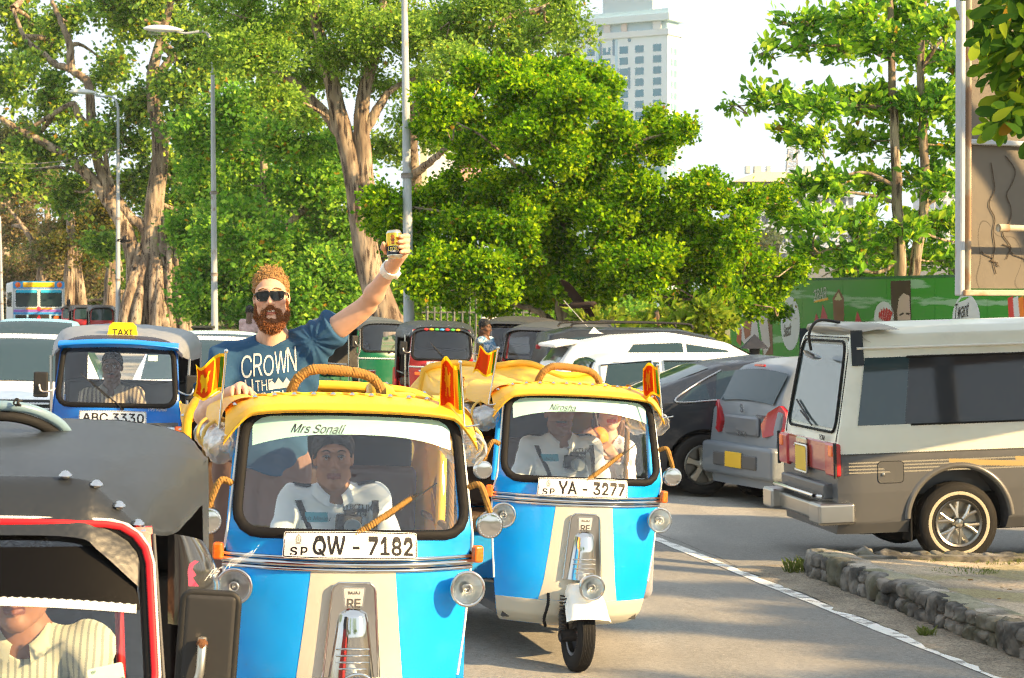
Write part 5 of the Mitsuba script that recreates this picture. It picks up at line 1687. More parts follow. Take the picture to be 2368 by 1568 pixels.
# trees outside the frame: they shade the road and stand in the mirrors of glass and chrome
def plain_tree(x, y, h, R, seed, cols, leaf=0.2, dens=900, z0=0.45, label='', group=None, flat=0.55, ncl=16, rcl=0.36, boughs=None):
    rs = np.random.default_rng(seed)
    t = Thing('tree', label, 'tree', group)
    z = float(slope(x))
    top = np.array([x, y, z + h])
    t.part('trunk', tube(spline([(x, y, z), (x + 0.1, y, z + h * 0.3), (x - 0.1, y + 0.1, z + h * 0.6), top], 14), np.linspace(0.2, 0.06, 14), 8), 'bark', None, True)
    tips = []
    tw = []
    cs = [(x + q * math.cos(a), y + q * math.sin(a), z + h * f) for q, a, f in zip(R * 0.8 * np.sqrt(rs.random(ncl)), rs.uniform(0, 2 * math.pi, ncl), rs.uniform(z0, 1.0, ncl))]
    if boughs:          # long level boughs reaching over the road instead of a round crown
        cs = [(x - q, y + dy + 0.12 * math.sin(q * 3 + dy), zz + 0.15 * math.sin(q * 2)) for dy, reach, zz in boughs for q in np.arange(-1.2, reach, 0.34)]
        ncl = len(cs)
    for c in map(np.array, cs):
        tw.append(tube(spline([(x, y, min(c[2], z + h) - 0.6), (c + [x, y, c[2] - 0.3]) / 2, c], 7), np.linspace(0.07, 0.02, 7), 5))
        q = rs.standard_normal((dens // ncl, 3)); q /= np.linalg.norm(q, axis=1, keepdims=True)
        tips.append(c + q * (rs.random((dens // ncl, 1)) ** 0.5) * [R * rcl, R * rcl, R * rcl * flat])
    t.part('branches', cat(tw), 'bark', None, True, kind='stuff')
    tips = np.concatenate(tips)
    n = len(tips)
    base = np.repeat(tips, 6, 0) + rs.standard_normal((n * 6, 3)) * leaf * 0.6
    V, F = leaves_mesh(base, np.repeat(rs.standard_normal((n, 3)) * 0.6 + [0, 0, 0.4], 6, 0), leaf, rs, 0.36)
    t.part('crown', tm(V, F), 'leaf', np.repeat(leaf_numbers(cols, n, 6, rs), 4), False, kind='stuff')
    return t


OUT = 'trees around the photographer, outside the picture'
for i, (x, y, h, R) in enumerate([(16.9, 7.0, 8.0, 4.3), (-9, -14, 11, 6), (1, -30, 12, 7), (-22, -26, 13, 8), (16, -30, 11, 6), (-26, 4, 12, 7)]):
    plain_tree(x, y, h, R, 200 + i, TERM if i == 0 else GREENS_RAIN, 0.15 if i == 0 else 0.3, 2600 if i == 0 else 1100, 0.45, 'leafy street tree outside the frame, ' + ('casting its shade across the road from the right', 'behind the photographer to the left', 'straight behind the photographer', 'far behind on the left', 'far behind on the right', 'left of the traffic')[i], OUT, *((0.35, 30, 0.04, [(-3.9, 1.3, 6.6), (-2.7, 2.9, 6.6), (-1.9, 1.5, 6.6), (-0.7, 3.3, 6.6), (0.1, 2.0, 6.6), (1.2, 3.0, 6.6)]) if i == 0 else ()))
# ------------------------------------------------------------------ people
SKIN_L, SKIN_D = (0.68, 0.4, 0.27), (0.2, 0.1, 0.055)


def head_mesh(h=0.0026, smile=0.0, jaw=1.0):
    """A head with neck, looking along -y; origin midway between the ears."""
    F = Field((-0.115, -0.15, -0.25), (0.115, 0.13, 0.15), h)
    F.ell((0, 0.018, 0.045), (0.077, 0.096, 0.084), 0.02)
    F.ell((0, -0.022, -0.03), (0.067 * jaw, 0.078, 0.092), 0.03)
    F.cone((-0.052 * jaw, -0.005, -0.07), (-0.014, -0.068, -0.108), 0.022, 0.02, 0.025)
    F.cone((0.052 * jaw, -0.005, -0.07), (0.014, -0.068, -0.108), 0.022, 0.02, 0.025)
    F.ell((0, -0.077, -0.106), (0.022, 0.018, 0.018), 0.02)
    for s in (-1, 1):
        F.ell((s * 0.045, -0.062, -0.018), (0.026, 0.026, 0.02), 0.02)
        F.cone((s * 0.006, -0.094, 0.034), (s * 0.05, -0.07, 0.036), 0.009, 0.008, 0.016)
        F.ell((s * 0.032, -0.098, 0.012), (0.019, 0.014, 0.0125), 0.012, sub=True)
        F.ell((s * 0.032, -0.08, 0.012), (0.0155, 0.0125, 0.0115), 0.004)
        F.ell((s * 0.0125, -0.1, -0.03), (0.0095, 0.012, 0.008), 0.006)
        F.ell((s * 0.077, 0.018, -0.002), (0.009, 0.02, 0.032), 0.006, R=np.array([[0.9, s * 0.43, 0], [-s * 0.43, 0.9, 0], [0, 0, 1]]))
        F.ell((s * 0.085, 0.012, 0.002), (0.006, 0.011, 0.018), 0.004, sub=True)
    F.cone((0, -0.089, 0.022), (0, -0.112, -0.024), 0.0085, 0.0125, 0.012)
    F.ell((0, -0.111, -0.027), (0.012, 0.011, 0.009), 0.006)
    # lips
    w = 0.024 + 0.006 * smile
    F.cone((-w, -0.077, -0.062 + 0.006 * smile), (0, -0.0965, -0.061), 0.005, 0.0068, 0.008)
    F.cone((w, -0.077, -0.062 + 0.006 * smile), (0, -0.0965, -0.061), 0.005, 0.0068, 0.008)
    F.cone((-w * 0.8, -0.078, -0.071), (0, -0.0945, -0.0745), 0.005, 0.0075, 0.008)
    F.cone((w * 0.8, -0.078, -0.071), (0, -0.0945, -0.0745), 0.005, 0.0075, 0.008)
    F.cone((-w, -0.085, -0.065 + 0.006 * smile), (0, -0.104, -0.067 - 0.002 * smile), 0.002 + 0.0035 * smile, 0.003 + 0.005 * smile, 0.003, sub=True)
    F.cone((w, -0.085, -0.065 + 0.006 * smile), (0, -0.104, -0.067 - 0.002 * smile), 0.002 + 0.0035 * smile, 0.003 + 0.005 * smile, 0.003, sub=True)
    F.cone((0, 0.03, -0.06), (0, 0.045, -0.24), 0.056, 0.06, 0.03)
    F.cone((0, 0.05, -0.02), (0, 0.06, -0.24), 0.05, 0.055, 0.03)
    return F.build(1)


HEAD, HEAD_SMILE = head_mesh(0.003), head_mesh(0.0026, 1.0)


def face_colors(m, base, lips=(0.4, 0.14, 0.1), cheek=0.25, stubble=0.0):
    v = np.asarray(m.vertices)
    c = np.tile(np.asarray(base, float), (len(v), 1))
    n = meshkit.fbm(v * 60, 3)
    c *= (0.92 + 0.16 * n)[:, None]
    for s in (-1, 1):
        d = np.exp(-(((v - [s * 0.045, -0.07, -0.02]) / [0.028, 0.04, 0.022]) ** 2).sum(1))
        c = c * (1 - cheek * d[:, None]) + np.array(lips) * 1.25 * cheek * d[:, None]
    d = np.exp(-(((v - [0, -0.11, -0.022]) / [0.014, 0.02, 0.014]) ** 2).sum(1))[:, None] * cheek
    c = c * (1 - d) + np.array(lips) * 1.2 * d
    l = (np.abs(v[:, 0]) < 0.03 - 0.2 * np.abs(v[:, 2] + 0.068)) & (np.abs(v[:, 2] + 0.068) < 0.0125) & (v[:, 1] < -0.072)
    c[l] = lips
    if stubble:
        b = (v[:, 2] < -0.045) & (v[:, 1] < 0.0) & ~l & (v[:, 2] > -0.13)
        c[b] = c[b] * (1 - stubble) + np.array((0.02, 0.016, 0.014)) * stubble
        mo = (np.abs(v[:, 2] + 0.05) < 0.006) & (np.abs(v[:, 0]) < 0.03) & (v[:, 1] < -0.07)
        c[mo] = (0.015, 0.012, 0.01)
    return c


def head_matrix(c, yaw=0, pitch=0, roll=0, s=1.0):
    M = rot('z', yaw) @ rot('x', pitch) @ rot('y', roll)
    M[:3, :3] *= s
    M[:3, 3] = c
    return M


def eyes(t, M, par, iris=(0.05, 0.025, 0.012), brow=(0.012, 0.01, 0.008)):
    for s in (-1, 1):
        m = ball(0.0115, (s * 0.032, -0.0815, 0.012), sub=3)
        v = np.asarray(m.vertices)
        r = np.linalg.norm(v[:, [0, 2]] - [s * 0.032, 0.012], axis=1)
        c = np.tile((0.62, 0.6, 0.57), (len(v), 1)); c[(r < 0.0058) & (v[:, 1] < -0.08)] = iris; c[(r < 0.0028) & (v[:, 1] < -0.08)] = 0.005
        t.part('eye', m, 'skin', c, True, par, M=M)
        t.part('eyelid', cat([tube(spline([(s * 0.017, -0.0905, 0.013), (s * 0.026, -0.0945, 0.0195), (s * 0.037, -0.092, 0.0205), (s * 0.048, -0.083, 0.013)], 10), 0.0026, 6)]), 'skin', tuple(0.5 * np.array(brow) + 0.06), True, par, M=M)
        t.part('eyebrow', tube(spline([(s * 0.014, -0.101, 0.034), (s * 0.03, -0.0985, 0.0425), (s * 0.052, -0.08, 0.036)], 10), np.array([4, 5, 5.5, 5.5, 5, 5, 4.5, 4, 3, 2]) * 1e-3 * 0.85, 6, flat=0.55), 'hair', brow, True, par, M=M)


def hair_cap(seed=1, top=0.012, front=0.05, side=-0.01, back=-0.07, rough=0.008, h=0.004):
    """Short hair as one rough cap above a hairline."""
    F = Field((-0.115, -0.13, -0.12), (0.115, 0.145, 0.17), h)
    F.ell((0, 0.022, 0.048), (0.081 + top * 0.5, 0.1 + top * 0.4, 0.087 + top), 0.02)
    F.bump(lambda q: rough * 2.2 * (meshkit.fbm(q * 55 + seed, 3, seed) - 0.5))
    def keep(x, y, z):
        line = np.interp(y, [-0.1, -0.06, -0.02, 0.03, 0.1], [front, front - 0.008, side + 0.02, side - 0.02, back])
        return (line + 0.012 * np.cos(x * 30) * (y < -0.05) - z) * 0.8
    F.cut(keep)
    return F.build()


def curls(seed, n, color, cap_r, region):
    """Separate curled locks over the scalp."""
    rs = np.random.default_rng(seed)
    ms = []
    k = 0
    while k < n:
        d = rs.standard_normal(3); d /= np.linalg.norm(d)
        p = np.array([0, 0.022, 0.05]) + d * cap_r
        if not region(p):
            continue
        k += 1
        a = np.cross(d, rs.standard_normal(3)); a /= np.linalg.norm(a); b = np.cross(d, a)
        L = rs.uniform(0.008, 0.03) * (0.55 + 0.6 * max(0, d[2])); R = rs.uniform(0.004, 0.009); tn = rs.uniform(4, 9)
        u = np.linspace(0, 1, 12)
        q = p + d * (L * u[:, None] - 0.004) + a * (R * np.cos(u * tn))[:, None] + b * (R * np.sin(u * tn))[:, None] + a * (0.012 * u ** 2)[:, None]
        ms.append(tube(q, np.linspace(0.0023, 0.001, 12), 4, cap=False))
    return cat(ms)


def strands(base_mesh, n, length, seed, down=0.6, keep=None, w=0.0007):
    """Fine hairs standing off a surface."""
    rs = np.random.default_rng(seed)
    pts, fi = trimesh.sample.sample_surface(base_mesh, n, seed=seed)
    nr = base_mesh.face_normals[fi]
    V, F = [], []
    for p, d in zip(pts, nr):
        if keep is not None and not keep(p):
            continue
        e = d * 0.7 + rs.standard_normal(3) * 0.35 + [0, 0, -down]
        e /= np.linalg.norm(e)
        s = np.cross(e, rs.standard_normal(3)); s /= np.linalg.norm(s)
        L = length * rs.uniform(0.5, 1.2)
        k = len(V)
        V += [p - s * w - d * 0.002, p + s * w - d * 0.002, p + e * L * 0.6 + s * w * 0.6, p + e * L + rs.standard_normal(3) * L * 0.15]
        F += [[k, k + 1, k + 2], [k, k + 2, k + 3]]
    return tm(V, F)


def finger(F, pts, r0, r1, k=0.004):
    q = np.asarray(pts)
    rr = np.linspace(r0, r1, len(q))
    for a, b, x, y in zip(q[:-1], q[1:], rr[:-1], rr[1:]):
        F.cone(a, b, x, y, k)


def plain_hand(F, wrist, d, nrm, side, curl=0.8, s=1.0):
    """Hand from the wrist along d, back of the hand along nrm, fingers curling away from it; side = direction of the thumb."""
    d, nrm = (np.asarray(a, float) / np.linalg.norm(a) for a in (d, nrm))
    nrm = nrm - d * (d @ nrm); nrm /= np.linalg.norm(nrm)
    x = np.cross(d, nrm) * side
    wrist = np.asarray(wrist, float)
    F.cone(wrist, wrist + d * 0.03 * s, 0.024 * s, 0.027 * s, 0.015)
    for j, (off, L) in enumerate(((0.03, 0.078), (0.01, 0.086), (-0.011, 0.08), (-0.03, 0.064))):
        kn = wrist + (d * 0.085 + x * off * 0.9) * s
        F.cone(wrist + d * 0.025 * s + x * off * 0.5 * s, kn, 0.015 * s, 0.0125 * s, 0.01)
        pts = [kn]
        a = 0.0
        for seg, fr in enumerate((0.45, 0.3, 0.25)):
            a += curl * (0.75, 0.95, 0.6)[seg]
            pts.append(pts[-1] + (d * math.cos(a) - nrm * math.sin(a)) * L * fr * s)
        finger(F, pts, 0.0098 * s, 0.0074 * s)
    th = [wrist + (d * 0.02 + x * 0.02) * s, wrist + (d * 0.05 + x * 0.05 - nrm * 0.012) * s, wrist + (d * 0.078 + x * 0.058 - nrm * 0.03) * s, wrist + (d * 0.1 + x * 0.05 - nrm * 0.045) * s]
    finger(F, th, 0.0135 * s, 0.0085 * s, 0.008)


def join(a, b):
    """One closed skin from two overlapping ones."""
    try:
        import manifold3d as m3
        f = lambda m: m3.Manifold(m3.Mesh(np.asarray(m.vertices, np.float32), np.asarray(m.faces, np.uint32)))
        r = f(a) + f(b)
        if r.is_empty():
            raise ValueError
        q = r.to_mesh()
        return tm(q.vert_properties[:, :3], q.tri_verts)
    except Exception:
        return cat([a, b])


def arm(F, sh, el, wr, r=(0.052, 0.043, 0.03), grow=0.0):
    sh, el, wr = (np.asarray(a, float) for a in (sh, el, wr))
    F.cone(sh, el, r[0] + grow, r[1] + grow * 0.9, 0.03)
    m = el * 0.68 + wr * 0.32
    F.cone(el, m, r[1] * 0.98 + grow * 0.8, r[1] + grow * 0.8, 0.02)
    F.cone(m, wr, r[1] + grow * 0.8, r[2] + grow * 0.8, 0.02)


def plane_cut(F, axis_a, axis_b, at, reach=0.14):
    """Ends a sleeve or a hem: removes what lies beyond the point at, along a to b, near that limb."""
    a, b, at = (np.asarray(q, float) for q in (axis_a, axis_b, at))
    d = (b - a) / np.linalg.norm(b - a)
    X = np.meshgrid(*F.ax, indexing='ij')
    s = sum((X[i] - at[i]) * d[i] for i in range(3))
    r2 = sum((X[i] - at[i] - s * d[i]) ** 2 for i in range(3))
    m = (r2 < reach ** 2) & (s < 0.45)
    F.D[m] = np.maximum(F.D[m], s[m])


def fit(t, name, field, mat, col, par=None, smooth=1, **kw):
    m = field.build(smooth)
    return t.part(name, m, mat, col, True, par, **kw), m


# ---------------------------------------------------------- the man standing through the roof
YM = 9.5
man = Thing('person', 'bearded man in sunglasses and lettered blue T-shirt, standing with one arm raised', 'person')
HC = P(627, 690, YM - 0.06)
shL, shR = P(520, 832, YM), P(728, 790, YM - 0.02)
elL, wrL = P(472, 962, YM - 0.2), P(531, 912, YM - 0.46)
elR, wrR = P(848, 706, YM - 0.13), P(904, 620, YM - 0.3)
neck, chest, waist, hip = P(630, 790, YM + 0.01), P(626, 880, YM), P(616, 1010, YM + 0.02), P(606, 1100, YM + 0.04)
lo = np.minimum.reduce([elL, wrL, hip - [0.3, 0.2, 0.4], P(440, 1100, YM - 0.6)]) - 0.1
hi = np.maximum.reduce([HC, P(960, 520, YM), hip]) + [0.08, 0.3, 0.1]
F = Field(lo, hi, 0.0052)
F.cone(neck + [0, 0, -0.02], chest, 0.075, 0.13, 0.06, ((0, 1, 0), 0.75))
F.cone(shL, neck + [0, 0.02, -0.03], 0.055, 0.06, 0.04); F.cone(shR, neck + [0, 0.02, -0.03], 0.055, 0.06, 0.04)
F.cone(chest, waist, 0.15, 0.14, 0.06, ((0, 1, 0), 0.72)); F.cone(waist, hip, 0.14, 0.15, 0.05, ((0, 1, 0), 0.75))
F.cone(neck + [0, 0.02, -0.05], neck + [0, 0.0, 0.07], 0.06, 0.058, 0.03)
arm(F, shL, elL, wrL, (0.048, 0.041, 0.027)); arm(F, shR, elR, wrR, (0.049, 0.041, 0.027))
F.cone(elR * 0.85 + shR * 0.15 + [0, 0, -0.012], elR * 0.5 + shR * 0.5 + [0, 0, -0.018], 0.036, 0.042, 0.03)
# hand round the can
CAN = P(912, 566, YM - 0.44)
F.cone(wrR, CAN + [0.022, 0.045, -0.035], 0.029, 0.032, 0.02)
F.cone(CAN + [0.034, 0.04, -0.03], CAN + [0.04, 0.036, 0.02], 0.021, 0.018, 0.015)
F.cone(CAN + [0.012, 0.05, -0.03], CAN + [0.02, 0.05, 0.012], 0.02, 0.017, 0.015)
for j, z in enumerate((0.033, 0.011, -0.011, -0.032)):
    e = (0.0, 0.004, 0.002, -0.004)[j]
    finger(F, [CAN + [0.042, 0.03, z * 0.9], CAN + [0.0555, 0.004, z + 0.004], CAN + [0.046 + e * 0.5, -0.03, z + 0.003], CAN + [0.026 - e, -0.044, z]], 0.0112, 0.0086, 0.005)
finger(F, [CAN + [0.0, 0.05, -0.035], CAN + [-0.034, 0.034, -0.028], CAN + [-0.047, 0.004, -0.012], CAN + [-0.0445, -0.018, 0.004]], 0.0145, 0.0095, 0.008)
# hand on the roof
kn = P(556, 899, YM - 0.53)
F.cone(wrL, kn, 0.027, 0.03, 0.02)
for j, (u, v, du, dv, L) in enumerate(((538, 899, -2, 14, 0.9), (549, 896, 3, 15, 1.0), (560, 897, 8, 15, 1.0), (570, 901, 12, 13, 0.85))):
    a = P(u, v, YM - 0.535)
    F.cone(wrL * 0.5 + kn * 0.5, a, 0.018, 0.0125, 0.01)
    finger(F, [a, P(u + du * 0.5, v - 1, YM - 0.575), P(u + du * 0.9, v + dv * 0.5, YM - 0.603), P(u + du, v + dv, YM - 0.61)], 0.0112, 0.0085, 0.005)
finger(F, [wrL * 0.6 + kn * 0.4, P(572, 908, YM - 0.5), P(584, 910, YM - 0.53), P(590, 913, YM - 0.55)], 0.014, 0.0095, 0.008)
MH = head_matrix(HC, yaw=3, pitch=-3, roll=-3, s=0.92)
hm = HEAD_SMILE.copy(); hm.apply_transform(MH)
torso = F.build(1)
nh = len(hm.vertices)
whole = join(torso, hm)
loc = (np.linalg.inv(MH) @ np.c_[whole.vertices, np.ones(len(whole.vertices))].T).T[:, :3]
fc = face_colors(tm(loc, whole.faces), SKIN_L, (0.5, 0.16, 0.12), 0.35)
away = (np.abs(loc) > [0.12, 0.14, 0.2]).any(1)
fc[away] = np.array(SKIN_L) * (0.92 + 0.16 * meshkit.fbm(loc[away] * 30, 3))[:, None]
body = man.part('body', whole, 'skin', fc, True)
# teeth, beard, hair
man.part('teeth', tube(spline([(-0.02, -0.085, -0.0615), (-0.01, -0.0935, -0.0645), (0, -0.0955, -0.0655), (0.01, -0.0935, -0.0645), (0.02, -0.085, -0.0615)], 14), 0.0048, 8, flat=0.7, up=[0, 1, 0]), 'plastic', (0.82, 0.78, 0.7), True, M=MH)
B = Field((-0.11, -0.15, -0.2), (0.11, 0.06, 0.03), 0.003)
B.cone((-0.065, -0.0, -0.015), (-0.056, -0.01, -0.08), 0.0115, 0.021, 0.02); B.cone((0.065, -0.0, -0.015), (0.056, -0.01, -0.08), 0.0115, 0.021, 0.02)
B.cone((-0.052, -0.018, -0.084), (-0.02, -0.066, -0.12), 0.024, 0.031, 0.02); B.cone((0.052, -0.018, -0.084), (0.02, -0.066, -0.12), 0.024, 0.031, 0.02)
B.ell((0, -0.07, -0.132), (0.045, 0.036, 0.034), 0.02); B.ell((0, -0.04, -0.118), (0.052, 0.048, 0.032), 0.02)
B.cone((-0.034, -0.083, -0.066), (-0.004, -0.1, -0.048), 0.0085, 0.0085, 0.006); B.cone((0.034, -0.083, -0.066), (0.004, -0.1, -0.048), 0.0085, 0.0085, 0.006)
B.cone((-0.036, -0.08, -0.068), (-0.034, -0.07, -0.1), 0.011, 0.016, 0.01); B.cone((0.036, -0.08, -0.068), (0.034, -0.07, -0.1), 0.011, 0.016, 0.01)
B.ell((0, -0.1, -0.0665), (0.03, 0.022, 0.0115), 0.004, sub=True)
B.bump(lambda q: 0.014 * (meshkit.fbm(q * 70, 3, 4) - 0.5))
bm = B.build()
bd = man.part('beard', bm, 'hair', (0.17, 0.06, 0.02), True, M=MH, label='full red brown beard')
man.part('whiskers', strands(bm, 9000, 0.014, 5, 0.8, lambda p: p[1] < 0.02), 'hair', (0.27, 0.1, 0.03), False, bd, M=MH, kind='stuff')
man.part('lower_lip', tube(spline([(-0.02, -0.088, -0.0725), (0, -0.099, -0.078), (0.02, -0.088, -0.0725)], 9), np.array([2, 3.5, 4.5, 5, 5, 5, 4.5, 3.5, 2]) * 1e-3, 8), 'skin', (0.5, 0.18, 0.13), True, M=MH)
hc = man.part('hair', hair_cap(3, 0.004, 0.088, 0.03, -0.06, 0.012, 0.004), 'hair', (0.3, 0.17, 0.065), True, M=MH, label='curly sandy brown hair')
man.part('curls', curls(4, 1150, None, np.array([0.079, 0.098, 0.09]), lambda p: p[2] > np.interp(p[1], [-0.09, -0.05, -0.01, 0.04, 0.1], [0.115, 0.096, 0.03, -0.03, -0.06])), 'hair', (0.46, 0.27, 0.1), True, hc, M=MH, kind='stuff')
for s in (-1, 1):
    man.part('eyebrow', tube(spline([(s * 0.014, -0.101, 0.036), (s * 0.03, -0.099, 0.0425), (s * 0.054, -0.08, 0.036)], 8), 0.004, 6, flat=0.6), 'hair', (0.25, 0.13, 0.05), True, M=MH)
# sunglasses
sg = Thing('sunglasses', 'black sunglasses on the bearded man\'s face', 'sunglasses', M=MH)
for s in (-1, 1):
    pts = np.array([(-0.029, 0.016), (0.028, 0.018), (0.031, 0.009), (0.025, -0.014), (0.012, -0.022), (-0.012, -0.022), (-0.024, -0.014), (-0.03, 0.006)]) * [s * -1, 1]
    pl = Polygon(pts).buffer(-0.005).buffer(0.005)
    lens = subdiv(extrude(pl, 0.003), 0.012); rim = subdiv(extrude(pl.buffer(0.004).difference(pl.buffer(-0.0005)), 0.006), 0.012)
    for nm, m, dz, mt, c in (('lens', lens, 0.0, 'gloss_black', None), ('frame', rim, -0.0015, 'plastic', (0.012, 0.011, 0.01))):
        v = np.asarray(xz(m).vertices).copy()
        v[:, 0] += s * 0.0345; v[:, 2] += 0.008
        v[:, 1] += -0.106 + 9.0 * (np.abs(v[:, 0]) - 0.0) ** 2 + dz
        sg.part(nm, tm(v, m.faces), mt, c, False)
    sg.part('temple', tube([(s * 0.067, -0.068, 0.02), (s * 0.079, -0.03, 0.018), (s * 0.081, 0.01, 0.012), (s * 0.08, 0.025, -0.005)], 0.0035, 6), 'plastic', (0.012, 0.011, 0.01), True)
sg.part('bridge', tube([(-0.009, -0.107, 0.013), (0, -0.109, 0.015), (0.009, -0.107, 0.013)], 0.003, 6), 'plastic', (0.012, 0.011, 0.01), True)
scene['gloss_black'] = two({'type': 'principled', 'base_color': rgb(0.008, 0.009, 0.009), 'roughness': 0.12, 'specular': 0.35})
# T-shirt
S = Field(lo, hi, 0.006)
seR, seL = shR * 0.57 + elR * 0.43, shL * 0.42 + elL * 0.58
S.cone(neck + [0, 0.01, -0.06], chest, 0.1, 0.168, 0.07, ((0, 1, 0), 0.75))
S.cone(shL + [0.01, 0, 0.0], neck + [0, 0.02, -0.04], 0.067, 0.068, 0.05); S.cone(shR + [-0.02, 0, 0.0], neck + [0, 0.02, -0.04], 0.067, 0.068, 0.05)
S.cone(chest, waist, 0.178, 0.172, 0.07, ((0, 1, 0), 0.74)); S.cone(waist, hip + [0, 0, -0.02], 0.172, 0.182, 0.05, ((0, 1, 0), 0.8))
S.cone(shL, seL, 0.07, 0.079, 0.045); S.cone(seL, elL, 0.079, 0.08, 0.02)
S.cone(shR, seR, 0.076, 0.078, 0.055); S.cone(seR, elR, 0.078, 0.078, 0.02)
S.cone(shR * 0.75 + seR * 0.25 + [-0.01, 0, -0.06], chest + [0.12, 0, -0.02], 0.05, 0.07, 0.06)
S.cone(neck + [0, -0.03, 0.022], neck + [0, -0.015, 0.14], 0.072, 0.085, 0.006, sub=True)


def folds(q):
    rel = q - np.asarray(shR)
    d = np.linalg.norm(rel, axis=1)
    w = np.exp(-(d / 0.24) ** 2)
    ang = np.arctan2(rel[:, 2], rel[:, 0])
    f = 0.0045 * w * np.clip(d / 0.12, 0, 1) * np.sin(ang * 13 + 3 * d) + 0.0035 * np.sin(q[:, 2] * 52 + q[:, 0] * 30 + 3 * np.sin(q[:, 0] * 14))
    relL = q - np.asarray(seL); wl = np.exp(-(np.linalg.norm(relL, axis=1) / 0.2) ** 2)
    return f + 0.005 * wl * np.sin(q[:, 2] * 70 + q[:, 0] * 25) + 0.008 * (meshkit.fbm(q * 9, 3) - 0.5)


S.bump(folds)
plane_cut(S, shR, elR, seR, 0.16); plane_cut(S, shL, elL, seL, 0.12)
HEM = P(610, 1088, YM)[2]
S.cut(lambda x, y, z: HEM + 0.02 * np.sin(x * 20) - z)
_, shirt = fit(man, 'shirt', S, 'cloth', (0.03, 0.085, 0.17), label='blue T-shirt with white lettering')
skey = _
# lettering on the chest
org = P(566, 873, YM)
xd = np.array([math.cos(0.12), 0, math.sin(0.12)]); yd = np.array([-math.sin(0.06), 0, math.cos(0.06)])
px = YM / FPX
word = []
for ch, u0, u1, hgt, dv in (('C', 0, 26, 50, 0), ('R', 29, 50, 52, 3), ('O', 53, 76, 46, -2), ('W', 78, 106, 50, 4), ('N', 106, 127, 56, 4)):
    m = text(ch, hgt * px, 0.001); b = m.bounds
    v = np.array(m.vertices)
    v[:, 0] = (v[:, 0] - b[0][0]) / (b[1][0] - b[0][0]) * (u1 - u0) * px + u0 * px
    v[:, 1] = v[:, 1] + dv * px * 0.4
    word.append(tm(v, m.faces))
word.append(mv(text('THE', 25 * px, 0.001, squeeze=0.62), (31 * px, -34 * px, 0)))
crownp = [(63, -33), (63, -20), (70, -12), (77, -21), (86, -8), (95, -22), (104, -10), (112, -22), (124, -6), (124, -33)]
word.append(extrude(np.array(crownp) * px, 0.001))
for ch, u0, u1, h0, h1 in (('H', 8, 27, -56, -4), ('U', 30, 48, -72, -38), ('M', 50, 72, -72, -38), ('B', 74, 90, -72, -38), ('L', 92, 105, -72, -38), ('E', 107, 121, -72, -38)):
    m = text(ch, (h1 - h0) * px, 0.001); b = m.bounds
    v = np.array(m.vertices)
    v[:, 0] = (v[:, 0] - b[0][0]) / (b[1][0] - b[0][0]) * (u1 - u0) * px + u0 * px
    v[:, 1] += h0 * px
    word.append(tm(v, m.faces))
man.part('print', drape(subdiv(cat(word), 0.012), shirt, org, xd, yd, (0, -1, 0), 0.0025), 'matte', (0.62, 0.64, 0.6), False, skey, label='white printed lettering')
# shorts and legs
L_ = Field(hip + [-0.32, -0.25, -0.85], hip + [0.32, 0.25, 0.12], 0.008)
for s in (-1, 1):
    L_.cone(hip + [s * 0.085, 0, -0.02], hip + [s * 0.1, -0.02, -0.46], 0.125, 0.115, 0.03)
L_.cone(hip + [-0.07, 0, 0.04], hip + [0.07, 0, 0.04], 0.15, 0.15, 0.03, ((0, 1, 0), 0.8))
L_.bump(lambda q: 0.008 * (meshkit.fbm(q * 12, 3) - 0.5))
L_.cut(lambda x, y, z: hip[2] - 0.45 - z)
fit(man, 'shorts', L_, 'cloth', (0.2, 0.13, 0.11), label='brown grey shorts')
L2 = Field(hip + [-0.32, -0.25, -0.95], hip + [0.32, 0.25, -0.2], 0.008)
fz = 0.33
for s in (-1, 1):
    kn_, an_ = hip + [s * 0.1, -0.02, -0.42], np.array([hip[0] + s * 0.11, hip[1] + 0.02, fz + 0.08])
    L2.cone(hip + [s * 0.09, 0, -0.25], kn_, 0.08, 0.058, 0.02); L2.cone(kn_, an_, 0.056, 0.038, 0.02); L2.cone(an_, an_ + [0, -0.14, -0.05], 0.04, 0.03, 0.02)
fit(man, 'legs', L2, 'skin', SKIN_L)
# watch and can
wd = (CAN + [0.025, 0.04, -0.035]) - wrR; wd /= np.linalg.norm(wd)
wc = wrR - wd * 0.012
ringM = np.eye(4); z_ = wd; x_ = np.cross([0, 1, 0], z_); x_ /= np.linalg.norm(x_); ringM[:3, 0], ringM[:3, 1], ringM[:3, 2], ringM[:3, 3] = x_, np.cross(z_, x_), z_, wc
w = Thing('wristwatch', 'chunky white wristwatch on the raised wrist', 'watch', M=ringM)
prof = [(0.034, -0.02), (0.0395, -0.019), (0.041, 0), (0.0395, 0.019), (0.034, 0.02), (0.033, 0), (0.034, -0.02)]
w.part('strap', lathe(prof, 32), 'plastic', (0.82, 0.82, 0.78), 40)
w.part('case', mv(lathe([(0.001, 0.008), (0.016, 0.008), (0.019, 0.004), (0.019, -0.008)], 24), (0.041, 0, 0), ry=90), 'plastic', (0.8, 0.8, 0.76), 40)
for k in range(4):
    a = math.radians(-60 - 14 * k)
    w.part('strap_hole', mv(box(0.004, 0.006, 0.0015), (0.0398 * math.cos(a), 0.0398 * math.sin(a), 0), rz=math.degrees(a) + 90, rx=90), 'satin', (0.12, 0.12, 0.12), False)
CM = head_matrix(CAN, yaw=-8, roll=-4, pitch=-6)
can = Thing('beer_can', 'gold and dark blue beer can held up in the raised hand', 'can', M=CM)
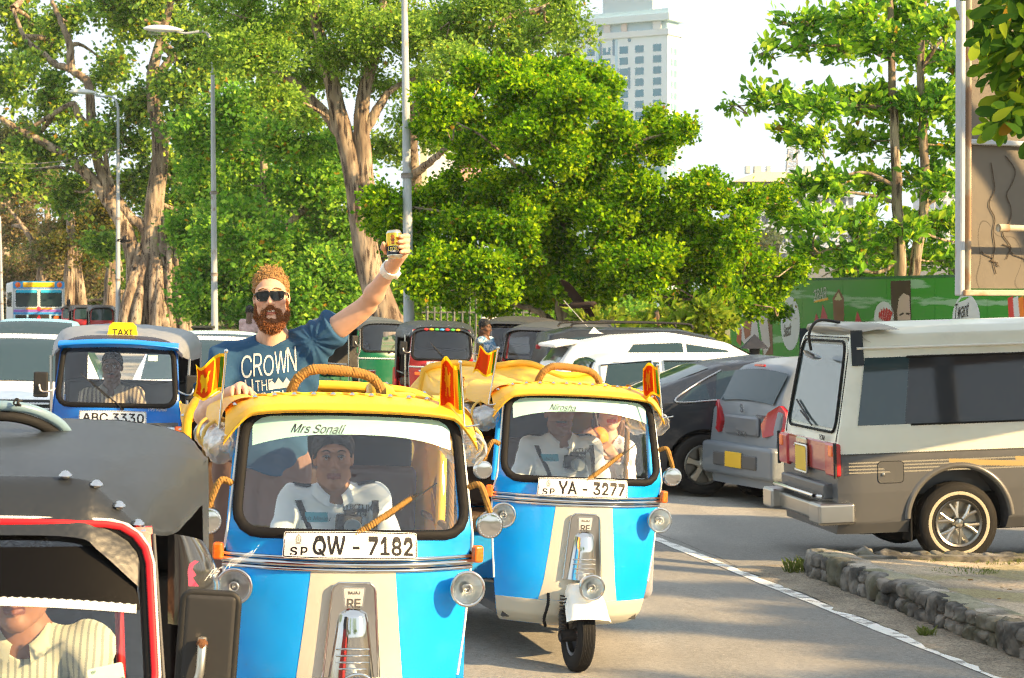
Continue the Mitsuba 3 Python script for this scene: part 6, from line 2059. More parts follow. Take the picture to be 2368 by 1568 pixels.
pr = [(0.001, -0.052), (0.022, -0.052), (0.025, -0.0575), (0.0272, -0.0575), (0.031, -0.051), (0.0331, -0.046), (0.0331, 0.046), (0.0315, 0.051), (0.027, 0.0575), (0.0275, 0.06), (0.026, 0.06), (0.0255, 0.056), (0.001, 0.056)]
can.part('shell', lathe(pr, 40), 'metal', (0.75, 0.72, 0.6), 40)
cyl = lambda z0, z1, r, a0=0, a1=2 * np.pi, n=49: grid(np.array([[(r * math.cos(a), r * math.sin(a), z) for a in np.linspace(a0, a1, n)] for z in np.linspace(z1, z0, 5)]))
can.part('gold_band', cyl(-0.008, 0.047, 0.03335), 'metal', (0.92, 0.62, 0.08), True)
can.part('dark_band', cyl(-0.044, -0.0085, 0.03335), 'plastic', (0.008, 0.014, 0.03), True)


def wrap(m, r, z):
    v = np.asarray(m.vertices); a = v[:, 0] / r - np.pi / 2
    return tm(np.stack([(r + v[:, 2]) * np.cos(a), (r + v[:, 2]) * np.sin(a), v[:, 1] + z], 1), m.faces)


can.part('brand_lettering', wrap(subdiv(centred(text('LION', 0.015, 0.0004, True, squeeze=0.95)), 0.008), 0.0337, -0.021), 'metal', (0.95, 0.7, 0.15), False)
can.part('small_lettering', wrap(subdiv(centred(text('LAGER', 0.005, 0.0004, True)), 0.008), 0.0337, -0.031), 'plastic', (0.85, 0.85, 0.85), False)
lion = Polygon([(-0.005, -0.006), (0.006, -0.006), (0.004, 0.004), (0.008, 0.012), (0.004, 0.016), (0.008, 0.022), (0.004, 0.03), (-0.002, 0.032), (-0.007, 0.026), (-0.004, 0.018), (-0.009, 0.012), (-0.004, 0.006)]).buffer(0.0012)
can.part('emblem', wrap(subdiv(extrude(lion, 0.0004), 0.006), 0.0336, 0.006), 'plastic', (0.3, 0.09, 0.02), False)


# ---------------------------------------------------------- seated and walking figures
def figure(name, label, hc, yaw, J, skin, shirt_col, hairm, hair_col, o):
    """J: world points sh, el, wr for left and right (in the picture), neck, waist. o: options."""
    t = Thing(name, label, 'person', o.get('group'))
    s = o.get('s', 1.0)
    M = head_matrix(hc, yaw, o.get('pitch', 0), o.get('roll', 0), s)
    fwd = np.array(o.get('fwd', (0, -1, 0)), float)
    pts = np.array([J[k] for k in J] + [hc])
    lo, hi = pts.min(0) - 0.2, pts.max(0) + 0.2
    h = o.get('h', 0.009)
    F = Field(lo, hi, h)
    nk, wa = np.asarray(J['neck']), np.asarray(J['waist'])
    ch = nk * 0.6 + wa * 0.4
    fl = (fwd, 0.72)
    F.cone(nk, ch, 0.08 * s, 0.13 * s, 0.05, fl); F.cone(ch, wa, 0.14 * s, 0.13 * s, 0.05, fl)
    F.cone(nk + [0, 0, -0.03], nk + (np.asarray(hc) - nk) * 0.5, 0.055 * s, 0.052 * s, 0.03)
    for d in 'LR':
        F.cone(J['sh' + d], nk - [0, 0, 0.03], 0.05 * s, 0.055 * s, 0.03)
        arm(F, J['sh' + d], J['el' + d], J['wr' + d], (0.048 * s, 0.04 * s, 0.027 * s))
        if o.get('hands', True):
            dd = np.asarray(J['wr' + d]) - J['el' + d]
            hd = np.asarray(o.get('hand_dir' + d, dd))
            plain_hand(F, J['wr' + d], hd, o.get('hand_up', (0, -0.2, 1)), (1 if d == 'L' else -1) * o.get('thumb', 1), o.get('curl', 1.0), s)
    hm = o.get('head', HEAD).copy(); hm.apply_transform(M)
    bodym = join(F.build(1), hm)
    loc = (np.linalg.inv(M) @ np.c_[bodym.vertices, np.ones(len(bodym.vertices))].T).T[:, :3]
    fc = face_colors(tm(loc, bodym.faces), skin, o.get('lips', (0.2, 0.075, 0.055)), o.get('cheek', 0.12), o.get('stubble', 0.0))
    away = (np.abs(loc) > [0.12, 0.14, 0.2]).any(1); fc[away] = skin
    b = t.part('body', bodym, 'skin', fc, True)
    if o.get('eyes', True):
        eyes(t, M, None, brow=o.get('brow', (0.012, 0.01, 0.008)))
    if hairm is not None:
        t.part('hair', hairm, 'hair', hair_col, True, M=M)
    S = Field(lo, hi, h * 0.9)
    S.cone(nk - [0, 0, 0.06], ch, 0.1 * s, 0.155 * s, 0.06, fl); S.cone(ch, wa, 0.162 * s, 0.165 * s, 0.06, fl); S.cone(wa, wa - [0, 0, 0.1], 0.17 * s, 0.17 * s, 0.05, fl)
    for d in 'LR':
        sh, el, wr = (np.asarray(J[k + d], float) for k in ('sh', 'el', 'wr'))
        S.cone(sh, nk - [0, 0, 0.03], 0.057 * s, 0.062 * s, 0.045)
        S.cone(sh, el, 0.06 * s, 0.055 * s, 0.04)
        if o.get('long', True):
            S.cone(el, wr, 0.055 * s, 0.042 * s, 0.02)
    S.cone(nk + [0, 0, -0.01] + fwd * 0.03, nk + [0, 0, 0.2] + fwd * 0.02, 0.062 * s, 0.09 * s, 0.006, sub=True)
    S.cone(nk + fwd * 0.09 + [0, 0, 0.02], nk + fwd * 0.125 - [0, 0, 0.085], 0.034 * s, 0.006, 0.006, sub=True)
    ph = len(label)
    S.bump(lambda q: 0.006 * np.sin(q[:, 2] * 60 + 35 * q[:, 0] + ph + 4 * meshkit.noise(q * 9)) * meshkit.noise(q * 7) + 0.014 * (meshkit.fbm(q * 11, 3, ph) - 0.5))
    for d in 'LR':
        sh, el, wr = (np.asarray(J[k + d], float) for k in ('sh', 'el', 'wr'))
        if o.get('long', True):
            plane_cut(S, el, wr, wr * 0.97 + el * 0.03, 0.08)
        else:
            plane_cut(S, sh, el, sh * 0.3 + el * 0.7, 0.11)
    zc = wa[2] - 0.08
    S.cut(lambda x, y, z: zc - z)
    m = S.build(1)
    sc = shirt_col
    if callable(shirt_col):
        sc = shirt_col(np.asarray(m.vertices))
    sk = t.part('shirt', m, o.get('shirt_mat', 'cloth'), None if o.get('shirt_mat') else sc, True, label=o.get('shirt_label'))
    if o.get('collar'):
        c0 = nk + fwd * 0.02 + [0, 0, 0.005]
        side = np.cross(fwd, [0, 0, 1]); cl = []
        for f in np.r_[np.linspace(0.32, 5.96, 25)]:
            r = 0.07 * s
            p = c0 + side * r * math.sin(f) + fwd * r * 1.02 * math.cos(f) + [0, 0, 0.016 - 0.055 * max(0, math.cos(f)) ** 2]
            cl.append([p + (side * math.sin(f) + fwd * math.cos(f)) * (0.03 * g) + np.array([0, 0, 0.02 - 0.045 * g * g]) for g in np.linspace(0, 1, 5)])
        cm = grid(np.array(cl))
        t.part('collar', cm, 'cloth', o.get('collar_col', sc if not callable(shirt_col) else (0.5, 0.5, 0.4)), True, sk)
    if o.get('legs', True):
        L = Field(wa + [-0.35, -0.75, -0.75], wa + [0.35, 0.4, 0.05], 0.012)
        side = np.cross(fwd, [0, 0, 1])
        for q in (-1, 1):
            h0 = wa + side * q * 0.09 - [0, 0, 0.1]
            kn = h0 + (fwd * 0.4 if o.get('seated', True) else np.array([0, 0, -0.42])) + side * q * 0.05
            an = kn + [0, 0, -0.4] + (fwd * -0.02)
            L.cone(h0, kn, 0.095 * s, 0.075 * s, 0.04); L.cone(kn, an, 0.072 * s, 0.06 * s, 0.03)
        t.part('trousers', L.build(1), 'cloth', o.get('trousers', (0.05, 0.05, 0.06)), True)
    return t, M, m, sk


BLACK_HAIR = hair_cap(5, 0.016, 0.062, 0.0, -0.06, 0.009)


def uniform(t, sk, m, nk, shL, shR, fwd, badge, side_text=('TUKTUK', 'SAFARI'), cap=0.03):
    """Shoulder boards, strap, name tag, printed chest lettering."""
    side = np.cross(fwd, [0, 0, 1]) * 1.0
    side = -side if side[0] < 0 else side
    for sh, q in ((shL, -1), (shR, 1)):
        a, b = np.asarray(sh) * 0.95 + nk * 0.05, np.asarray(sh) * 0.45 + nk * 0.55
        pth = [a + (b - a) * f + [0, 0, 0.2] for f in np.linspace(-0.1, 0.75, 8)]
        pts = []
        for p in pth:
            row = [p + np.asarray(fwd) * w for w in (-0.035, -0.012, 0.012, 0.035)]
            loc, ir, _ = m.ray.intersects_location(np.array(row), np.tile([0, 0, -1.0], (4, 1)), multiple_hits=False)
            r = np.array(row)
            r[:, 2] = sh[2] + 0.05
            r[ir] = loc
            pts.append(r + [0, 0, 0.006])
        t.part('shoulder_board', grid(np.array(pts)), 'cloth', (0.015, 0.02, 0.03), True, sk)
    c = nk * 0.62 + (nk - [0, 0, 0.4]) * 0.38 + np.asarray(fwd) * 0.02
    def on(x, z):
        o = nk + side * x + np.array([0, 0, z]) + np.asarray(fwd) * 0.5
        loc, ir, _ = m.ray.intersects_location(o[None], -np.asarray(fwd, float)[None], multiple_hits=False)
        return loc[0] if len(loc) else nk + side * x + [0, 0, z] + np.asarray(fwd) * 0.13
    for x0, x1, z0, z1 in ((-0.155, -0.08, -0.03, -0.22), (0.165, 0.165, -0.03, -0.22)):
        pth = [on(x0 + (x1 - x0) * f, z0 + (z1 - z0) * f) + np.asarray(fwd) * 0.006 for f in np.linspace(0, 1, 12)]
        rows = [[p - side * 0.014, p, p + side * 0.014] for p in pth]
        t.part('strap', grid(np.array(rows)), 'matte', (0.02, 0.022, 0.025), True, sk)
    nd = np.asarray(fwd, float)
    tag = drape(subdiv(extrude(rrect(0.095, 0.04, 0.003, 3), 0.001), 0.02), m, nk + side * -0.082 + np.array([0, 0, -0.1]), side, (0, 0, 1), nd, 0.004)
    tg = t.part('name_tag', tag, 'matte', (0.08, 0.3, 0.4), False, sk)
    t.part('tag_lettering', drape(subdiv(centred(text(badge, 0.017, 0.0008, False, 0.25)), 0.012), m, nk + side * -0.082 + np.array([0, 0, -0.107]), side, (0, 0, 1), nd, 0.0056), 'matte', (0.03, 0.08, 0.12), False, tg)
    t.part('print', drape(subdiv(centred(text(side_text[0], 0.027, 0.0008, True, squeeze=0.85)), 0.012), m, nk + side * 0.09 + np.array([0, 0, -0.062]), side, (0, 0, 1), nd, 0.004), 'matte', (0.08, 0.09, 0.1), False, sk)
    bl = Polygon(rrect(0.085, 0.034, 0.003, 3))
    b2 = t.part('print', drape(subdiv(extrude(bl, 0.0006), 0.015), m, nk + side * 0.09 + np.array([0, 0, -0.085]), side, (0, 0, 1), nd, 0.004), 'matte', (0.06, 0.07, 0.08), False, sk)
    t.part('print', drape(subdiv(centred(text(side_text[1], 0.023, 0.0008, True, squeeze=0.85)), 0.012), m, nk + side * 0.09 + np.array([0, 0, -0.096]), side, (0, 0, 1), nd, 0.0052), 'matte', (0.6, 0.62, 0.62), False, sk)
    for k in range(3):
        t.part('button', ball(0.006, on(0.0, -0.05 - 0.06 * k) + nd * 0.003, sub=1), 'plastic', (0.75, 0.78, 0.8), True, sk)
    # camera hanging on the chest
    cc = on(0.05, -0.125) + nd * 0.035
    cm = Thing('photo_camera', f'black camera on the chest of the driver with the {badge} name tag', 'camera', M=head_matrix(cc, math.degrees(math.atan2(fwd[0], -fwd[1])), 0, 5))
    cm.part('camera_body', cbox(0.11, 0.05, 0.075, (0, 0, 0), 0.01, 2), 'satin', (0.015, 0.016, 0.018), 40)
    cm.part('lens_barrel', mv(lathe([(0.001, -0.01), (0.034, -0.01), (0.036, -0.02), (0.034, -0.075), (0.028, -0.078), (0.026, -0.06), (0.001, -0.058)][::-1], 28, 'y'), (0.012, -0.1, -0.01), rz=0), 'plastic', (0.2, 0.24, 0.26), 30)
    cm.part('viewfinder', cbox(0.045, 0.045, 0.025, (0, 0, 0.045), 0.006), 'satin', (0.015, 0.016, 0.018), 30)


def veh(M, x, y, z):
    return (M @ np.array([x, y, z, 1.0]))[:3]


def fdir(M):
    return M[:3, :3] @ np.array([0, -1.0, 0])


# driver of the nearer blue auto rickshaw
YD = 9.25
J = dict(neck=P(771, 1137, YD), waist=P(771, 1340, YD + 0.05), shL=P(679, 1154, YD), shR=P(866, 1150, YD), elL=P(640, 1268, YD - 0.12), elR=P(905, 1262, YD - 0.12), wrL=veh(M_QW, -0.33, 0.56, 1.0), wrR=veh(M_QW, 0.33, 0.56, 1.0))
d1 = figure('person', 'young uniformed driver behind the windscreen above plate QW 7182', P(771, 1061, YD - 0.03), 6, J, (0.3, 0.15, 0.085), (0.6, 0.68, 0.74), BLACK_HAIR, (0.008, 0.007, 0.007),
            dict(fwd=fdir(M_QW), h=0.007, hand_dirL=fdir(M_QW), hand_dirR=fdir(M_QW), collar=True, collar_col=(0.6, 0.68, 0.74)))
uniform(d1[0], d1[3], d1[2], J['neck'], J['shL'], J['shR'], fdir(M_QW), 'Bob Marley')
# driver of the other one
YD2 = 12.55
J = dict(neck=P(1294, 1016, YD2), waist=P(1290, 1180, YD2 + 0.05), shL=P(1226, 1032, YD2), shR=P(1366, 1034, YD2), elL=P(1196, 1120, YD2 - 0.12), elR=P(1396, 1130, YD2 - 0.12), wrL=veh(M_YA, -0.33, 0.56, 1.0), wrR=veh(M_YA, 0.33, 0.56, 1.0))
d2 = figure('person', 'smiling uniformed driver behind the windscreen above plate YA 3277', P(1294, 954, YD2 - 0.03), 6, J, (0.25, 0.125, 0.07), (0.6, 0.66, 0.7), BLACK_HAIR, (0.008, 0.007, 0.007),
            dict(fwd=fdir(M_YA), h=0.008, hand_dirL=fdir(M_YA), hand_dirR=fdir(M_YA), collar=True, collar_col=(0.6, 0.66, 0.7), head=HEAD_SMILE, stubble=0.35))
uniform(d2[0], d2[3], d2[2], J['neck'], J['shL'], J['shR'], fdir(M_YA), 'Jacky')


# woman with a coconut behind him
def spots(v):
    c = np.tile((0.72, 0.71, 0.72), (len(v), 1))
    g = v * 16
    cell = np.floor(g)
    f = g - cell
    r = meshkit.noise(cell * 7.13 + 3)
    d = np.linalg.norm((f - 0.5)[:, [0, 2]] * [1.5, 1.0], axis=1)
    c[(d < 0.3) & (r > 0.35)] = (0.3, 0.31, 0.36)
    return c


YW = 13.25
CO = P(1384, 1014, YW - 0.22)
J = dict(neck=P(1404, 1010, YW), waist=P(1398, 1160, YW + 0.05), shL=P(1342, 1036, YW), shR=P(1448, 1040, YW - 0.04), elL=P(1338, 1098, YW - 0.16), elR=P(1450, 1112, YW - 0.2), wrL=P(1336, 1024, YW - 0.3), wrR=P(1428, 1060, YW - 0.36))
long_hair = Field((-0.15, -0.13, -0.3), (0.15, 0.17, 0.17), 0.006)
long_hair.ell((0, 0.025, 0.05), (0.09, 0.108, 0.1), 0.02)
long_hair.cone((-0.075, 0.02, -0.02), (-0.08, 0.02, -0.16), 0.03, 0.03, 0.03); long_hair.cone((0.075, 0.02, -0.02), (0.08, 0.02, -0.16), 0.03, 0.03, 0.03); long_hair.ell((0, 0.08, -0.06), (0.075, 0.05, 0.1), 0.03)
long_hair.ell((0, -0.09, -0.03), (0.062, 0.09, 0.095), 0.01, sub=True)
long_hair.bump(lambda q: 0.006 * np.sin(q[:, 0] * 260 + 4 * np.sin(q[:, 2] * 20)))
wm = figure('person', 'woman in a spotted white blouse holding an orange coconut in the back seat', P(1408, 948, YW - 0.03), 8, J, (0.62, 0.36, 0.24), spots, long_hair.build(), (0.12, 0.06, 0.025),
            dict(fwd=fdir(M_YA), h=0.008, lips=(0.5, 0.1, 0.09), cheek=0.25, s=0.94, hand_dirL=(0.6, -0.1, 0.45), hand_dirR=(-0.55, 0.0, 0.6), hand_up=(0.1, -1, 0.3), curl=0.7, trousers=(0.3, 0.3, 0.34), brow=(0.08, 0.04, 0.02)))
co = Thing('coconut', 'orange drinking coconut with a white straw in the woman\'s hands', 'coconut')
co.part('husk', ball(0.062, CO, (1, 1, 1.15), 3), 'satin', (0.85, 0.3, 0.02), True)
co.part('straw', tube([CO + [0, 0, 0.05], CO + [-0.02, 0.03, 0.17], CO + [-0.015, 0.1, 0.215]], 0.0045, 6), 'plastic', (0.85, 0.85, 0.8), True)

# driver of the blue taxi
def stripes(v):
    c = np.tile((0.16, 0.14, 0.12), (len(v), 1)).astype(float)
    c[np.sin(v[:, 0] * 210) > 0.1] = (0.4, 0.35, 0.26)
    return c


YA_ = 17.75
J = dict(neck=P(258, 898, YA_), waist=P(258, 1030, YA_ + 0.05), shL=P(202, 915, YA_), shR=P(314, 912, YA_), elL=P(180, 975, YA_ - 0.15), elR=P(336, 970, YA_ - 0.15), wrL=veh(M_AB, -0.33, 0.56, 1.0), wrR=veh(M_AB, 0.33, 0.56, 1.0))
figure('person', 'moustached taxi driver in a brown striped shirt inside the royal blue auto rickshaw', P(259, 850, YA_ - 0.03), 3, J, (0.16, 0.08, 0.045), (0.3, 0.26, 0.2), hair_cap(7, 0.01, 0.07, 0.0, -0.06, 0.006), (0.01, 0.009, 0.008),
       dict(fwd=fdir(M_AB), h=0.011, shirt_mat='stripe_brown', stubble=0.25, long=False, hand_dirL=fdir(M_AB), hand_dirR=fdir(M_AB), collar=True, collar_col=(0.25, 0.22, 0.18)))


# driver of the dark foreground one
def fine_stripes(v):
    c = np.tile((0.5, 0.52, 0.4), (len(v), 1)).astype(float)
    c[np.sin((v[:, 0] + 0.3 * v[:, 2]) * 300) > 0.45] = (0.3, 0.33, 0.26)
    return c


YB = 5.85
J = dict(neck=P(56, 1472, YB), waist=P(44, 1830, YB + 0.05), shL=P(-122, 1512, YB), shR=P(208, 1492, YB), elL=P(-170, 1720, YB - 0.15), elR=P(245, 1700, YB - 0.15), wrL=veh(M_BK, -0.33, 0.56, 1.0), wrR=veh(M_BK, 0.33, 0.56, 1.0))
figure('person', 'driver in a pale green striped shirt inside the black hooded auto rickshaw in the corner', P(44, 1342, YB - 0.03), 4, J, (0.3, 0.15, 0.09), (0.5, 0.52, 0.4), BLACK_HAIR, (0.01, 0.009, 0.008),
       dict(fwd=fdir(M_BK), h=0.008, shirt_mat='stripe_green', long=False, hand_dirL=fdir(M_BK), hand_dirR=fdir(M_BK), collar=True, collar_col=(0.5, 0.52, 0.4)))


# pedestrians beyond
def batik(v):
    n = meshkit.fbm(v * 30, 2)
    c = np.tile((0.1, 0.25, 0.42), (len(v), 1)).astype(float)
    c[n > 0.52] = (0.55, 0.62, 0.66)
    return c


def walker(label, U, V, Y, yaw, skin, shirt, hair_c, trousers, h=0.014):
    k = FPX / Y
    hc = P(U, V, Y)
    f = np.array([math.sin(math.radians(yaw)), -math.cos(math.radians(yaw)), 0])
    sd = np.array([math.cos(math.radians(yaw)), math.sin(math.radians(yaw)), 0])
    nk = hc + [0, 0, -0.17]
    J = dict(neck=nk, waist=nk + [0, 0, -0.48], shL=nk - sd * 0.17 + [0, 0, -0.04], shR=nk + sd * 0.17 + [0, 0, -0.04], elL=nk - sd * 0.23 + f * 0.05 + [0, 0, -0.32], elR=nk + sd * 0.23 + f * 0.1 + [0, 0, -0.3], wrL=nk - sd * 0.2 + f * 0.15 + [0, 0, -0.55], wrR=nk + sd * 0.15 + f * 0.25 + [0, 0, -0.45])
    figure('person', label, hc, yaw, J, skin, shirt, BLACK_HAIR, hair_c, dict(fwd=f, h=h, long=False, seated=False, trousers=trousers, pitch=8, curl=0.5))


walker('pedestrian in a blue patterned shirt looking down beside the red auto rickshaw', 1122, 758, 35.5, 62, (0.15, 0.075, 0.04), batik, (0.008, 0.008, 0.008), (0.05, 0.05, 0.07))
walker('pedestrian in a pale pink shirt seen from behind, left of the bearded man', 578, 722, 46, 170, (0.15, 0.08, 0.05), (0.6, 0.42, 0.4), (0.01, 0.01, 0.01), (0.08, 0.08, 0.1), 0.018)
walker('distant pedestrian in a white shirt under the bright tree', 1131, 706, 62, 20, (0.3, 0.16, 0.1), (0.7, 0.7, 0.7), (0.01, 0.01, 0.01), (0.1, 0.1, 0.12), 0.02)
# ------------------------------------------------------------------ cars, van, bus
def wheel(t, M, R, w, rimf=0.66, spokes=5, rim_col=(0.62, 0.62, 0.6), white=False, out=1, style='alloy'):
    """A road wheel on the x axis; out = the side its face looks to."""
    h = w / 2
    pr = [(R * rimf, -h * 0.85), (R * 0.74, -h), (R * 0.88, -h), (R * 0.965, -h * 0.82)]
    for k in range(-2, 3):
        z = k * h * 0.3
        pr += [(R, z - h * 0.11), (R, z + h * 0.11), (R * 0.975, z + h * 0.13), (R * 0.975, z + h * 0.17)]
    pr += [(R * 0.965, h * 0.82), (R * 0.88, h), (R * 0.74, h), (R * rimf, h * 0.85)]
    wk = t.part('wheel', lathe(pr, 44, 'x'), 'rubber', (0.022, 0.021, 0.02), 40, M=M)
    x = out * h
    if white:
        t.part('white_wall', lathe([(R * 0.7, x * 0.99), (R * 0.71, x * 1.01), (R * 0.775, x * 1.01), (R * 0.785, x * 0.99)][::out], 44, 'x'), 'satin', (0.5, 0.44, 0.32), True, wk, M=M)
    t.part('rim', lathe([(R * rimf, x * 0.9), (R * (rimf - 0.02), x * 0.98), (R * (rimf - 0.07), x * 0.9), (R * (rimf - 0.08), x * 0.2), (R * 0.2, x * 0.1), (0.001, x * 0.1)][::out], 44, 'x'), 'metal', tuple(0.5 * np.array(rim_col)), 40, wk, M=M)
    for k in range(spokes):
        a = 2 * math.pi * k / spokes + 0.3
        if style == 'twin':
            pl = []
            for da in (-0.16, 0.16):
                m = tube([(x * 0.82, R * 0.14 * math.cos(a), R * 0.14 * math.sin(a)), (x * 0.8, R * 0.3 * math.cos(a + da * 0.5), R * 0.3 * math.sin(a + da * 0.5)), (x * 0.75, R * (rimf - 0.06) * math.cos(a + da * 1.3), R * (rimf - 0.06) * math.sin(a + da * 1.3))], R * 0.045, 6)
                pl.append(m)
            m = cat(pl)
        else:
            q = []
            for rr, wd in ((0.1, 0.1), (0.35, 0.105), (rimf - 0.05, 0.15)):
                c = np.array([math.cos(a), math.sin(a)]) * R * rr; n_ = np.array([-math.sin(a), math.cos(a)]) * R * wd
                q.append([(x * 0.62, *(c - n_)), (x * (0.86 - 0.1 * rr), *(c - n_ * 0.7)), (x * (0.86 - 0.1 * rr), *(c + n_ * 0.7)), (x * 0.62, *(c + n_))])
            m = grid(np.array(q))
        t.part('spoke', m, 'metal', rim_col, 30, wk, M=M)
    t.part('hub_cap', mv(lathe([(0.001, 0.012), (R * 0.1, 0.01), (R * 0.13, -0.01), (R * 0.14, -0.04)], 20), (x * 0.88, 0, 0), ry=90 * out), 'chrome', (0.7, 0.7, 0.68), 40, wk, M=M)
    return wk


class CarShell:
    """A car's skin from curves along its length (y, nose at 0): roof line, belt line, sill, and half widths."""

    def __init__(self, L, roof, belt, sill, wb, wr, plan, tuck=0.06):
        self.L, self.roof, self.belt, self.sill, self.wb, self.wr, self.plan, self.tuck = L, np.array(roof), np.array(belt), sill, wb, np.array(wr), np.array(plan), tuck

    def S(self, y, t):
        """t: 0 sill, 0.5 belt, 0.85 roof edge, 1 the roof's middle; right half."""
        y, t = np.broadcast_arrays(np.asarray(y, float), np.asarray(t, float))
        zr = np.interp(y, self.roof[:, 0], self.roof[:, 1]); zb = np.minimum(np.interp(y, self.belt[:, 0], self.belt[:, 1]), zr - 0.015)
        pl = np.interp(y, self.plan[:, 0], self.plan[:, 1])
        wb = self.wb * pl; wr = np.minimum(np.interp(y, self.wr[:, 0], self.wr[:, 1]), wb) * 1.0
        tall = np.clip((zr - zb) / 0.3, 0, 1)
        wr = wr * tall + (wb * 0.93) * (1 - tall)
        low = np.clip(t / 0.5, 0, 1); mid = np.clip((t - 0.5) / 0.35, 0, 1); top = np.clip((t - 0.85) / 0.15, 0, 1)
        z = self.sill + (zb - self.sill) * low
        x = wb - self.tuck * (1 - low) ** 2 - 0.012 * np.abs(low - 0.75)
        ze = zr - 0.05 * tall - 0.012
        z = np.where(t > 0.5, zb + (ze - zb) * mid, z)
        x = np.where(t > 0.5, (wb - 0.003) + (wr - wb + 0.003) * mid ** 1.15, x)
        a = top * np.pi / 2
        z = np.where(t > 0.85, ze + (zr - ze) * np.sin(a) ** 0.8, z)
        x = np.where(t > 0.85, wr * (1 - (1 - np.cos(a)) ** 0.75) if np.isscalar(a) else wr * np.power(np.clip(np.cos(a), 0, 1), 0.7), x)
        return np.stack([x, y, z], -1)

    def off(self, y, t, d):
        e = 1e-3
        p = self.S(y, t)
        u = self.S(np.asarray(y) + e, t) - self.S(np.asarray(y) - e, t); v = self.S(y, np.asarray(t) + e) - self.S(y, np.asarray(t) - e)
        n = np.cross(u, v); n /= np.linalg.norm(n, axis=-1, keepdims=True) + 1e-12
        return p + n * np.where(n[..., :1] < -0.2, -d, d)

    def solid(self, ny=70, wheels=(), Rw=0.36, half=0.25):
        ys = np.linspace(0, self.L, ny)
        ts = np.r_[np.linspace(0, 0.5, 7), np.linspace(0.55, 0.85, 6), np.linspace(0.88, 1, 7)]
        Y, Tt = np.meshgrid(ys, ts, indexing='ij')
        R = self.S(Y, Tt)
        Lf = R[:, -2::-1] * [-1, 1, 1]
        ring = np.concatenate([R, Lf], 1)
        m = grid(ring, cv=True)
        n, k = ring.shape[:2]
        c0, c1 = ring[0].mean(0), ring[-1].mean(0)
        V = np.vstack([m.vertices, c0, c1])
        j = np.arange(k); j2 = (j + 1) % k
        F = np.vstack([m.faces, np.stack([j * 0 + n * k, j, j2], 1), np.stack([j * 0 + n * k + 1, (n - 1) * k + j2, (n - 1) * k + j], 1)])
        m = tm(V, F)
        if m.volume < 0:
            m.invert()
        try:
            import manifold3d as m3
            q = m3.Manifold(m3.Mesh(np.asarray(m.vertices, np.float32), np.asarray(m.faces, np.uint32)))
            for y in wheels:
                for s in (-1, 1):
                    cyl = m3.Manifold.cylinder(2 * half, Rw, Rw, 40, True).rotate([0, 90, 0]).translate([s * self.wb, y, Rw * 0.86])
                    q = q - cyl
            r = q.to_mesh()
            if len(r.tri_verts):
                m = tm(r.vert_properties[:, :3], r.tri_verts)
        except Exception:
            pass
        return m

    def panel(self, y0, y1, t0, t1, d=0.004, n=10, side=1, skew=(0, 0), thick=0.006):
        """A pane laid on the skin; skew shifts its upper edge's ends along y."""
        rows = []
        for f in np.linspace(0, 1, 8):
            ys = np.linspace(y0 + skew[0] * f, y1 + skew[1] * f, n)
            rows.append(self.off(ys, np.full(n, t0 + (t1 - t0) * f), d) * [side, 1, 1])
        a = np.array(rows)
        b = a - np.array([side, 0, 0]) * thick
        ring = lambda q: np.concatenate([q[0], q[1:, -1], q[-1, -2::-1], q[-2:0:-1, 0]])
        return cat([grid(a), grid(np.stack([ring(a), ring(b)]), cv=True)])

    def across(self, y0, y1, x0, d=0.004, n=13, thick=0.006, flare=1.0):
        """A screen laid over the roof line between two stations (windscreen or tailgate glass)."""
        rows = []
        for f in np.linspace(0, 1, 8):
            y = y0 + (y1 - y0) * f
            w = np.interp(y, self.wr[:, 0], self.wr[:, 1]) * x0 * (1 + (flare - 1) * (1 - f))
            z = np.interp(y, self.roof[:, 0], self.roof[:, 1])
            e = 0.01
            dz = (np.interp(y + e, self.roof[:, 0], self.roof[:, 1]) - np.interp(y - e, self.roof[:, 0], self.roof[:, 1])) / (2 * e)
            nrm = np.array([0, -dz, 1]) / math.hypot(1, dz)
            rows.append([np.array([w * u, y, z - 0.03 * u * u]) + nrm * d for u in np.linspace(-1, 1, n)])
        a = np.array(rows)
        return grid(a)


CARGLASS = (0.02, 0.03, 0.035)


def hatch(name, label, M, L, paint, roofl, belt, wb, wr, plan, windows, wheels, Rw=0.31, rimc=(0.6, 0.6, 0.58), sill=0.2, glass='car_glass', group=None, cat_='car', spokes=5):
    t = Thing(name, label, cat_, group, M)
    sh = CarShell(L, roofl, belt, sill, wb, wr, plan)
    t.part('body', sh.solid(wheels=wheels, Rw=Rw * 1.17), 'paint', paint, 32)
    t.part('underbody', cat([box(wb * 1.5, L * 0.92, 0.2, (0, L / 2, 0.28))]), 'matte', (0.01, 0.01, 0.01), False)
    for y in wheels:
        for s in (-1, 1):
            wheel(t, place(s * (wb - 0.1), y, Rw), Rw, 0.19, rim_col=rimc, out=s, spokes=spokes)
    for w in windows:
        if w[0] == 'side':
            for s in (-1, 1):
                t.part('window', sh.panel(*w[1], side=s, **(w[2] if len(w) > 2 else {})), glass, None, 40)
        else:
            t.part('windscreen' if w[0] == 'front' else 'rear_window', sh.across(*w[1], **(w[2] if len(w) > 2 else {'d': 0.016})), glass, None, True)
    return t, sh


# cream over grey van, parked with its side to the camera
VP = P(1946, 1222, 17.0)
VL, VW, VH = 4.55, 0.845, 1.93
Rv = place(VP[0], VP[1], float(slope(VP[0] + 0.3)) - 0.0, 98.0) @ rot('x', -1.6)
van = Thing('van', 'cream van with a grey lower half and tinted windows parked behind the stone island', 'van', M=Rv @ place(VW, -VL, 0))
CREAM, GREYV = (0.72, 0.72, 0.6), (0.17, 0.165, 0.15)
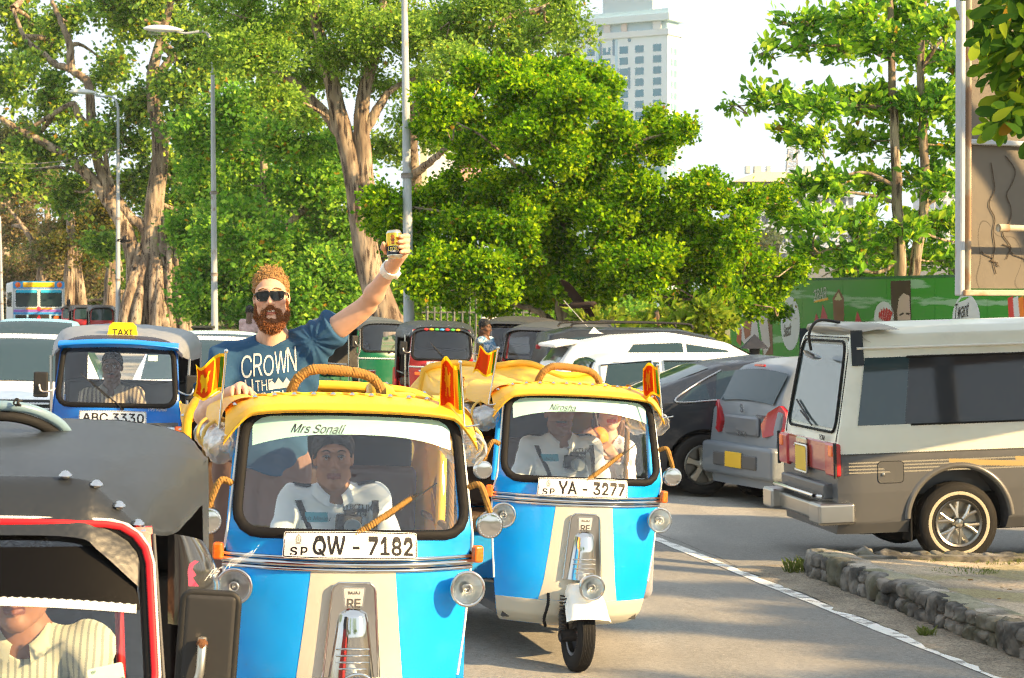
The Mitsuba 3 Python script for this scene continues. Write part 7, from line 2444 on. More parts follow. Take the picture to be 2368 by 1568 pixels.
# local frame: y from nose (0) to tail (VL), x = +VW is the side away from the camera after the turn, so work with both sides alike
zz = [0.27, 0.36, 0.6, 0.86, 0.9, 1.0, 1.12, 1.55, 1.72, 1.84, 1.9, 1.93]
xx = [0.78, 0.83, 0.845, 0.845, 0.843, 0.84, 0.835, 0.775, 0.75, 0.7, 0.58, 0.3]


def van_ring(y, z0, z1, n=26):
    z = np.unique(np.r_[np.linspace(z0, z1, n), [q for q in zz if z0 < q < z1]])
    x = np.interp(z, zz, xx)
    return x, z


def tail(z):
    """How far the tail leans in above the belt."""
    return np.interp(z, [0.27, 0.9, 1.02, 1.62, 1.8, 1.93], [0.0, 0.0, 0.015, 0.13, 0.16, 0.24])


def van_solid(z0, z1, arches):
    x, z = van_ring(0, z0, z1)
    ys = np.r_[np.linspace(0, 0.3, 6), np.linspace(0.5, VL - 0.3, 14), np.linspace(VL - 0.2, VL, 6)]
    rows = []
    for y in ys:
        cr = 1 - 0.12 * (max(0, 0.3 - y) / 0.3) ** 2 - 0.05 * (max(0, y - (VL - 0.2)) / 0.2) ** 2
        yy = np.full(len(z), y)
        g = max(0, (y - VL * 0.6) / (VL * 0.4))
        yy = yy - tail(z) * g - (0.9 * np.clip((z - 0.95) / 0.95, 0, 1) * -max(0, (0.9 - y) / 0.9) * 0.9)
        right = np.stack([x * cr, yy, z], 1)
        rows.append(np.vstack([right, right[::-1] * [-1, 1, 1]]))
    rows = np.array(rows)
    m = grid(rows, cv=True)
    n, k = rows.shape[:2]
    V = np.vstack([m.vertices, rows[0].mean(0), rows[-1].mean(0)])
    j = np.arange(k); j2 = (j + 1) % k
    m = tm(V, np.vstack([m.faces, np.stack([j * 0 + n * k, j, j2], 1), np.stack([j * 0 + n * k + 1, (n - 1) * k + j2, (n - 1) * k + j], 1)]))
    if m.volume < 0:
        m.invert()
    if arches:
        import manifold3d as m3
        q = m3.Manifold(m3.Mesh(np.asarray(m.vertices, np.float32), np.asarray(m.faces, np.uint32)))
        for y in arches:
            for s in (-1, 1):
                q = q - m3.Manifold.cylinder(0.5, 0.41, 0.41, 48, True).rotate([0, 90, 0]).translate([s * 0.83, y, 0.36])
        r = q.to_mesh()
        if len(r.tri_verts):
            m = tm(r.vert_properties[:, :3], r.tri_verts)
    return m


WY = VL - 0.98
van.part('upper_body', van_solid(0.905, 1.93, None), 'paint', CREAM, 32, label='cream upper body')
van.part('lower_body', van_solid(0.27, 0.9, (WY, 1.1)), 'van_grey', None, 32, label='grey lower body')


scene['van_grey'] = two({'type': 'principled', 'base_color': rgb(0.085, 0.087, 0.09), 'roughness': 0.4, 'specular': 0.5, 'clearcoat': 0.6})
van.part('underbody', box(1.3, VL * 0.9, 0.3, (0, VL / 2, 0.4)), 'matte', (0.01, 0.01, 0.01), False)


def van_side(y0, y1, z0, z1, s, d=0.004, n=10):
    rows = []
    for f in np.linspace(0, 1, 9):
        z = z0 + (z1 - z0) * f
        ys = np.linspace(y0, y1, n)
        g = np.clip((ys - VL * 0.6) / (VL * 0.4), 0, None)
        rows.append(np.stack([np.full(n, s * (np.interp(z, zz, xx) + d)), ys - tail(z) * g, np.full(n, z)], 1))
    return grid(np.array(rows))


for s in (-1, 1):
    van.part('window', van_side(VL - 0.524, VL - 0.13, 1.13, 1.66, s, 0.005), 'car_glass', None, True)
    van.part('window', van_side(VL - 2.6, VL - 0.525, 1.13, 1.655, s, 0.004, 16), 'tint_dark', None, True, label='long dark tinted side window')
    van.part('window', van_side(1.0, VL - 2.66, 1.13, 1.655, s, 0.004, 12), 'tint_dark', None, True)
    van.part('window_rubber', cat([tube([(s * (np.interp(z, zz, xx) + 0.006), y, z) for (y, z) in ((VL - 2.6, 1.125), (VL - 0.6, 1.125))], 0.009, 6), tube([(s * (np.interp(z, zz, xx) + 0.006), y, z) for (y, z) in ((VL - 2.6, 1.66), (VL - 0.6, 1.66))], 0.009, 6)]), 'rubber', (0.015, 0.015, 0.015), True)
    van.part('gutter', tube([(s * 0.756, y - tail(1.735) * max(0, (y - VL * 0.6) / (VL * 0.4)), 1.735) for y in np.linspace(0.6, VL - 0.05, 20)], 0.011, 6), 'paint', (0.75, 0.75, 0.68), True)
    van.part('body_crease', tube([(s * 0.842, y, 0.903) for y in np.linspace(0.2, VL - 0.02, 12)], 0.006, 6), 'satin', (0.1, 0.1, 0.09), True)
    fl = van_side(VL - 0.5, VL - 0.3, 0.68, 0.83, s, 0.003)
    rr = np.array([(s * 0.8485, y, z) for y, z in rrect(0.21, 0.17, 0.03, 5, VL - 0.42, 0.755)])
    van.part('fuel_flap', grid(np.array([rr, rr * [1, 0, 0] + rr.mean(0) * [0, 1, 1]])), 'paint', (0.085, 0.084, 0.08), True)
    van.part('flap_seam', tube(np.vstack([rr, rr[:1]]), 0.003, 5), 'matte', (0.03, 0.03, 0.03), True)
    van.part('flap_lock', ball(0.013, (s * 0.851, VL - 0.36, 0.74), sub=2), 'chrome', (0.8, 0.78, 0.7), True)
    for k in range(4):
        van.part('pin_stripe', van_side(0.5, VL - 0.08, 0.752 + 0.026 * k, 0.763 + 0.026 * k, s, 0.0022, 14), 'satin', (0.27, 0.26, 0.22), True)
    for k, y in enumerate((2.9, 2.35, 1.6)):
        gsw = np.array([(s * 0.8485, y + 0.75 * f, 0.845 - 0.03 * g - 0.06 * f * (1 - f) * g - 0.05 * (1 - f)) for f in np.linspace(0, 1, 9) for g in (0, 1)]).reshape(9, 2, 3)
        van.part('gold_swoosh', grid(gsw), 'satin', (0.42, 0.3, 0.12), True)
    a = np.linspace(0.05, np.pi - 0.05, 30)
    rows = [[(s * (0.846 + 0.02 * math.sin(g * np.pi)), WY + (0.405 + 0.05 * g) * math.cos(q), 0.36 + (0.405 + 0.05 * g) * math.sin(q)) for g in (0, 0.3, 0.7, 1)] for q in a]
    van.part('wheel_arch', grid(np.array(rows)), 'paint', (0.1, 0.098, 0.092), True)
    van.part('mud_flap', box(0.22, 0.012, 0.26, (s * 0.74, WY + 0.4, 0.33)), 'rubber', (0.015, 0.015, 0.015), False)
    for y in (WY, 1.1):
        wheel(van, place(s * 0.73, y, 0.325), 0.325, 0.2, 0.6, 6, (0.72, 0.7, 0.64), True, s, 'twin')
# tail
def on_tail(x, z, d=0.004):
    return np.stack([np.asarray(x, float), VL - tail(z) + d + 0 * np.asarray(x), np.asarray(z, float) + 0 * np.asarray(x)], -1)


gl = np.array([on_tail(np.linspace(-1, 1, 13) * np.interp(z, [1.08, 1.2, 1.7, 1.78], [0.69, 0.71, 0.63, 0.59]), z) for z in np.linspace(1.1, 1.76, 9)])
van.part('rear_window', grid(gl), 'mirror_glass', None, True)
scene['tint_dark'] = two({'type': 'principled', 'base_color': rgb(0.012, 0.014, 0.018), 'roughness': 0.07, 'specular': 0.6})
scene['mirror_glass'] = two({'type': 'principled', 'base_color': rgb(0.05, 0.07, 0.07), 'roughness': 0.04, 'specular': 1.0, 'clearcoat': 1.0, 'clearcoat_gloss': 1.0})
rim = np.array([on_tail(np.array([x]), z, 0.008)[0] for x, z in rrect(1.36, 0.72, 0.1, 6, 0, 1.43) * [1, 1]])
rim[:, 0] *= np.interp(rim[:, 2], [1.08, 1.76], [1.02, 0.9])
van.part('rear_seal', tube(np.vstack([rim, rim[:1]]), 0.012, 6), 'rubber', (0.015, 0.015, 0.015), True)
sp = np.array([[(x, VL - 0.12 + dy - 0.12 * (abs(x) / 0.74) ** 4, z - 0.06 * (abs(x) / 0.74) ** 5) for x in np.linspace(-0.74, 0.74, 25)] for dy, z in ((-0.32, 1.935), (-0.12, 1.942), (-0.01, 1.925), (0.0, 1.9), (-0.03, 1.87), (-0.08, 1.84))])
van.part('roof_spoiler', grid(sp), 'paint', (0.3, 0.28, 0.23), True)
for s in (-1, 1):
    van.part('corner_trim', grid(np.array([[(s * 0.765, VL - 0.2 - 0.05 * g, 1.6 + 0.28 * f) + np.array([-s * 0.03 * f + 0.004 * s, 0.05 * (1 - g), 0]) for g in (0, 0.5, 1)] for f in np.linspace(0, 1, 6)])), 'satin', (0.02, 0.03, 0.04), True)
    lp = van.part('tail_light', mv(cbox(0.27, 0.06, 0.26, (0, 0, 0), 0.02, 2), (s * 0.7, VL + 0.005, 0.86)), 'red_lens', None, 40)
    van.part('indicator', mv(cbox(0.1, 0.02, 0.09, (0, 0, 0), 0.008), (s * 0.74, VL + 0.034, 0.93)), 'amber', None, 40, lp)
    van.part('light_bezel', tube([(s * 0.845, VL + 0.03, z) for z in (0.72, 0.86, 1.0)], 0.014, 6), 'satin', (0.02, 0.02, 0.02), True, lp)
    van.part('bumper_corner', cbox(0.3, 0.3, 0.17, (s * 0.72, VL + 0.03, 0.44), 0.025, 2), 'metal', (0.5, 0.49, 0.46), 40)
van.part('light_panel', cbox(1.16, 0.035, 0.24, (0, VL + 0.003, 0.87), 0.01), 'red_panel', None, 40, label='red reflective panel between the tail lights')
scene['red_lens'] = two({'type': 'principled', 'base_color': rgb(0.4, 0.004, 0.01), 'roughness': 0.08, 'specular': 0.7, 'clearcoat': 1.0})
scene['red_panel'] = two({'type': 'principled', 'base_color': rgb(0.32, 0.04, 0.04), 'roughness': 0.06, 'specular': 1.0, 'clearcoat': 1.0})
van.part('number_plate', cbox(0.34, 0.012, 0.2, (0.1, VL + 0.04, 0.82), 0.004), 'satin', (0.75, 0.5, 0.05), 30, label='yellow rear number plate')
van.part('plate_frame', tube(np.vstack([[(0.1 + x, VL + 0.044, 0.82 + z) for x, z in rrect(0.36, 0.22, 0.015, 4)], [(0.28, VL + 0.044, 0.82)]])[:-1], 0.01, 6), 'chrome', (0.75, 0.75, 0.72), True)
van.part('tail_step', cat([cbox(1.3, 0.1, 0.12, (0, VL + 0.02, 0.6), 0.02, 2)]), 'van_grey', None, 40)
van.part('step_rail', tube([(-0.62, VL + 0.08, 0.56), (-0.6, VL + 0.14, 0.57), (0.6, VL + 0.14, 0.57), (0.62, VL + 0.08, 0.56)], 0.016, 8), 'chrome', (0.75, 0.74, 0.7), True)
van.part('bumper', cat([cbox(1.3, 0.13, 0.13, (0, VL + 0.04, 0.43), 0.02, 2)]), 'metal', (0.45, 0.44, 0.41), 40)
van.part('badge_lettering', mv(xz(centred(text('HOMY', 0.04, 0.002, True))), (-0.45, VL + 0.012, 1.02), rz=180), 'satin', (0.08, 0.07, 0.06), False)
van.part('rear_wiper', cat([tube([on_tail(np.array([-0.1]), 1.1, 0.03)[0], on_tail(np.array([0.3]), 1.2, 0.03)[0]], 0.008, 6), tube([on_tail(np.array([0.05]), 1.14, 0.02)[0], on_tail(np.array([0.5]), 1.28, 0.02)[0]], 0.009, 6)]), 'satin', (0.012, 0.012, 0.012), True)
van.part('hatch_handle', cbox(0.3, 0.03, 0.05, (0.1, VL + 0.03, 0.965), 0.01), 'chrome', (0.7, 0.68, 0.62), 30)
van.part('hatch_gap', tube([on_tail(np.array([x]), z, 0.002)[0] for x, z in ((-0.74, 1.0), (-0.755, 1.15), (-0.7, 1.7), (-0.62, 1.82), (0.62, 1.82), (0.7, 1.7), (0.755, 1.15), (0.74, 1.0))], 0.005, 5), 'matte', (0.05, 0.05, 0.045), False)
# round rear parking mirror on its stalk
mm = van.part('parking_mirror', mv(lathe([(0.001, 0.03), (0.06, 0.024), (0.095, 0.006), (0.1, -0.006), (0.001, -0.01)], 28, 'y'), (-0.16, VL - 0.0, 1.68), rx=65, rz=150, s=(1, 1, 0.8)), 'chrome', (0.75, 0.8, 0.85), 40)
van.part('mirror_stalk', tube(spline([(-0.3, VL - 0.2, 1.94), (-0.3, VL - 0.02, 1.96), (-0.27, VL + 0.05, 1.86), (-0.2, VL + 0.02, 1.72)], 16), 0.012, 8), 'satin', (0.02, 0.02, 0.02), True, mm)

# grey hatchback left of the van
hz = P(1806, 784, 21.6)
g_roof = [(0, 0.62), (0.15, 0.75), (0.95, 0.95), (1.05, 1.0), (1.75, 1.48), (2.3, 1.545), (3.0, 1.51), (3.32, 1.44), (3.5, 1.12), (3.56, 0.98), (3.6, 0.62)]
g_belt = [(0, 0.6), (1.0, 0.93), (2.2, 0.95), (3.2, 1.05), (3.6, 0.95)]
gm, gsh = hatch('car', 'small grey hatchback with red tail lights parked left of the cream van', place(hz[0], hz[1], float(slope(hz[0])), 113, -0.5) @ place(0.8, -3.6, 0), 3.6, (0.19, 0.215, 0.24),
                g_roof, g_belt, 0.8, [(0, 0.5), (1.7, 0.58), (3.0, 0.6), (3.6, 0.56)], [(0, 0.8), (0.4, 0.96), (1.5, 1), (3.0, 1.0), (3.45, 0.94), (3.6, 0.86)],
                [('side', (1.75, 2.45, 0.53, 0.82), dict(skew=(0.15, 0))), ('side', (2.5, 3.1, 0.53, 0.82), dict(skew=(0, -0.05))), ('front', (1.1, 1.72, 0.95)), ('rear', (3.52, 3.35, 0.96), dict(d=0.03))], (0.66, 3.0), 0.28, (0.75, 0.72, 0.62))
for s in (-1, 1):
    pts = np.array([(0.46, 0.72), (0.42, 0.85), (0.52, 0.98), (0.66, 1.06), (0.73, 1.0), (0.78, 0.88), (0.7, 0.78)])
    lm = mv(xz(extrude(Polygon(pts).buffer(-0.02).buffer(0.02), 0.07)), (0, 3.62, 0))
    v = np.asarray(lm.vertices).copy(); v[:, 1] -= 0.12 * np.clip((np.abs(v[:, 0]) - 0.45) / 0.35, 0, 1) ** 2 + np.clip(v[:, 2] - 0.9, 0, 1) * 0.25; v[:, 0] *= s
    gm.part('tail_light', tm(v, lm.faces if s > 0 else lm.faces[:, ::-1]), 'red_lens', None, 30)
gm.part('bumper', cat([mv(cbox(1.5, 0.16, 0.34, (0, 0, 0), 0.05, 2), (0, 3.6, 0.46))]), 'paint', (0.17, 0.195, 0.22), 40)
gm.part('bumper_insert', cbox(0.9, 0.03, 0.14, (0, 3.685, 0.46), 0.01), 'satin', (0.1, 0.1, 0.1), 40)
gm.part('number_plate', cbox(0.34, 0.012, 0.16, (0, 3.705, 0.47), 0.004), 'satin', (0.75, 0.48, 0.04), 30, label='yellow rear number plate')
gm.part('plate_recess', cbox(0.7, 0.05, 0.2, (0.0, 3.6, 0.82), 0.02), 'paint', (0.15, 0.165, 0.185), 40)
gm.part('rear_badge', mv(xz(centred(text('S', 0.08, 0.004, True))), (0.03, 3.585, 1.0), rz=180), 'chrome', (0.75, 0.78, 0.8), False)
gm.part('badge_lettering', mv(xz(centred(text('CELERIO', 0.035, 0.004, True))), (-0.4, 3.6, 0.93), rz=180), 'chrome', (0.7, 0.7, 0.7), False)
gm.part('badge_lettering', mv(xz(centred(text('3 4 4', 0.055, 0.004))), (-0.05, 3.63, 0.74), rz=180), 'chrome', (0.7, 0.7, 0.7), False)
gm.part('high_brake_light', cbox(0.2, 0.03, 0.025, (0, 3.39, 1.44), 0.006), 'red_lens', None, 40)
gm.part('soft_toy', cat([ball(0.07, (0.1, 3.3, 1.12), sub=2), ball(0.05, (0.1, 3.32, 1.22), sub=2), ball(0.045, (-0.02, 3.34, 1.1), sub=2)]), 'cloth', (0.75, 0.55, 0.2), True)

# dark navy hatch, its tail behind the blue auto rickshaw
nz = P(1500, 784, 23.6)
nm, nsh = hatch('car', 'dark navy car with silver wheels between the blue auto rickshaw and the grey hatchback', place(nz[0] - 0.55, nz[1], float(slope(nz[0])), 104, 0) @ place(0, -4.4, 0), 4.4, (0.012, 0.017, 0.028),
                [(0, 0.6), (0.2, 0.75), (1.1, 0.95), (2.0, 1.43), (2.5, 1.475), (3.2, 1.4), (4.1, 1.08), (4.3, 0.98), (4.4, 0.6)], [(0, 0.6), (1.1, 0.92), (3.4, 1.0), (4.4, 0.95)], 0.86, [(0, 0.55), (2.0, 0.6), (3.4, 0.58), (4.4, 0.55)],
                [(0, 0.75), (0.5, 0.95), (1.5, 1), (3.4, 1), (4.4, 0.86)], [('side', (1.9, 2.65, 0.52, 0.82), dict(skew=(0.3, 0))), ('side', (2.7, 3.35, 0.52, 0.82), dict(skew=(0, -0.1))), ('side', (3.4, 3.75, 0.53, 0.74), dict(skew=(0, -0.22))), ('front', (1.2, 1.95, 0.95)), ('rear', (4.05, 3.3, 0.86))],
                (0.85, 3.48), 0.325, (0.72, 0.7, 0.62))
for s in (-1, 1):
    nm.part('window_trim', tube(spline([nsh.off(3.3, 0.515, 0.012) * [s, 1, 1], nsh.off(3.78, 0.53, 0.012) * [s, 1, 1], nsh.off(3.5, 0.76, 0.012) * [s, 1, 1], nsh.off(3.2, 0.83, 0.012) * [s, 1, 1]], 20), 0.01, 6), 'chrome', (0.6, 0.6, 0.6), True)

# white crossover with shark-fin aerial, and the older white estate in front of it
wz_ = P(1250, 784, 28.5)
wh, wsh = hatch('car', 'white crossover with swept roof and shark-fin aerial behind the yellow hood', place(wz_[0], wz_[1], float(slope(wz_[0])) + 0.02, 100, 0) @ place(0, -4.3, 0), 4.3, (0.66, 0.68, 0.68),
                [(0, 0.7), (0.3, 0.9), (1.0, 1.03), (1.9, 1.48), (2.6, 1.6), (3.3, 1.57), (4.0, 1.45), (4.18, 1.2), (4.3, 0.7)], [(0, 0.7), (1.0, 1.0), (4.3, 1.12)], 0.87, [(0, 0.6), (2.0, 0.64), (4.3, 0.6)],
                [(0, 0.8), (0.5, 0.96), (1.5, 1), (3.6, 1), (4.3, 0.9)], [('side', (1.6, 2.5, 0.53, 0.8), dict(skew=(0.35, 0))), ('side', (2.55, 3.5, 0.53, 0.8), dict(skew=(0, -0.3))), ('front', (1.1, 1.85, 0.95)), ('rear', (4.16, 4.02, 0.88))], (0.85, 3.5), 0.34)
wh.part('shark_fin', mv(extrude([(0, 0), (0.2, 0), (0.17, 0.04), (0.13, 0.085), (0.06, 0.02)], 0.03), (-0.015, 3.45, 1.585), rz=90, rx=90), 'paint', (0.8, 0.8, 0.78), 40)
wh.part('spoiler', mv(cbox(1.1, 0.34, 0.05, (0, 0, 0), 0.02, 2), (0, 4.06, 1.46), rx=-10), 'paint', (0.8, 0.8, 0.78), 40)
wh.part('tail_light', cbox(0.05, 0.06, 0.06, (0.6, 4.22, 1.4), 0.01), 'red_lens', None, 40)
oz = P(1320, 784, 26.0)
ol, osh = hatch('car', 'older white estate car with square side windows in front of the white crossover', place(oz[0], oz[1], float(slope(oz[0])), 98, 0) @ place(0, -4.1, 0), 4.1, (0.78, 0.78, 0.74),
                [(0, 0.7), (0.2, 0.85), (1.0, 0.96), (1.7, 1.36), (2.1, 1.42), (3.7, 1.42), (3.95, 1.34), (4.05, 0.95), (4.1, 0.7)], [(0, 0.7), (1.0, 0.94), (4.1, 0.97)], 0.82, [(0, 0.6), (1.8, 0.66), (4.1, 0.64)],
                [(0, 0.85), (0.4, 0.97), (1.4, 1), (3.8, 1), (4.1, 0.95)], [('side', (1.75, 2.5, 0.53, 0.82), dict(skew=(0.25, 0))), ('side', (2.56, 3.1, 0.53, 0.82)), ('side', (3.16, 3.85, 0.53, 0.82), dict(skew=(0, -0.08))), ('front', (1.05, 1.68, 0.95)), ('rear', (4.03, 3.9, 0.9))], (0.8, 3.3), 0.3)
for s in (-1, 1):
    for a, b in ((1.72, 2.53), (2.53, 3.13), (3.13, 3.88)):
        fr = [osh.off(y, tt, 0.012) * [s, 1, 1] for y, tt in ((a + 0.04, 0.525), (b - 0.02, 0.525), (b - 0.02, 0.83), (a + 0.12, 0.83), (a + 0.04, 0.525))]
        ol.part('window_frame', tube(fr, 0.014, 6), 'chrome', (0.75, 0.75, 0.72), False)
# dark four-wheel drive behind them
dz = P(1225, 784, 31.5)
dk, dsh = hatch('car', 'black four wheel drive with a whip aerial behind the white cars', place(dz[0], dz[1], float(slope(dz[0])) - 0.08, 97, 0) @ place(0, -4.6, 0), 4.6, (0.015, 0.018, 0.02),
                [(0, 0.8), (0.3, 1.0), (1.2, 1.1), (2.0, 1.6), (2.5, 1.72), (4.0, 1.74), (4.4, 1.66), (4.52, 1.1), (4.6, 0.8)], [(0, 0.8), (1.2, 1.08), (4.6, 1.12)], 0.9, [(0, 0.6), (2.0, 0.7), (4.6, 0.68)],
                [(0, 0.85), (0.4, 0.97), (1.4, 1), (4.2, 1), (4.6, 0.95)], [('side', (1.9, 2.8, 0.53, 0.8), dict(skew=(0.3, 0))), ('side', (2.86, 3.6, 0.53, 0.8)), ('side', (3.66, 4.3, 0.53, 0.8), dict(skew=(0, -0.1)))], (0.9, 3.7), 0.37)
dk.part('aerial', tube([np.array([0.0, 3.75, 1.74]), np.array([0.0, 4.1, 2.12])], 0.006, 6), 'satin', (0.4, 0.4, 0.4), False)
for s in (-1, 1):
    dk.part('roof_rail', tube(spline([(s * 0.62, 2.3, 1.72), (s * 0.62, 2.5, 1.79), (s * 0.62, 3.9, 1.8), (s * 0.62, 4.1, 1.74)], 16), 0.018, 6), 'satin', (0.02, 0.02, 0.02), True)

# cars coming up behind on the left
def facing(name, label, U, Y, paint, H, wb, yaw, L=4.3, hood=0.95, lift=0.0):
    p = P(U, 784, Y)
    t, sh = hatch(name, label, place(p[0], p[1], float(slope(p[0])) + lift, yaw, 1.0), L, paint,
                  [(0, 0.6), (0.08, 0.82), (0.3, hood - 0.03), (1.05, hood + 0.05), (1.15, hood + 0.08), (1.9, H - 0.06), (2.5, H), (3.6, H - 0.03), (4.1, H - 0.3), (4.3, 0.7)], [(0, 0.6), (1.1, hood), (4.3, hood + 0.08)], wb, [(0, wb * 0.72), (1.1, wb * 0.86), (2.0, wb * 0.74), (4.3, wb * 0.7)],
                  [(0, 0.84), (0.25, 0.95), (1.0, 1), (3.6, 1), (4.3, 0.9)], [('front', (1.14, 1.93, 1.0)), ('side', (1.9, 2.6, 0.53, 0.8), dict(skew=(0.3, 0))), ('side', (2.66, 3.5, 0.53, 0.8))], (0.8, 3.4), 0.33)
    return t


mb = facing('car', 'white car with slatted chrome grille at the left edge behind the taxi', 2, 22.5, (0.82, 0.82, 0.8), 1.48, 0.92, 8, hood=0.9)
mb.part('grille', cbox(1.0, 0.06, 0.3, (0, 0.06, 0.68), 0.03, 2), 'satin', (0.02, 0.02, 0.02), 40)
for k in range(5):
    mb.part('grille_bar', cbox(0.96, 0.03, 0.02 if k != 2 else 0.045, (0, 0.02, 0.57 + 0.055 * k), 0.008), 'chrome', (0.7, 0.72, 0.74), 40)
em = mb.part('grille_emblem', mv(torus(0.11, 0.012, 32, 8), (0, -0.03, 0.68)), 'chrome', (0.8, 0.8, 0.78), True)
for k in range(3):
    a = math.radians(90 + 120 * k)
    mb.part('emblem_arm', (lambda m: (m.apply_transform(rot('y', -math.degrees(a) + 90)), m.apply_translation((0, -0.03, 0.68)), m)[2])(xz(extrude([(-0.016, 0), (0.016, 0), (0, 0.1)], 0.012))), 'chrome', (0.8, 0.8, 0.78), False, em)
for s in (-1, 1):
    mb.part('headlamp', cbox(0.3, 0.12, 0.15, (s * 0.68, 0.14, 0.76), 0.04, 2), 'chrome', (0.6, 0.65, 0.7), 40)
facing('car', 'pale blue car far back at the left edge in front of the bus', 45, 37, (0.22, 0.48, 0.62), 1.55, 0.9, 6, hood=1.0)
facing('van', 'white van behind the taxi and the bearded man', 470, 25.0, (0.82, 0.82, 0.8), 1.45, 0.9, 8, hood=0.86)
facing('car', 'pale turquoise car behind the white van, only its roof showing', 515, 31, (0.5, 0.7, 0.7), 1.42, 0.85, 10)

# the bus
bz = P(90, 784, 101)
bus = Thing('bus', 'colourful bus with a yellow destination board far down the road', 'bus', M=place(bz[0], bz[1], 0.0, 15, 0))
bus.part('body', cbox(2.4, 9.0, 2.5, (0, 4.5, 1.75), 0.12, 2), 'paint', (0.4, 0.44, 0.46), 30)
bus.part('front_panel', cbox(2.3, 0.06, 1.2, (0, -0.01, 1.1), 0.05), 'paint', (0.35, 0.6, 0.75), 30)
for s in (-1, 1):
    bus.part('windscreen', mv(xz(extrude(rrect(1.02, 0.82, 0.08, 5), 0.03)), (s * 0.56, 0.0, 2.2)), 'car_glass', None, False)
    bus.part('window_valance', mv(xz(extrude(rrect(0.95, 0.14, 0.03, 3), 0.012)), (s * 0.56, -0.035, 2.53)), 'satin', (0.02, 0.45, 0.7), False)
    bus.part('windscreen_frame', mv(xz(extrude(Polygon(rrect(1.1, 0.9, 0.09, 5)).difference(Polygon(rrect(1.0, 0.8, 0.08, 5))), 0.05)), (s * 0.56, 0.0, 2.2)), 'paint', (0.6, 0.65, 0.7), False)
    bus.part('roof_lamp', mv(lathe([(0.001, 0.05), (0.1, 0.04), (0.13, 0.0)], 16, 'y'), (s * 0.95, -0.02, 2.83)), 'amber', None, 40)
    bus.part('wing_mirror', cbox(0.18, 0.06, 0.32, (s * 1.36, -0.05, 2.0), 0.03), 'satin', (0.02, 0.02, 0.02), 30)
bus.part('destination_board', cbox(1.45, 0.08, 0.24, (0, -0.02, 2.83), 0.04, 2), 'plastic', (0.9, 0.5, 0.01), 30)
bus.part('board_surround', cbox(2.35, 0.05, 0.34, (0, 0.0, 2.83), 0.05), 'paint', (0.03, 0.3, 0.7), 30)
bus.part('painted_band', cbox(2.32, 0.03, 0.12, (0, -0.04, 1.62), 0.01), 'paint', (0.3, 0.12, 0.5), 30)
bus.part('painted_band', cbox(1.2, 0.03, 0.09, (0, -0.05, 1.72), 0.01), 'paint', (0.85, 0.35, 0.02), 30)
bus.part('painted_band', cbox(2.34, 0.03, 0.1, (0, -0.04, 1.5), 0.01), 'paint', (0.02, 0.25, 0.65), 30)
bus.part('red_flower', ball(0.1, (0, -0.07, 1.72), (1, 0.4, 1), 2), 'satin', (0.8, 0.03, 0.08), True)
bus.part('grille', cbox(0.95, 0.03, 0.4, (0, -0.04, 1.25), 0.02), 'satin', (0.012, 0.012, 0.012), 30)
bus.part('grille', cbox(0.5, 0.03, 0.3, (-0.82, -0.04, 1.28), 0.02), 'satin', (0.012, 0.012, 0.012), 30)
bus.part('fog_lamp_panel', cbox(0.45, 0.03, 0.28, (0.8, -0.04, 1.26), 0.02), 'satin', (0.012, 0.012, 0.012), 30)
bus.part('fog_lamp', cbox(0.26, 0.05, 0.2, (0.8, -0.05, 1.27), 0.02), 'amber', None, 30)
bus.part('red_triangle', mv(xz(extrude([(-0.2, -0.16), (0.2, -0.16), (0, 0.2)], 0.02)), (0, -0.06, 1.22)), 'satin', (0.85, 0.01, 0.02), False)
for k in range(7):
    bus.part('window', box(0.02, 0.85, 0.7, (-1.205, 1.2 + 1.1 * k, 2.15)), 'car_glass', None, False)
for s in (-1, 1):
    for y in (1.6, 6.6):
        bus.part('wheel', mv(wheel_mesh(0.48, 0.26, 24), (s * 1.05, y, 0.48)), 'rubber', RUBBER, 40)
# ------------------------------------------------------------------ street furniture, signs, buildings, flags, birds
POLE = (0.4, 0.44, 0.48)


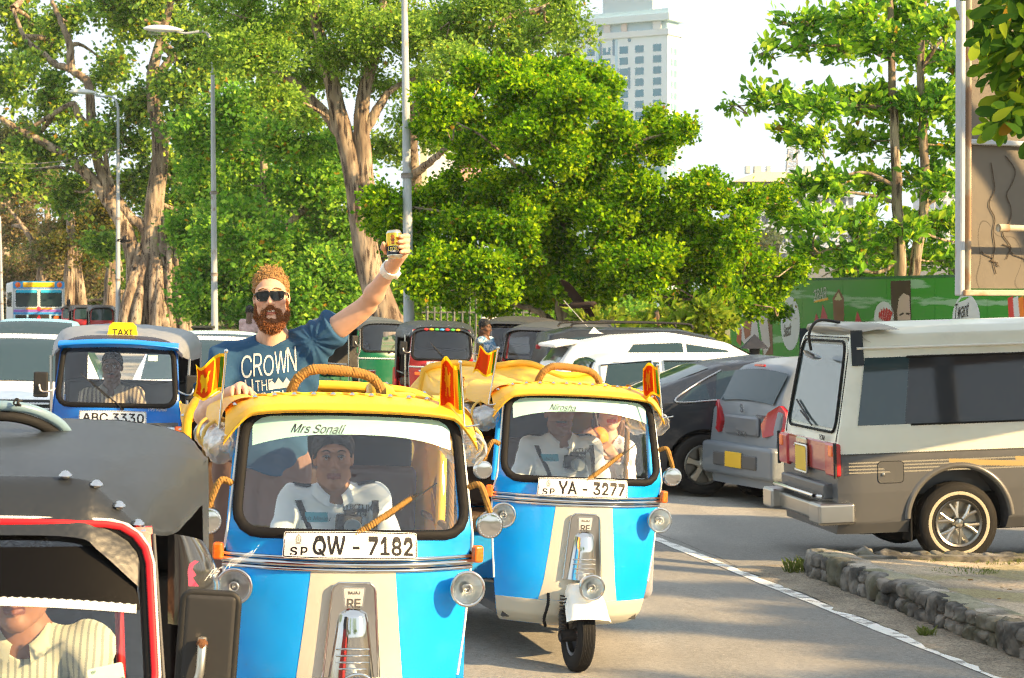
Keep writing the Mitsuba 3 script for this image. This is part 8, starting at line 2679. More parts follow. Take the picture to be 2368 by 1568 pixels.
def lamp_post(label, U0, U1, V_arm, Y, head, r=0.075, arm=True):
    """Post leaning as in the street: U0 at V=700, U1 at the top V_arm; head = pixel of the lamp."""
    t = Thing('street_lamp', label, 'street lamp', 'street lamps along the road' if False else None)
    a = P(U0, 700, Y); b = P(U1, V_arm, Y)
    d = (b - a) / (b[2] - a[2])
    foot = a + d * (0.0 - a[2])
    t.part('post', tube([foot + d * z for z in np.linspace(0, b[2], 14)], np.linspace(r * 1.25, r * 0.6, 14), 12), 'galvanised', None, True)
    for f in (0.3, 0.55):
        c = foot + d * b[2] * f
        t.part('collar', tube([c - d * 0.05, c + d * 0.05], r * 1.22, 12), 'satin', (0.25, 0.22, 0.2), True)
    if arm:
        h = P(head[0], head[1], Y)
        pts = spline([b, b + (h - b) * 0.08 + [0, 0, 0.22], b + (h - b) * 0.25 + [0, 0, 0.3], h + (b - h) * 0.3 + [0, 0, 0.06], h], 20)
        t.part('arm', tube(pts, np.linspace(r * 0.6, r * 0.35, 20), 8), 'galvanised', None, True)
        e = (pts[-1] - pts[-2]); e[2] = 0; e /= np.linalg.norm(e)
        L = 1.15
        rows = []
        for f in np.linspace(0, 1, 14):
            w = 0.17 * math.sin(min(1, f * 1.9 + 0.08) * math.pi / 2) * math.sqrt(max(0.02, 1 - max(0, f - 0.55) ** 2 / 0.22))
            c = h + e * (L * f - 0.25) + np.array([0, 0, 0.02 + 0.05 * f])
            s = np.array([-e[1], e[0], 0])
            rows.append([c + s * w * math.cos(q) + np.array([0, 0, 1]) * w * (0.75 if math.sin(q) > 0 else 0.45) * math.sin(q) for q in np.linspace(0, 2 * np.pi, 14, endpoint=False)])
        hd = t.part('lamp_head', grid(np.array(rows), cv=True), 'paint', (0.72, 0.74, 0.74), True)
        t.part('lens', ball(0.15, h + e * 0.55 + [0, 0, -0.04], (1.5, 0.9, 0.45), 3), 'glass', None, True, hd)
    return t


def galv(p, n, uv):
    g = fbm(p.x * 8, p.y * 8, p.z * 1.5, 4)
    rust = smoothstep(0.66, 0.8, fbm(p.x * 5 + 7, p.y * 5, p.z * 3, 3))
    return mix(mix((0.34, 0.38, 0.42), (0.52, 0.55, 0.58), g), (0.3, 0.15, 0.07), rust * 0.6)


scene['galvanised'] = two({'type': 'principled', 'base_color': proc(galv), 'roughness': 0.5, 'specular': 0.5})
lamp_post('rusty grey post rising out of the picture behind the raised arm', 945, 935, -30, 42, None, 0.095, False)
lamp_post('street lamp with a long arm, the taller one right of the banyan', 496, 491, 105, 62, (405, 72), 0.085)
lamp_post('street lamp with a long arm, the lower one in front of the banyan trunk', 273, 273, 250, 85, (212, 216), 0.09)
lamp_post('thin grey post at the far left edge by the bus', 4, 0, 500, 112, None, 0.08, False)
lamp_post('thin grey post left of the grey trunks near the bus', 188, 183, 500, 112, None, 0.07, False)
# two wires at the far left
for i, dv in enumerate((0, 14)):
    a, b = P(-40, 372 + dv, 84), P(272, 338 + dv * 0.4, 85)
    solo('overhead_wire', ['upper overhead wire running in from the left edge', 'lower overhead wire running in from the left edge'][i], 'wire', tube([a * (1 - f) + b * f - np.array([0, 0, 0.35 * math.sin(f * math.pi)]) for f in np.linspace(0, 1, 16)], 0.018, 5), 'satin', (0.25, 0.25, 0.24), True)


# flags
def flag(label, base, tip, w, h, Y, side, lion=True, phase=0.0, swing=0.35, drop=0.0):
    """Pole from base to tip (pixels) and a fluttering cloth flying to one side."""
    t = Thing('flag', label, 'flag', None)
    a, b = P(*base, Y), P(*tip, Y)
    t.part('pole', tube([a, a * 0.5 + b * 0.5, b], 0.005, 8), 'chrome', (0.75, 0.75, 0.72), True)
    t.part('finial', ball(0.009, b, sub=2), 'chrome', (0.75, 0.75, 0.72), True)
    d = (a - b) / np.linalg.norm(a - b)
    t.part('bracket', tube(spline([a + d * -0.04, a, a + np.array([-side * 0.03, 0.0, 0.0]), a + np.array([-side * 0.06, 0.01, 0.005])], 10), 0.004, 6), 'chrome', (0.7, 0.7, 0.68), True)

    def S(u, v):
        o = b + d * (0.01 + h * v)
        wv = math.sin(u * 7 + phase + v * 1.5)
        x = side * (w * u * (0.9 - 0.12 * math.sin(phase + v * 2)))
        y = 0.042 * wv * (0.2 + u) + swing * w * u
        z = -drop * w * u ** 1.4 + 0.03 * math.sin(u * 6 + phase * 1.7 + v) * u
        return o + np.array([x, y, z])

    def patch(u0, u1, v0, v1, off, n=14):
        g = np.array([[S(u0 + (u1 - u0) * i / n, v0 + (v1 - v0) * j / 8) for j in range(9)] for i in range(n + 1)])
        e = np.array([[S(u0 + (u1 - u0) * i / n + 1e-3, v0 + (v1 - v0) * j / 8) for j in range(9)] for i in range(n + 1)]) - g
        f = np.array([[S(u0 + (u1 - u0) * i / n, v0 + (v1 - v0) * j / 8 + 1e-3) for j in range(9)] for i in range(n + 1)]) - g
        nn = np.cross(e, f); nn /= np.linalg.norm(nn, axis=-1, keepdims=True)
        return g + nn * off
    c = t.part('cloth', grid(patch(0, 1, 0, 1, 0)), 'flag_cloth', (0.95, 0.6, 0.02), True)
    for nm, u0, u1, col in (('green_stripe', 0.06, 0.18, (0.1, 0.28, 0.02)), ('orange_stripe', 0.18, 0.31, (0.9, 0.25, 0.01)), ('maroon_panel', 0.37, 0.95, (0.75, 0.09, 0.01))):
        for o in (0.0016, -0.0016):
            t.part(nm, grid(patch(u0, u1, 0.09, 0.91, o)), 'flag_cloth', col, True, c)
    if lion:
        out = [(0.1, 0.2), (0.22, 0.15), (0.3, 0.32), (0.45, 0.3), (0.55, 0.12), (0.72, 0.1), (0.8, 0.22), (0.74, 0.36), (0.9, 0.3), (0.92, 0.4), (0.76, 0.5), (0.7, 0.62), (0.78, 0.85), (0.66, 0.88), (0.58, 0.66), (0.38, 0.64), (0.3, 0.88), (0.18, 0.86), (0.24, 0.6), (0.16, 0.45), (0.2, 0.3)]
        pl = Polygon(out).buffer(0.012)
        m = subdiv(extrude(pl, 0.001), 0.08)
        q = np.asarray(m.vertices)
        for o in (0.003, -0.003):
            vv = []
            for x, y, z in q:
                u, v = 0.42 + 0.46 * x, 0.14 + 0.72 * y
                p0 = S(u, v); e = S(u + 1e-3, v) - p0; f = S(u, v + 1e-3) - p0
                nn = np.cross(e, f); nn /= np.linalg.norm(nn)
                vv.append(p0 + nn * (o if z < 0.0005 else o * 1.3))
            t.part('lion', tm(np.array(vv), m.faces), 'flag_cloth', (0.95, 0.6, 0.02), False, c)
    return t


scene['flag_cloth'] = {'type': 'principledthin', 'base_color': COL, 'roughness': 0.8, 'diff_trans': 0.8}
flag('lion flag streaming left on the near blue auto rickshaw in front of the man', (507, 990), (523, 812), 0.16, 0.15, 8.72, -1, True, 0.4, 0.3, 0.35)
flag('lion flag on the near blue auto rickshaw at its right front corner', (1074, 985), (1064, 838), 0.1, 0.2, 8.78, -1, True, 2.2, 0.6, -0.2)
flag('flag showing green and orange stripes at the far blue rickshaw\'s left front corner', (1130, 935), (1152, 805), 0.13, 0.14, 11.9, -1, False, 1.2, 0.4, 0.05)
flag('drooping lion flag at the right front corner of the far blue auto rickshaw', (1532, 965), (1521, 845), 0.09, 0.17, 12.0, -1, True, 3.0, 1.0, -0.25)

# big sign at the right edge, seen from behind
def sheet_metal(p, n, uv):
    g = fbm(p.x * 0.8, p.y * 0.8, p.z * 0.8, 4)
    streak = smoothstep(0.6, 0.75, fbm(p.x * 6, p.y * 6, p.z * 0.5, 3))
    c = mix((0.135, 0.12, 0.1), (0.18, 0.16, 0.13), g)
    line = smoothstep(0.006, 0.0, dr.abs(fbm(p.x * 2.1, 1.0, p.z * 1.3, 3) - 0.47))
    return mix(c, (0.12, 0.1, 0.08), streak * 0.25) * (1 - 0.5 * line)


scene['sheet_metal'] = two({'type': 'principled', 'base_color': proc(sheet_metal), 'roughness': 0.7, 'specular': 0.3})
bo = P(2226, 684, 14.5)
bd = np.array([0.894, 0.447, 0])
BM = np.eye(4); BM[:3, 0] = bd; BM[:3, 1] = [-0.447, 0.894, 0]; BM[:3, 2] = [0, 0, 1]; BM[:3, 3] = bo
bb = Thing('billboard', 'back of a large framed sign on the right edge, leaf shadows on its tan sheets', 'billboard', M=BM)
BW, BH = 4.2, 5.2
for k, (z0, z1) in enumerate(((0.05, 1.03), (1.05, 2.4), (2.42, 3.8), (3.82, BH - 0.05))):
    bb.part('sheet', box(BW - 0.1, 0.02, z1 - z0, (BW / 2, 0.06, (z0 + z1) / 2)), 'sheet_metal', None, False)
bb.part('frame_edge', cbox(0.04, 0.07, BH, (0.0, 0.03, BH / 2), 0.008), 'galvanised', None, 30)
bb.part('frame_edge', cbox(0.05, 0.14, BH, (BW, 0.05, BH / 2), 0.008), 'galvanised', None, 30)
bb.part('frame_inner', cbox(0.022, 0.06, BH - 0.06, (0.055, 0.02, BH / 2), 0.005), 'rusty', None, 30)
bb.part('frame_bottom', cbox(BW, 0.12, 0.04, (BW / 2, 0.03, 0.02), 0.006), 'rusty', None, 30)
bb.part('frame_top', cbox(BW, 0.12, 0.04, (BW / 2, 0.03, BH - 0.02), 0.006), 'rusty', None, 30)
for z in (1.035, 2.41, 3.81):
    bb.part('cross_bar', cbox(BW - 0.1, 0.05, 0.035, (BW / 2, 0.02, z), 0.006), 'galvanised', None, 30)
bb.part('lamp_tube', tube([(0.13, -0.22, 0.45), (1.6, -0.22, 0.45)], 0.022, 12), 'satin', (0.5, 0.44, 0.33), True, label='rusty cream pipe in front of the sheets')
bb.part('pipe_cap', tube([(0.12, -0.22, 0.45), (0.2, -0.22, 0.45)], 0.027, 12), 'rusty', None, True)
rs = np.random.default_rng(31)
for i, (x, z, L) in enumerate(((0.28, 0.9, 0.75), (0.42, 0.95, 0.7), (0.2, 0.3, 0.25), (0.38, 0.35, 0.28))):
    pth = [np.array([x + 0.03 * rs.standard_normal() + (0.18 * f if i > 1 else 0), 0.04, z - L * f * (0.4 if i > 1 else 1)]) for f in np.linspace(0, 1, 9)]
    bb.part('dry_creeper', tube(spline(pth, 24), 0.0035, 5), 'matte', (0.09, 0.07, 0.05), True)
for x in (1.6, 3.8):
    bb.part('post', tube([(x, 0.2, -2.4), (x, 0.2, BH)], 0.09, 12), 'galvanised', None, True)


def rusty(p, n, uv):
    r = smoothstep(0.45, 0.6, fbm(p.x * 6, p.y * 6, p.z * 6, 4))
    return mix((0.42, 0.38, 0.29), (0.36, 0.14, 0.04), r * 0.6)


scene['rusty'] = two({'type': 'principled', 'base_color': proc(rusty), 'roughness': 0.8, 'specular': 0.3})

# overhanging branch near the camera at the top right
V_, F_, C_ = [], [], []
rs = np.random.default_rng(77)
nt = Thing('tree', 'dark broad-leaved branch hanging into the top right corner in front of the sign', 'tree')
YN = 11.8
bp = [P(2560, -260, YN + 1), P(2480, -60, YN + 0.4), P(2420, 60, YN), P(2370, 150, YN), P(2345, 230, YN)]
nt.part('trunk', tube(spline([(8.2, 13.5, -0.2), (8.0, 13.2, 2.0), (7.2, 12.9, 4.2), (5.5, 12.6, 5.2), bp[0]], 20), np.linspace(0.22, 0.06, 20), 8), 'bark', None, True)
nt.part('limb', tube(spline(bp, 24), np.linspace(0.035, 0.008, 24), 8), 'bark', None, True)
bl = []
for (u, v, r) in ((2330, 20, 40), (2390, 40, 60), (2300, 70, 40), (2350, 100, 55), (2420, 110, 70), (2310, 130, 30), (2370, 180, 50), (2430, 200, 60), (2335, 225, 30), (2350, 262, 22), (2400, 250, 40), (2310, 285, 14), (2470, 60, 90), (2480, 180, 80), (2420, -40, 90), (2330, -40, 60), (2520, -60, 110), (2560, 100, 110)):
    n = int(6 + r * 0.75)
    for i in range(n):
        q = rs.standard_normal(3) * [r * 0.5, r * 0.5, 0.18]
        bl.append(P(u + q[0], v + q[1], YN + q[2]))
bl = np.array(bl)
dd = rs.standard_normal((len(bl), 3)) * 0.5 + [-0.5, 0, -0.45]


def big_leaves(base, d, size, rs):
    V, F = [], []
    for p, e in zip(base, d):
        e = e / np.linalg.norm(e); s = np.cross(e, rs.standard_normal(3) * 0.5 + [0, -1, 0.4]); s /= np.linalg.norm(s); n = np.cross(s, e)
        L = size * rs.uniform(0.7, 1.2)
        k = len(V)
        prof = [(0, 0), (0.25, 0.12), (0.55, 0.22), (0.8, 0.2), (0.95, 0.1), (1, 0)]
        for a, w in prof:
            c = p + e * L * a - n * L * 0.14 * a * a
            V += [c - s * L * w + n * L * 0.08 * w, c - n * L * 0.02, c + s * L * w + n * L * 0.08 * w]
        for i in range(len(prof) - 1):
            a = k + 3 * i
            F += [[a, a + 1, a + 4], [a, a + 4, a + 3], [a + 1, a + 2, a + 5], [a + 1, a + 5, a + 4]]
    return tm(V, F)


lm_ = big_leaves(bl, dd, 0.125, rs)
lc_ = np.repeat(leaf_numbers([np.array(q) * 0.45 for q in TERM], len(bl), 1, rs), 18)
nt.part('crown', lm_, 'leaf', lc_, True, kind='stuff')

# green printed hoarding
ha, hb_ = P(1690, 825, 50.0), P(2420, 825, 37.0)
hl = np.linalg.norm((hb_ - ha)[:2]); hx = np.r_[(hb_ - ha)[:2] / hl, 0]
HM = np.eye(4); HM[:3, 0] = hx; HM[:3, 1] = [-hx[1], hx[0], 0]; HM[:3, 2] = [0, 0, 1]; HM[:3, 3] = [ha[0], ha[1], -0.2]
HH = 2.67
ho = Thing('hoarding', 'long green printed advertising hoarding behind the parked cars', 'hoarding', M=HM)


def hoard_col(p, n, uv):
    g = fbm(p.x * 0.35, 2.0, p.z * 0.5, 3)
    c = mix((0.03, 0.26, 0.02), (0.17, 0.26, 0.04), smoothstep(0.4, 0.7, g))
    w = smoothstep(0.62, 0.75, fbm(p.x * 2.2, 5.0, p.z * 5, 4))
    return mix(c, (0.45, 0.6, 0.45), w * 0.55)


scene['hoarding_print'] = two({'type': 'principled', 'base_color': proc(hoard_col), 'roughness': 0.45, 'specular': 0.4})
npan = 7
for k in range(npan):
    w = hl / npan
    ho.part('panel', box(w - 0.012, 0.04, HH, (w * (k + 0.5), 0, HH / 2)), 'hoarding_print', None, False)
ho.part('top_rail', box(hl, 0.06, 0.05, (hl / 2, 0, HH + 0.025)), 'satin', (0.02, 0.12, 0.04), False)


def hpx(U, V):
    """Where a pixel's ray meets the hoarding, in its own metres."""
    d = P(U, V, 10.0) - [0, 0, CAM_H]
    n = HM[:3, 1]
    t = ((HM[:3, 3] - [0, 0, CAM_H]) @ n) / (d @ n)
    q = np.linalg.inv(HM) @ np.r_[np.array([0, 0, CAM_H]) + d * t, 1]
    return q[0], q[2]


def hprint(name, pts, col, lift=0.022, mat='satin'):
    pl = Polygon([hpx(u, v) for u, v in pts])
    if not pl.is_valid:
        pl = pl.buffer(0)
    m = xz(extrude(max(pl.geoms, key=lambda g: g.area) if hasattr(pl, 'geoms') else pl, 0.004))
    ho.part(name, mv(m, (0, -lift, 0)), mat, col, False)


def hellipse(u, v, a, b, n=28, tilt=0.0):
    return [(u + a * math.cos(q) + tilt * b * math.sin(q), v + b * math.sin(q)) for q in np.linspace(0, 2 * np.pi, n, endpoint=False)]


def htext(s, u, v, hpx_, col, slant=0.2, squeeze=0.8, lift=0.03, rz=0):
    x, z = hpx(u, v); x2, z2 = hpx(u, v - hpx_)
    m = mv(text(s, z2 - z, 0.004, False, slant, squeeze), (0, 0, 0), rz=rz)
    ho.part('print_lettering', mv(xz(m), (x, -lift, z)), 'satin', col, False)


WH = (0.62, 0.64, 0.62)
hprint('print_oval', hellipse(1830, 748, 22, 62), WH); htext('Want', 1815, 740, 34, (0.15, 0.13, 0.1), 0.2, 0.42, rz=8); htext('Snack', 1815, 780, 28, (0.15, 0.13, 0.1), 0.2, 0.36, rz=8)
hprint('print_oval', hellipse(2237, 740, 32, 60), WH); htext('Twant', 2209, 738, 34, (0.02, 0.02, 0.02), 0.25, 0.48, rz=6)
hprint('print_leaf', [(2218, 700), (2228, 688), (2246, 686), (2234, 694)], (0.1, 0.4, 0.05), 0.028)
hprint('print_oval', hellipse(2047, 735, 23, 38), WH)
for k in range(6):
    a = -0.9 + k * 0.35
    hprint('print_ribbon', [(2045 + 4 * k - 10, 730 + 3 * k), (2050 + 18 * math.sin(a), 735 - 24 * math.cos(a)), (2054 + 18 * math.sin(a), 738 - 22 * math.cos(a)), (2047 + 4 * k - 10, 738 + 3 * k)], (0.5, 0.03, 0.03), 0.028)
hprint('print_portrait', [(2062, 650), (2108, 648), (2110, 760), (2072, 762), (2064, 720)], (0.06, 0.035, 0.022))
hprint('print_portrait', [(2082, 690), (2092, 678), (2106, 684), (2109, 758), (2080, 760), (2078, 720)], (0.55, 0.4, 0.3), 0.027)
hprint('print_portrait', [(2082, 728), (2092, 722), (2094, 726), (2084, 731)], (0.05, 0.03, 0.02), 0.031)
hprint('print_portrait', [(2098, 722), (2107, 724), (2107, 729), (2099, 727)], (0.05, 0.03, 0.02), 0.031)
htext('2BAR', 1884, 697, 26, (0.55, 0.56, 0.5), 0.1, 0.75, rz=6)
hprint('print_swoosh', [(1886, 700), (1918, 694), (1917, 688), (1886, 694)], (0.8, 0.45, 0.02), 0.026)
hprint('print_cone', [(1928, 690), (1942, 668), (1954, 690), (1954, 760), (1932, 762)], (0.2, 0.09, 0.04)); hprint('print_cone', [(1932, 694), (1942, 676), (1950, 694)], (0.5, 0.5, 0.25), 0.027)
for (u, v) in ((1905, 720), (1985, 735), (1890, 740)):
    hprint('print_flame', [(u - 10, 765), (u, v - 15), (u + 10, v + 10), (u + 16, 765)], (0.5, 0.06, 0.07))
hprint('print_wrapper', [(1705, 770), (1722, 705), (1738, 690), (1752, 740), (1760, 800), (1735, 812)], (0.55, 0.52, 0.5)); hprint('print_wrapper', [(1720, 745), (1732, 708), (1742, 730), (1738, 775), (1726, 785)], (0.3, 0.12, 0.07), 0.028)
hprint('print_wrapper', [(1708, 765), (1718, 760), (1716, 800), (1706, 790)], (0.4, 0.1, 0.05), 0.029)
hprint('print_portrait', [(1762, 668), (1786, 668), (1790, 820), (1766, 822)], (0.2, 0.1, 0.055)); hprint('print_portrait', [(1756, 730), (1776, 720), (1784, 800), (1770, 824)], (0.55, 0.5, 0.46), 0.028)
for k in range(4):
    hprint('print_splash', [(2333 + 12 * k, 690), (2345 + 12 * k, 684), (2350 + 12 * k, 740), (2336 + 12 * k, 744)], [(0.6, 0.05, 0.04), (0.62, 0.62, 0.6), (0.75, 0.2, 0.02), (0.65, 0.05, 0.03)][k])

# lantern topped gate posts in front of it
for i, (u, lab) in enumerate(((1635, 'black gate post with a pyramid cap left of the other one'), (1745, 'black gate post with a pyramid cap in front of the hoarding print'))):
    p = P(u, 784, 33.0); k = FPX / 33.0
    zt_ = P(u, 783, 33.0)[2]
    t = Thing('gate_post', lab, 'gate post', None)
    t.part('shaft', cbox(0.36, 0.36, zt_ - 0.3, (p[0], p[1], (zt_ - 0.3) / 2), 0.02), 'satin', (0.012, 0.013, 0.015), 30)
    t.part('neck', cbox(0.15, 0.15, 0.2, (p[0], p[1], zt_ - 0.22), 0.01), 'satin', (0.012, 0.013, 0.015), 30)
    c = np.array([p[0], p[1], zt_])
    t.part('cap', tm([c + [-.2, -.2, -.15], c + [.2, -.2, -.15], c + [.2, .2, -.15], c + [-.2, .2, -.15], c + [0, 0, 0.07]], [[0, 1, 4], [1, 2, 4], [2, 3, 4], [3, 0, 4], [0, 2, 1], [0, 3, 2]]), 'satin', (0.02, 0.022, 0.03), False)

# park railing posts under the trees
rs = np.random.default_rng(5)
fence = Thing('railing', 'grey upright railing in the park under the trees', 'railing')
for i, u in enumerate(list(range(985, 1240, 17))):
    a = P(u + rs.uniform(-4, 4), 784, 66); a[2] = 0
    fence.part('upright', tube([a, a + [0, 0, 3.1 if i % 4 == 0 else 2.2]], 0.05 if i % 4 == 0 else 0.035, 6), 'satin', (0.16, 0.17, 0.17), True)
a, b = P(975, 784, 66), P(1250, 784, 66)
for z in (0.9, 1.7):
    fence.part('rail', tube([np.r_[a[:2], z], np.r_[b[:2], z]], 0.03, 6), 'satin', (0.16, 0.17, 0.17), True)
# low dark wall and bins by the banyan
for i, (u, v, w, h, lab) in enumerate(((470, 762, 0.5, 1.3, 'dark green waste bin left of the lamp post'), (522, 764, 0.8, 1.1, 'dark brown waste bin right of the lamp post'))):
    p = P(u, 784, 58)
    solo('waste_bin', lab, 'bin', cat([cbox(w, 0.5, h, (p[0], p[1], h / 2), 0.06, 2), cbox(w + 0.08, 0.58, 0.08, (p[0], p[1], h + 0.04), 0.03)]), 'satin', (0.03, 0.035, 0.03), 30)

# white billboard far behind the trunk
wb_ = Thing('billboard', 'white printed billboard glimpsed between the trees behind the rusty post', 'billboard')
c0, c1 = P(985, 430, 95), P(1140, 290, 95)
wb_.part('board', box(c1[0] - c0[0], 0.1, c1[2] - c0[2], ((c0[0] + c1[0]) / 2, 95, (c0[2] + c1[2]) / 2)), 'satin', (0.75, 0.78, 0.82), False)
wb_.part('print', mv(xz(extrude([(0, 0), (1.6, 0), (1.2, 1.0), (0.6, 1.3)], 0.01)), (P(1040, 420, 95)[0], 94.93, P(1040, 420, 95)[2])), 'satin', (0.75, 0.45, 0.3), False)
wb_.part('print', mv(xz(text('celebrate', 0.35, 0.01, True, 0.2)), (P(1052, 375, 95)[0], 94.93, P(1052, 400, 95)[2])), 'satin', (0.2, 0.2, 0.6), False)
wb_.part('frame', box(0.3, 0.2, c1[2] - c0[2] + 0.2, (c0[0] - 0.1, 95, (c0[2] + c1[2]) / 2)), 'satin', (0.7, 0.66, 0.45), False)
for x in (c0[0] + 0.5, c1[0] - 0.5):
    wb_.part('post', tube([(x, 95.3, 0), (x, 95.3, c0[2])], 0.15, 8), 'galvanised', None, True)

# buildings
TY = 600.0
TA = math.radians(33)
tq = P(1543, 784, TY)
tw = Thing('tower', 'tall pale blue and white hotel tower with a grid of windows', 'tower', M=place(tq[0], TY, 0, -33))
WALL, WALL2, PANE, DARKB = (0.7, 0.82, 0.87), (0.42, 0.66, 0.8), (0.04, 0.24, 0.37), (0.12, 0.28, 0.42)
fx = lambda U: (P(U, 784, TY)[0] - tq[0]) / math.cos(TA)
sy_ = lambda U: (P(U, 784, TY)[0] - tq[0]) / math.sin(TA)
v2z = lambda V: P(1184, V, TY)[2]


def tface(name, U0, U1, V0, V1, out, mat, col, thick=0.6):
    """A slab on the wide face."""
    tw.part(name, box(fx(U1) - fx(U0), thick, v2z(V0) - v2z(V1), ((fx(U1) + fx(U0)) / 2, thick / 2 - out, (v2z(V0) + v2z(V1)) / 2)), mat, col, False)


def tside(name, U0, U1, V0, V1, out, mat, col, thick=0.6):
    tw.part(name, box(thick, sy_(U1) - sy_(U0), v2z(V0) - v2z(V1), (out - thick / 2, (sy_(U1) + sy_(U0)) / 2, (v2z(V0) + v2z(V1)) / 2)), mat, col, False)


tw.part('wall', box(-fx(1300), sy_(1578), v2z(78) + 5, (fx(1300) / 2, sy_(1578) / 2, (v2z(78) - 5) / 2)), 'matte', WALL, False)
for V0, V1, e, c in ((30, 46, 1.0, (0.65, 0.78, 0.82)), (66, 80, 0.6, (0.66, 0.74, 0.76))):
    tw.part('cornice', box(-fx(1300) + 2 * e, sy_(1578) + 2 * e, v2z(V0) - v2z(V1), (fx(1300) / 2, sy_(1578) / 2, (v2z(V0) + v2z(V1)) / 2)), 'matte', c, False)
tw.part('top_storey', box(-fx(1300) - 1, sy_(1578) - 1, v2z(46) - v2z(66), (fx(1300) / 2, sy_(1578) / 2, (v2z(46) + v2z(66)) / 2)), 'matte', (0.38, 0.56, 0.64), False)
tw.part('roof_house', box(-fx(1430), 5, v2z(-40) - v2z(30), (fx(1400) / 2 - 4, 5, (v2z(-40) + v2z(30)) / 2)), 'matte', (0.45, 0.57, 0.62), False)
tface('parapet_glass', 1300, 1543, 18, 30, -0.5, 'matte', (0.5, 0.68, 0.72), 0.3)
for k in range(12):
    V0 = 100 + 25.9 * k
    for (U0, U1) in ((1471, 1490), (1511, 1529), (1436, 1455), (1397, 1415), (1362, 1379), (1330, 1346)):
        tface('window', U0, U1, V0, V0 + 17, 0.12, 'plastic', PANE)
    for (U0, U1) in ((1551, 1556), (1559, 1567)):
        tside('window', U0, U1, V0 + 8, V0 + 25, 0.12, 'plastic', (0.16, 0.36, 0.4))
for (U0, U1, V0, V1, c) in ((1390, 1395, 82, 330, DARKB), (1420, 1426, 82, 120, DARKB), (1426, 1431, 82, 330, WALL2), (1418, 1422, 140, 200, DARKB), (1455, 1461, 82, 90, DARKB), (1456, 1460, 150, 200, DARKB), (1430, 1434, 150, 300, (0.3, 0.45, 0.6)), (1406, 1410, 84, 110, WALL),
                            (1355, 1358, 82, 330, WALL2), (1383, 1389, 82, 330, WALL2), (1440, 1452, 47, 65, (0.6, 0.55, 0.52)), (1400, 1414, 47, 65, (0.6, 0.6, 0.6)), (1511, 1529, 47, 65, (0.62, 0.68, 0.7))):
    tface('facade_strip', U0, U1, V0, V1, 0.2, 'matte', c, 0.3)

CY = 380.0
ct = Thing('office_building', 'wide white office block with a sloping cream roof lettered citi', 'building')
cx = lambda U: P(U, 784, CY)[0]
cz = lambda V: P(1184, V, CY)[2]
for k in range(6):
    v0 = 432 + 43 * k
    ct.part('wall', box(cx(1978) - cx(1690), 20, cz(v0) - cz(v0 + 24), ((cx(1978) + cx(1690)) / 2, CY + 10, (cz(v0) + cz(v0 + 24)) / 2)), 'matte', (0.42, 0.5, 0.62), False)
    ct.part('window_band', box(cx(1975) - cx(1694), 19, cz(v0 + 24) - cz(v0 + 43), ((cx(1975) + cx(1694)) / 2, CY + 10.6, (cz(v0 + 24) + cz(v0 + 43)) / 2)), 'plastic', (0.1, 0.14, 0.2), False)
    for j in range(14):
        u = 1700 + 20 * j
        ct.part('mullion', box(0.35, 0.3, cz(v0 + 24) - cz(v0 + 43), (cx(u), CY + 1.0, (cz(v0 + 24) + cz(v0 + 43)) / 2)), 'matte', (0.6, 0.65, 0.7), False)
ct.part('roof', tm([(cx(1692), CY - 0.3, cz(420)), (cx(1990), CY - 0.3, cz(420)), (cx(1950), CY + 8, cz(391)), (cx(1762), CY + 8, cz(391)), (cx(1692), CY + 20, cz(420)), (cx(1990), CY + 20, cz(420)), (cx(1950), CY + 12, cz(391)), (cx(1762), CY + 12, cz(391))],
                   [[0, 1, 2, 3], [1, 5, 6, 2], [5, 4, 7, 6], [4, 0, 3, 7], [3, 2, 6, 7]]), 'matte', (0.5, 0.47, 0.32), False)
lt = centred(text('citi', 1.45, 0.3, True))
ct.part('roof_lettering', mv(xz(lt), (cx(1830), CY + 1.0, cz(416))), 'satin', (0.12, 0.16, 0.26), False)
ct.part('lettering_arc', tube(spline([(cx(1819), CY + 1.0, cz(402)), (cx(1830), CY + 1.2, cz(397)), (cx(1841), CY + 1.0, cz(402))], 12), 0.16, 6), 'satin', (0.12, 0.16, 0.26), True)
for u, w in ((1740, 10), (1760, 16), (1790, 8), (1880, 14)):
    ct.part('roof_plant', box(cx(u + w) - cx(u), 3, 1.3, ((cx(u + w) + cx(u)) / 2, CY + 12, cz(391) + 0.6)), 'matte', (0.5, 0.52, 0.5), False)
rb = Thing('building', 'pale block of flats behind the broad-leaved tree beside the sign', 'building')
ry0 = 260.0
rx = lambda U: P(U, 784, ry0)[0]
rz_ = lambda V: P(1184, V, ry0)[2]
rb.part('wall', box(rx(2330) - rx(2160), 14, rz_(375) + 1, ((rx(2330) + rx(2160)) / 2, ry0 + 7, (rz_(375) - 1) / 2)), 'matte', (0.62, 0.63, 0.68), False)
for k in range(5):
    for j in range(4):
        wnd = rb.part('window', box(1.0, 0.3, 1.2, (rx(2178 + 34 * j), ry0 - 0.05, rz_(405 + 36 * k))), 'plastic', (0.2, 0.25, 0.32), False)
        rb.part('sill', box(1.2, 0.4, 0.12, (rx(2178 + 34 * j), ry0 - 0.1, rz_(405 + 36 * k) - 0.66)), 'matte', (0.72, 0.72, 0.74), False)
# stand steps and glass roof low at the right
st = Thing('building', 'low grey building with sloping pale struts behind the hoarding', 'building')
sy = 120.0
st.part('wall', box(P(2200, 784, sy)[0] - P(1820, 784, sy)[0], 4, 4.2, ((P(2200, 784, sy)[0] + P(1820, 784, sy)[0]) / 2, sy + 3, 2.0)), 'matte', (0.2, 0.22, 0.26), False)
for k, u in enumerate((1800, 1850, 1640, 1660)):
    a, b = P(u, 700 if u < 1700 else 640, sy), P(u + 90, 640 if u < 1700 else 540, sy)
    st.part('strut', tube([a, b], 0.12, 6), 'satin', (0.6, 0.63, 0.66), True)

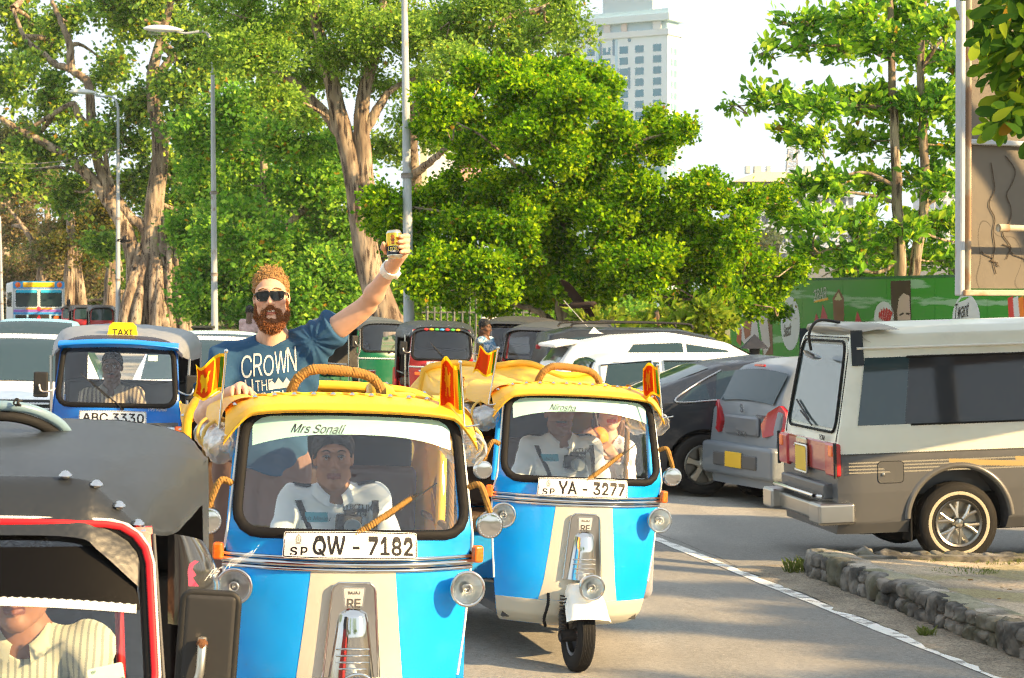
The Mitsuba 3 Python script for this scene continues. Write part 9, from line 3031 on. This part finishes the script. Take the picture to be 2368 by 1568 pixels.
# lattice mast
ms = Thing('radio_mast', 'lattice radio mast with dishes rising behind the office block', 'mast')
my = 420.0
zb, zt2 = P(1830, 395, my)[2], P(1830, 300, my)[2]
xc = P(1831, 784, my)[0]
leg = lambda s1, s2, z: np.array([xc + s1 * np.interp(z, [zb, zt2], [1.1, 0.5]), my + s2 * np.interp(z, [zb, zt2], [1.1, 0.5]), z])
bars = []
for s1, s2 in ((-1, -1), (1, -1), (1, 1), (-1, 1)):
    ms.part('leg', tube([leg(s1, s2, zb), leg(s1, s2, zt2)], 0.12, 5), 'satin', (0.45, 0.48, 0.52), True)
zs_ = np.linspace(zb, zt2, 10)
cor = ((-1, -1), (1, -1), (1, 1), (-1, 1))
for z0, z1 in zip(zs_[:-1], zs_[1:]):
    for k in range(4):
        a, b = cor[k], cor[(k + 1) % 4]
        bars += [tube([leg(*a, z0), leg(*b, z1)], 0.06, 4), tube([leg(*b, z0), leg(*a, z1)], 0.06, 4), tube([leg(*a, z1), leg(*b, z1)], 0.06, 4)]
ms.part('lattice', cat(bars), 'satin', (0.45, 0.48, 0.52), True, kind='stuff')
for (du, z, r) in ((-8, 0.3, 0.8), (9, 0.45, 0.7), (-8, 0.6, 0.6), (8, 0.8, 0.6)):
    ms.part('dish', mv(lathe([(0.001, -0.25), (r * 0.6, -0.2), (r, 0.0), (r, 0.1)], 16, 'y'), (xc + du * my / FPX * 1.0, my - 1, zb + (zt2 - zb) * z)), 'satin', (0.7, 0.72, 0.74), True)

# birds
def bird(label, U, V, Y, span, yaw, col, roll=0.0):
    M = head_matrix(P(U, V, Y), yaw, 0, roll)
    t = Thing('bird', label, 'bird', M=M)
    k = span / 2
    B = Field((-0.12, -0.35, -0.1), (0.12, 0.35, 0.12), 0.012)
    B.cone((0, -0.2, 0.02), (0, 0.1, 0), 0.045, 0.055, 0.04); B.ell((0, -0.23, 0.035), (0.032, 0.04, 0.032), 0.02); B.cone((0, -0.26, 0.03), (0, -0.3, 0.02), 0.014, 0.004, 0.01); B.cone((0, 0.1, 0), (0, 0.3, 0.0), 0.045, 0.05, 0.03, ((0, 0, 1), 0.2))
    t.part('body', B.build(1), 'matte', col, True)
    for s in (-1, 1):
        rows = []
        for f in np.linspace(0, 1, 12):
            x = s * (0.03 + k * f); z = 0.03 + 0.24 * k * math.sin(f * 2.4) - 0.1 * k * f * (s < 0)
            c = 0.2 * k * 1.6 * (1 - 0.55 * f ** 2)
            rows.append([(x, -0.1 + 0.05 * math.sin(f * 3) + 0.1 * f + c * g, z + 0.02 * math.sin(g * 3)) for g in (0, 0.35, 0.7, 1.0 + 0.1 * math.sin(f * 40))])
        t.part('wing', grid(np.array(rows)), 'matte', tuple(0.9 * np.array(col)), True)
    return t


bird('brown kite flying low in front of the bright tree', 1340, 706, 33, 1.25, 65, (0.045, 0.03, 0.022), 28)
bird('black crow flying past the lamp post at the left', 287, 558, 80, 1.0, 80, (0.012, 0.012, 0.014), -10)

# air: a thin haze that pales the far towers
scene['air'] = {'type': 'homogeneous', 'albedo': 0.95, 'sigma_t': 0.0002}
scene['haze'] = {'type': 'cube', 'to_world': TF().translate([0, 300, 104]).scale([900, 520, 106]), 'bsdf': {'type': 'null'}, 'interior': {'type': 'ref', 'id': 'air'}}
scene['camera']['medium'] = {'type': 'ref', 'id': 'air'}
labels['haze'] = {'label': 'thin pale haze over the street', 'category': 'haze', 'kind': 'stuff'}
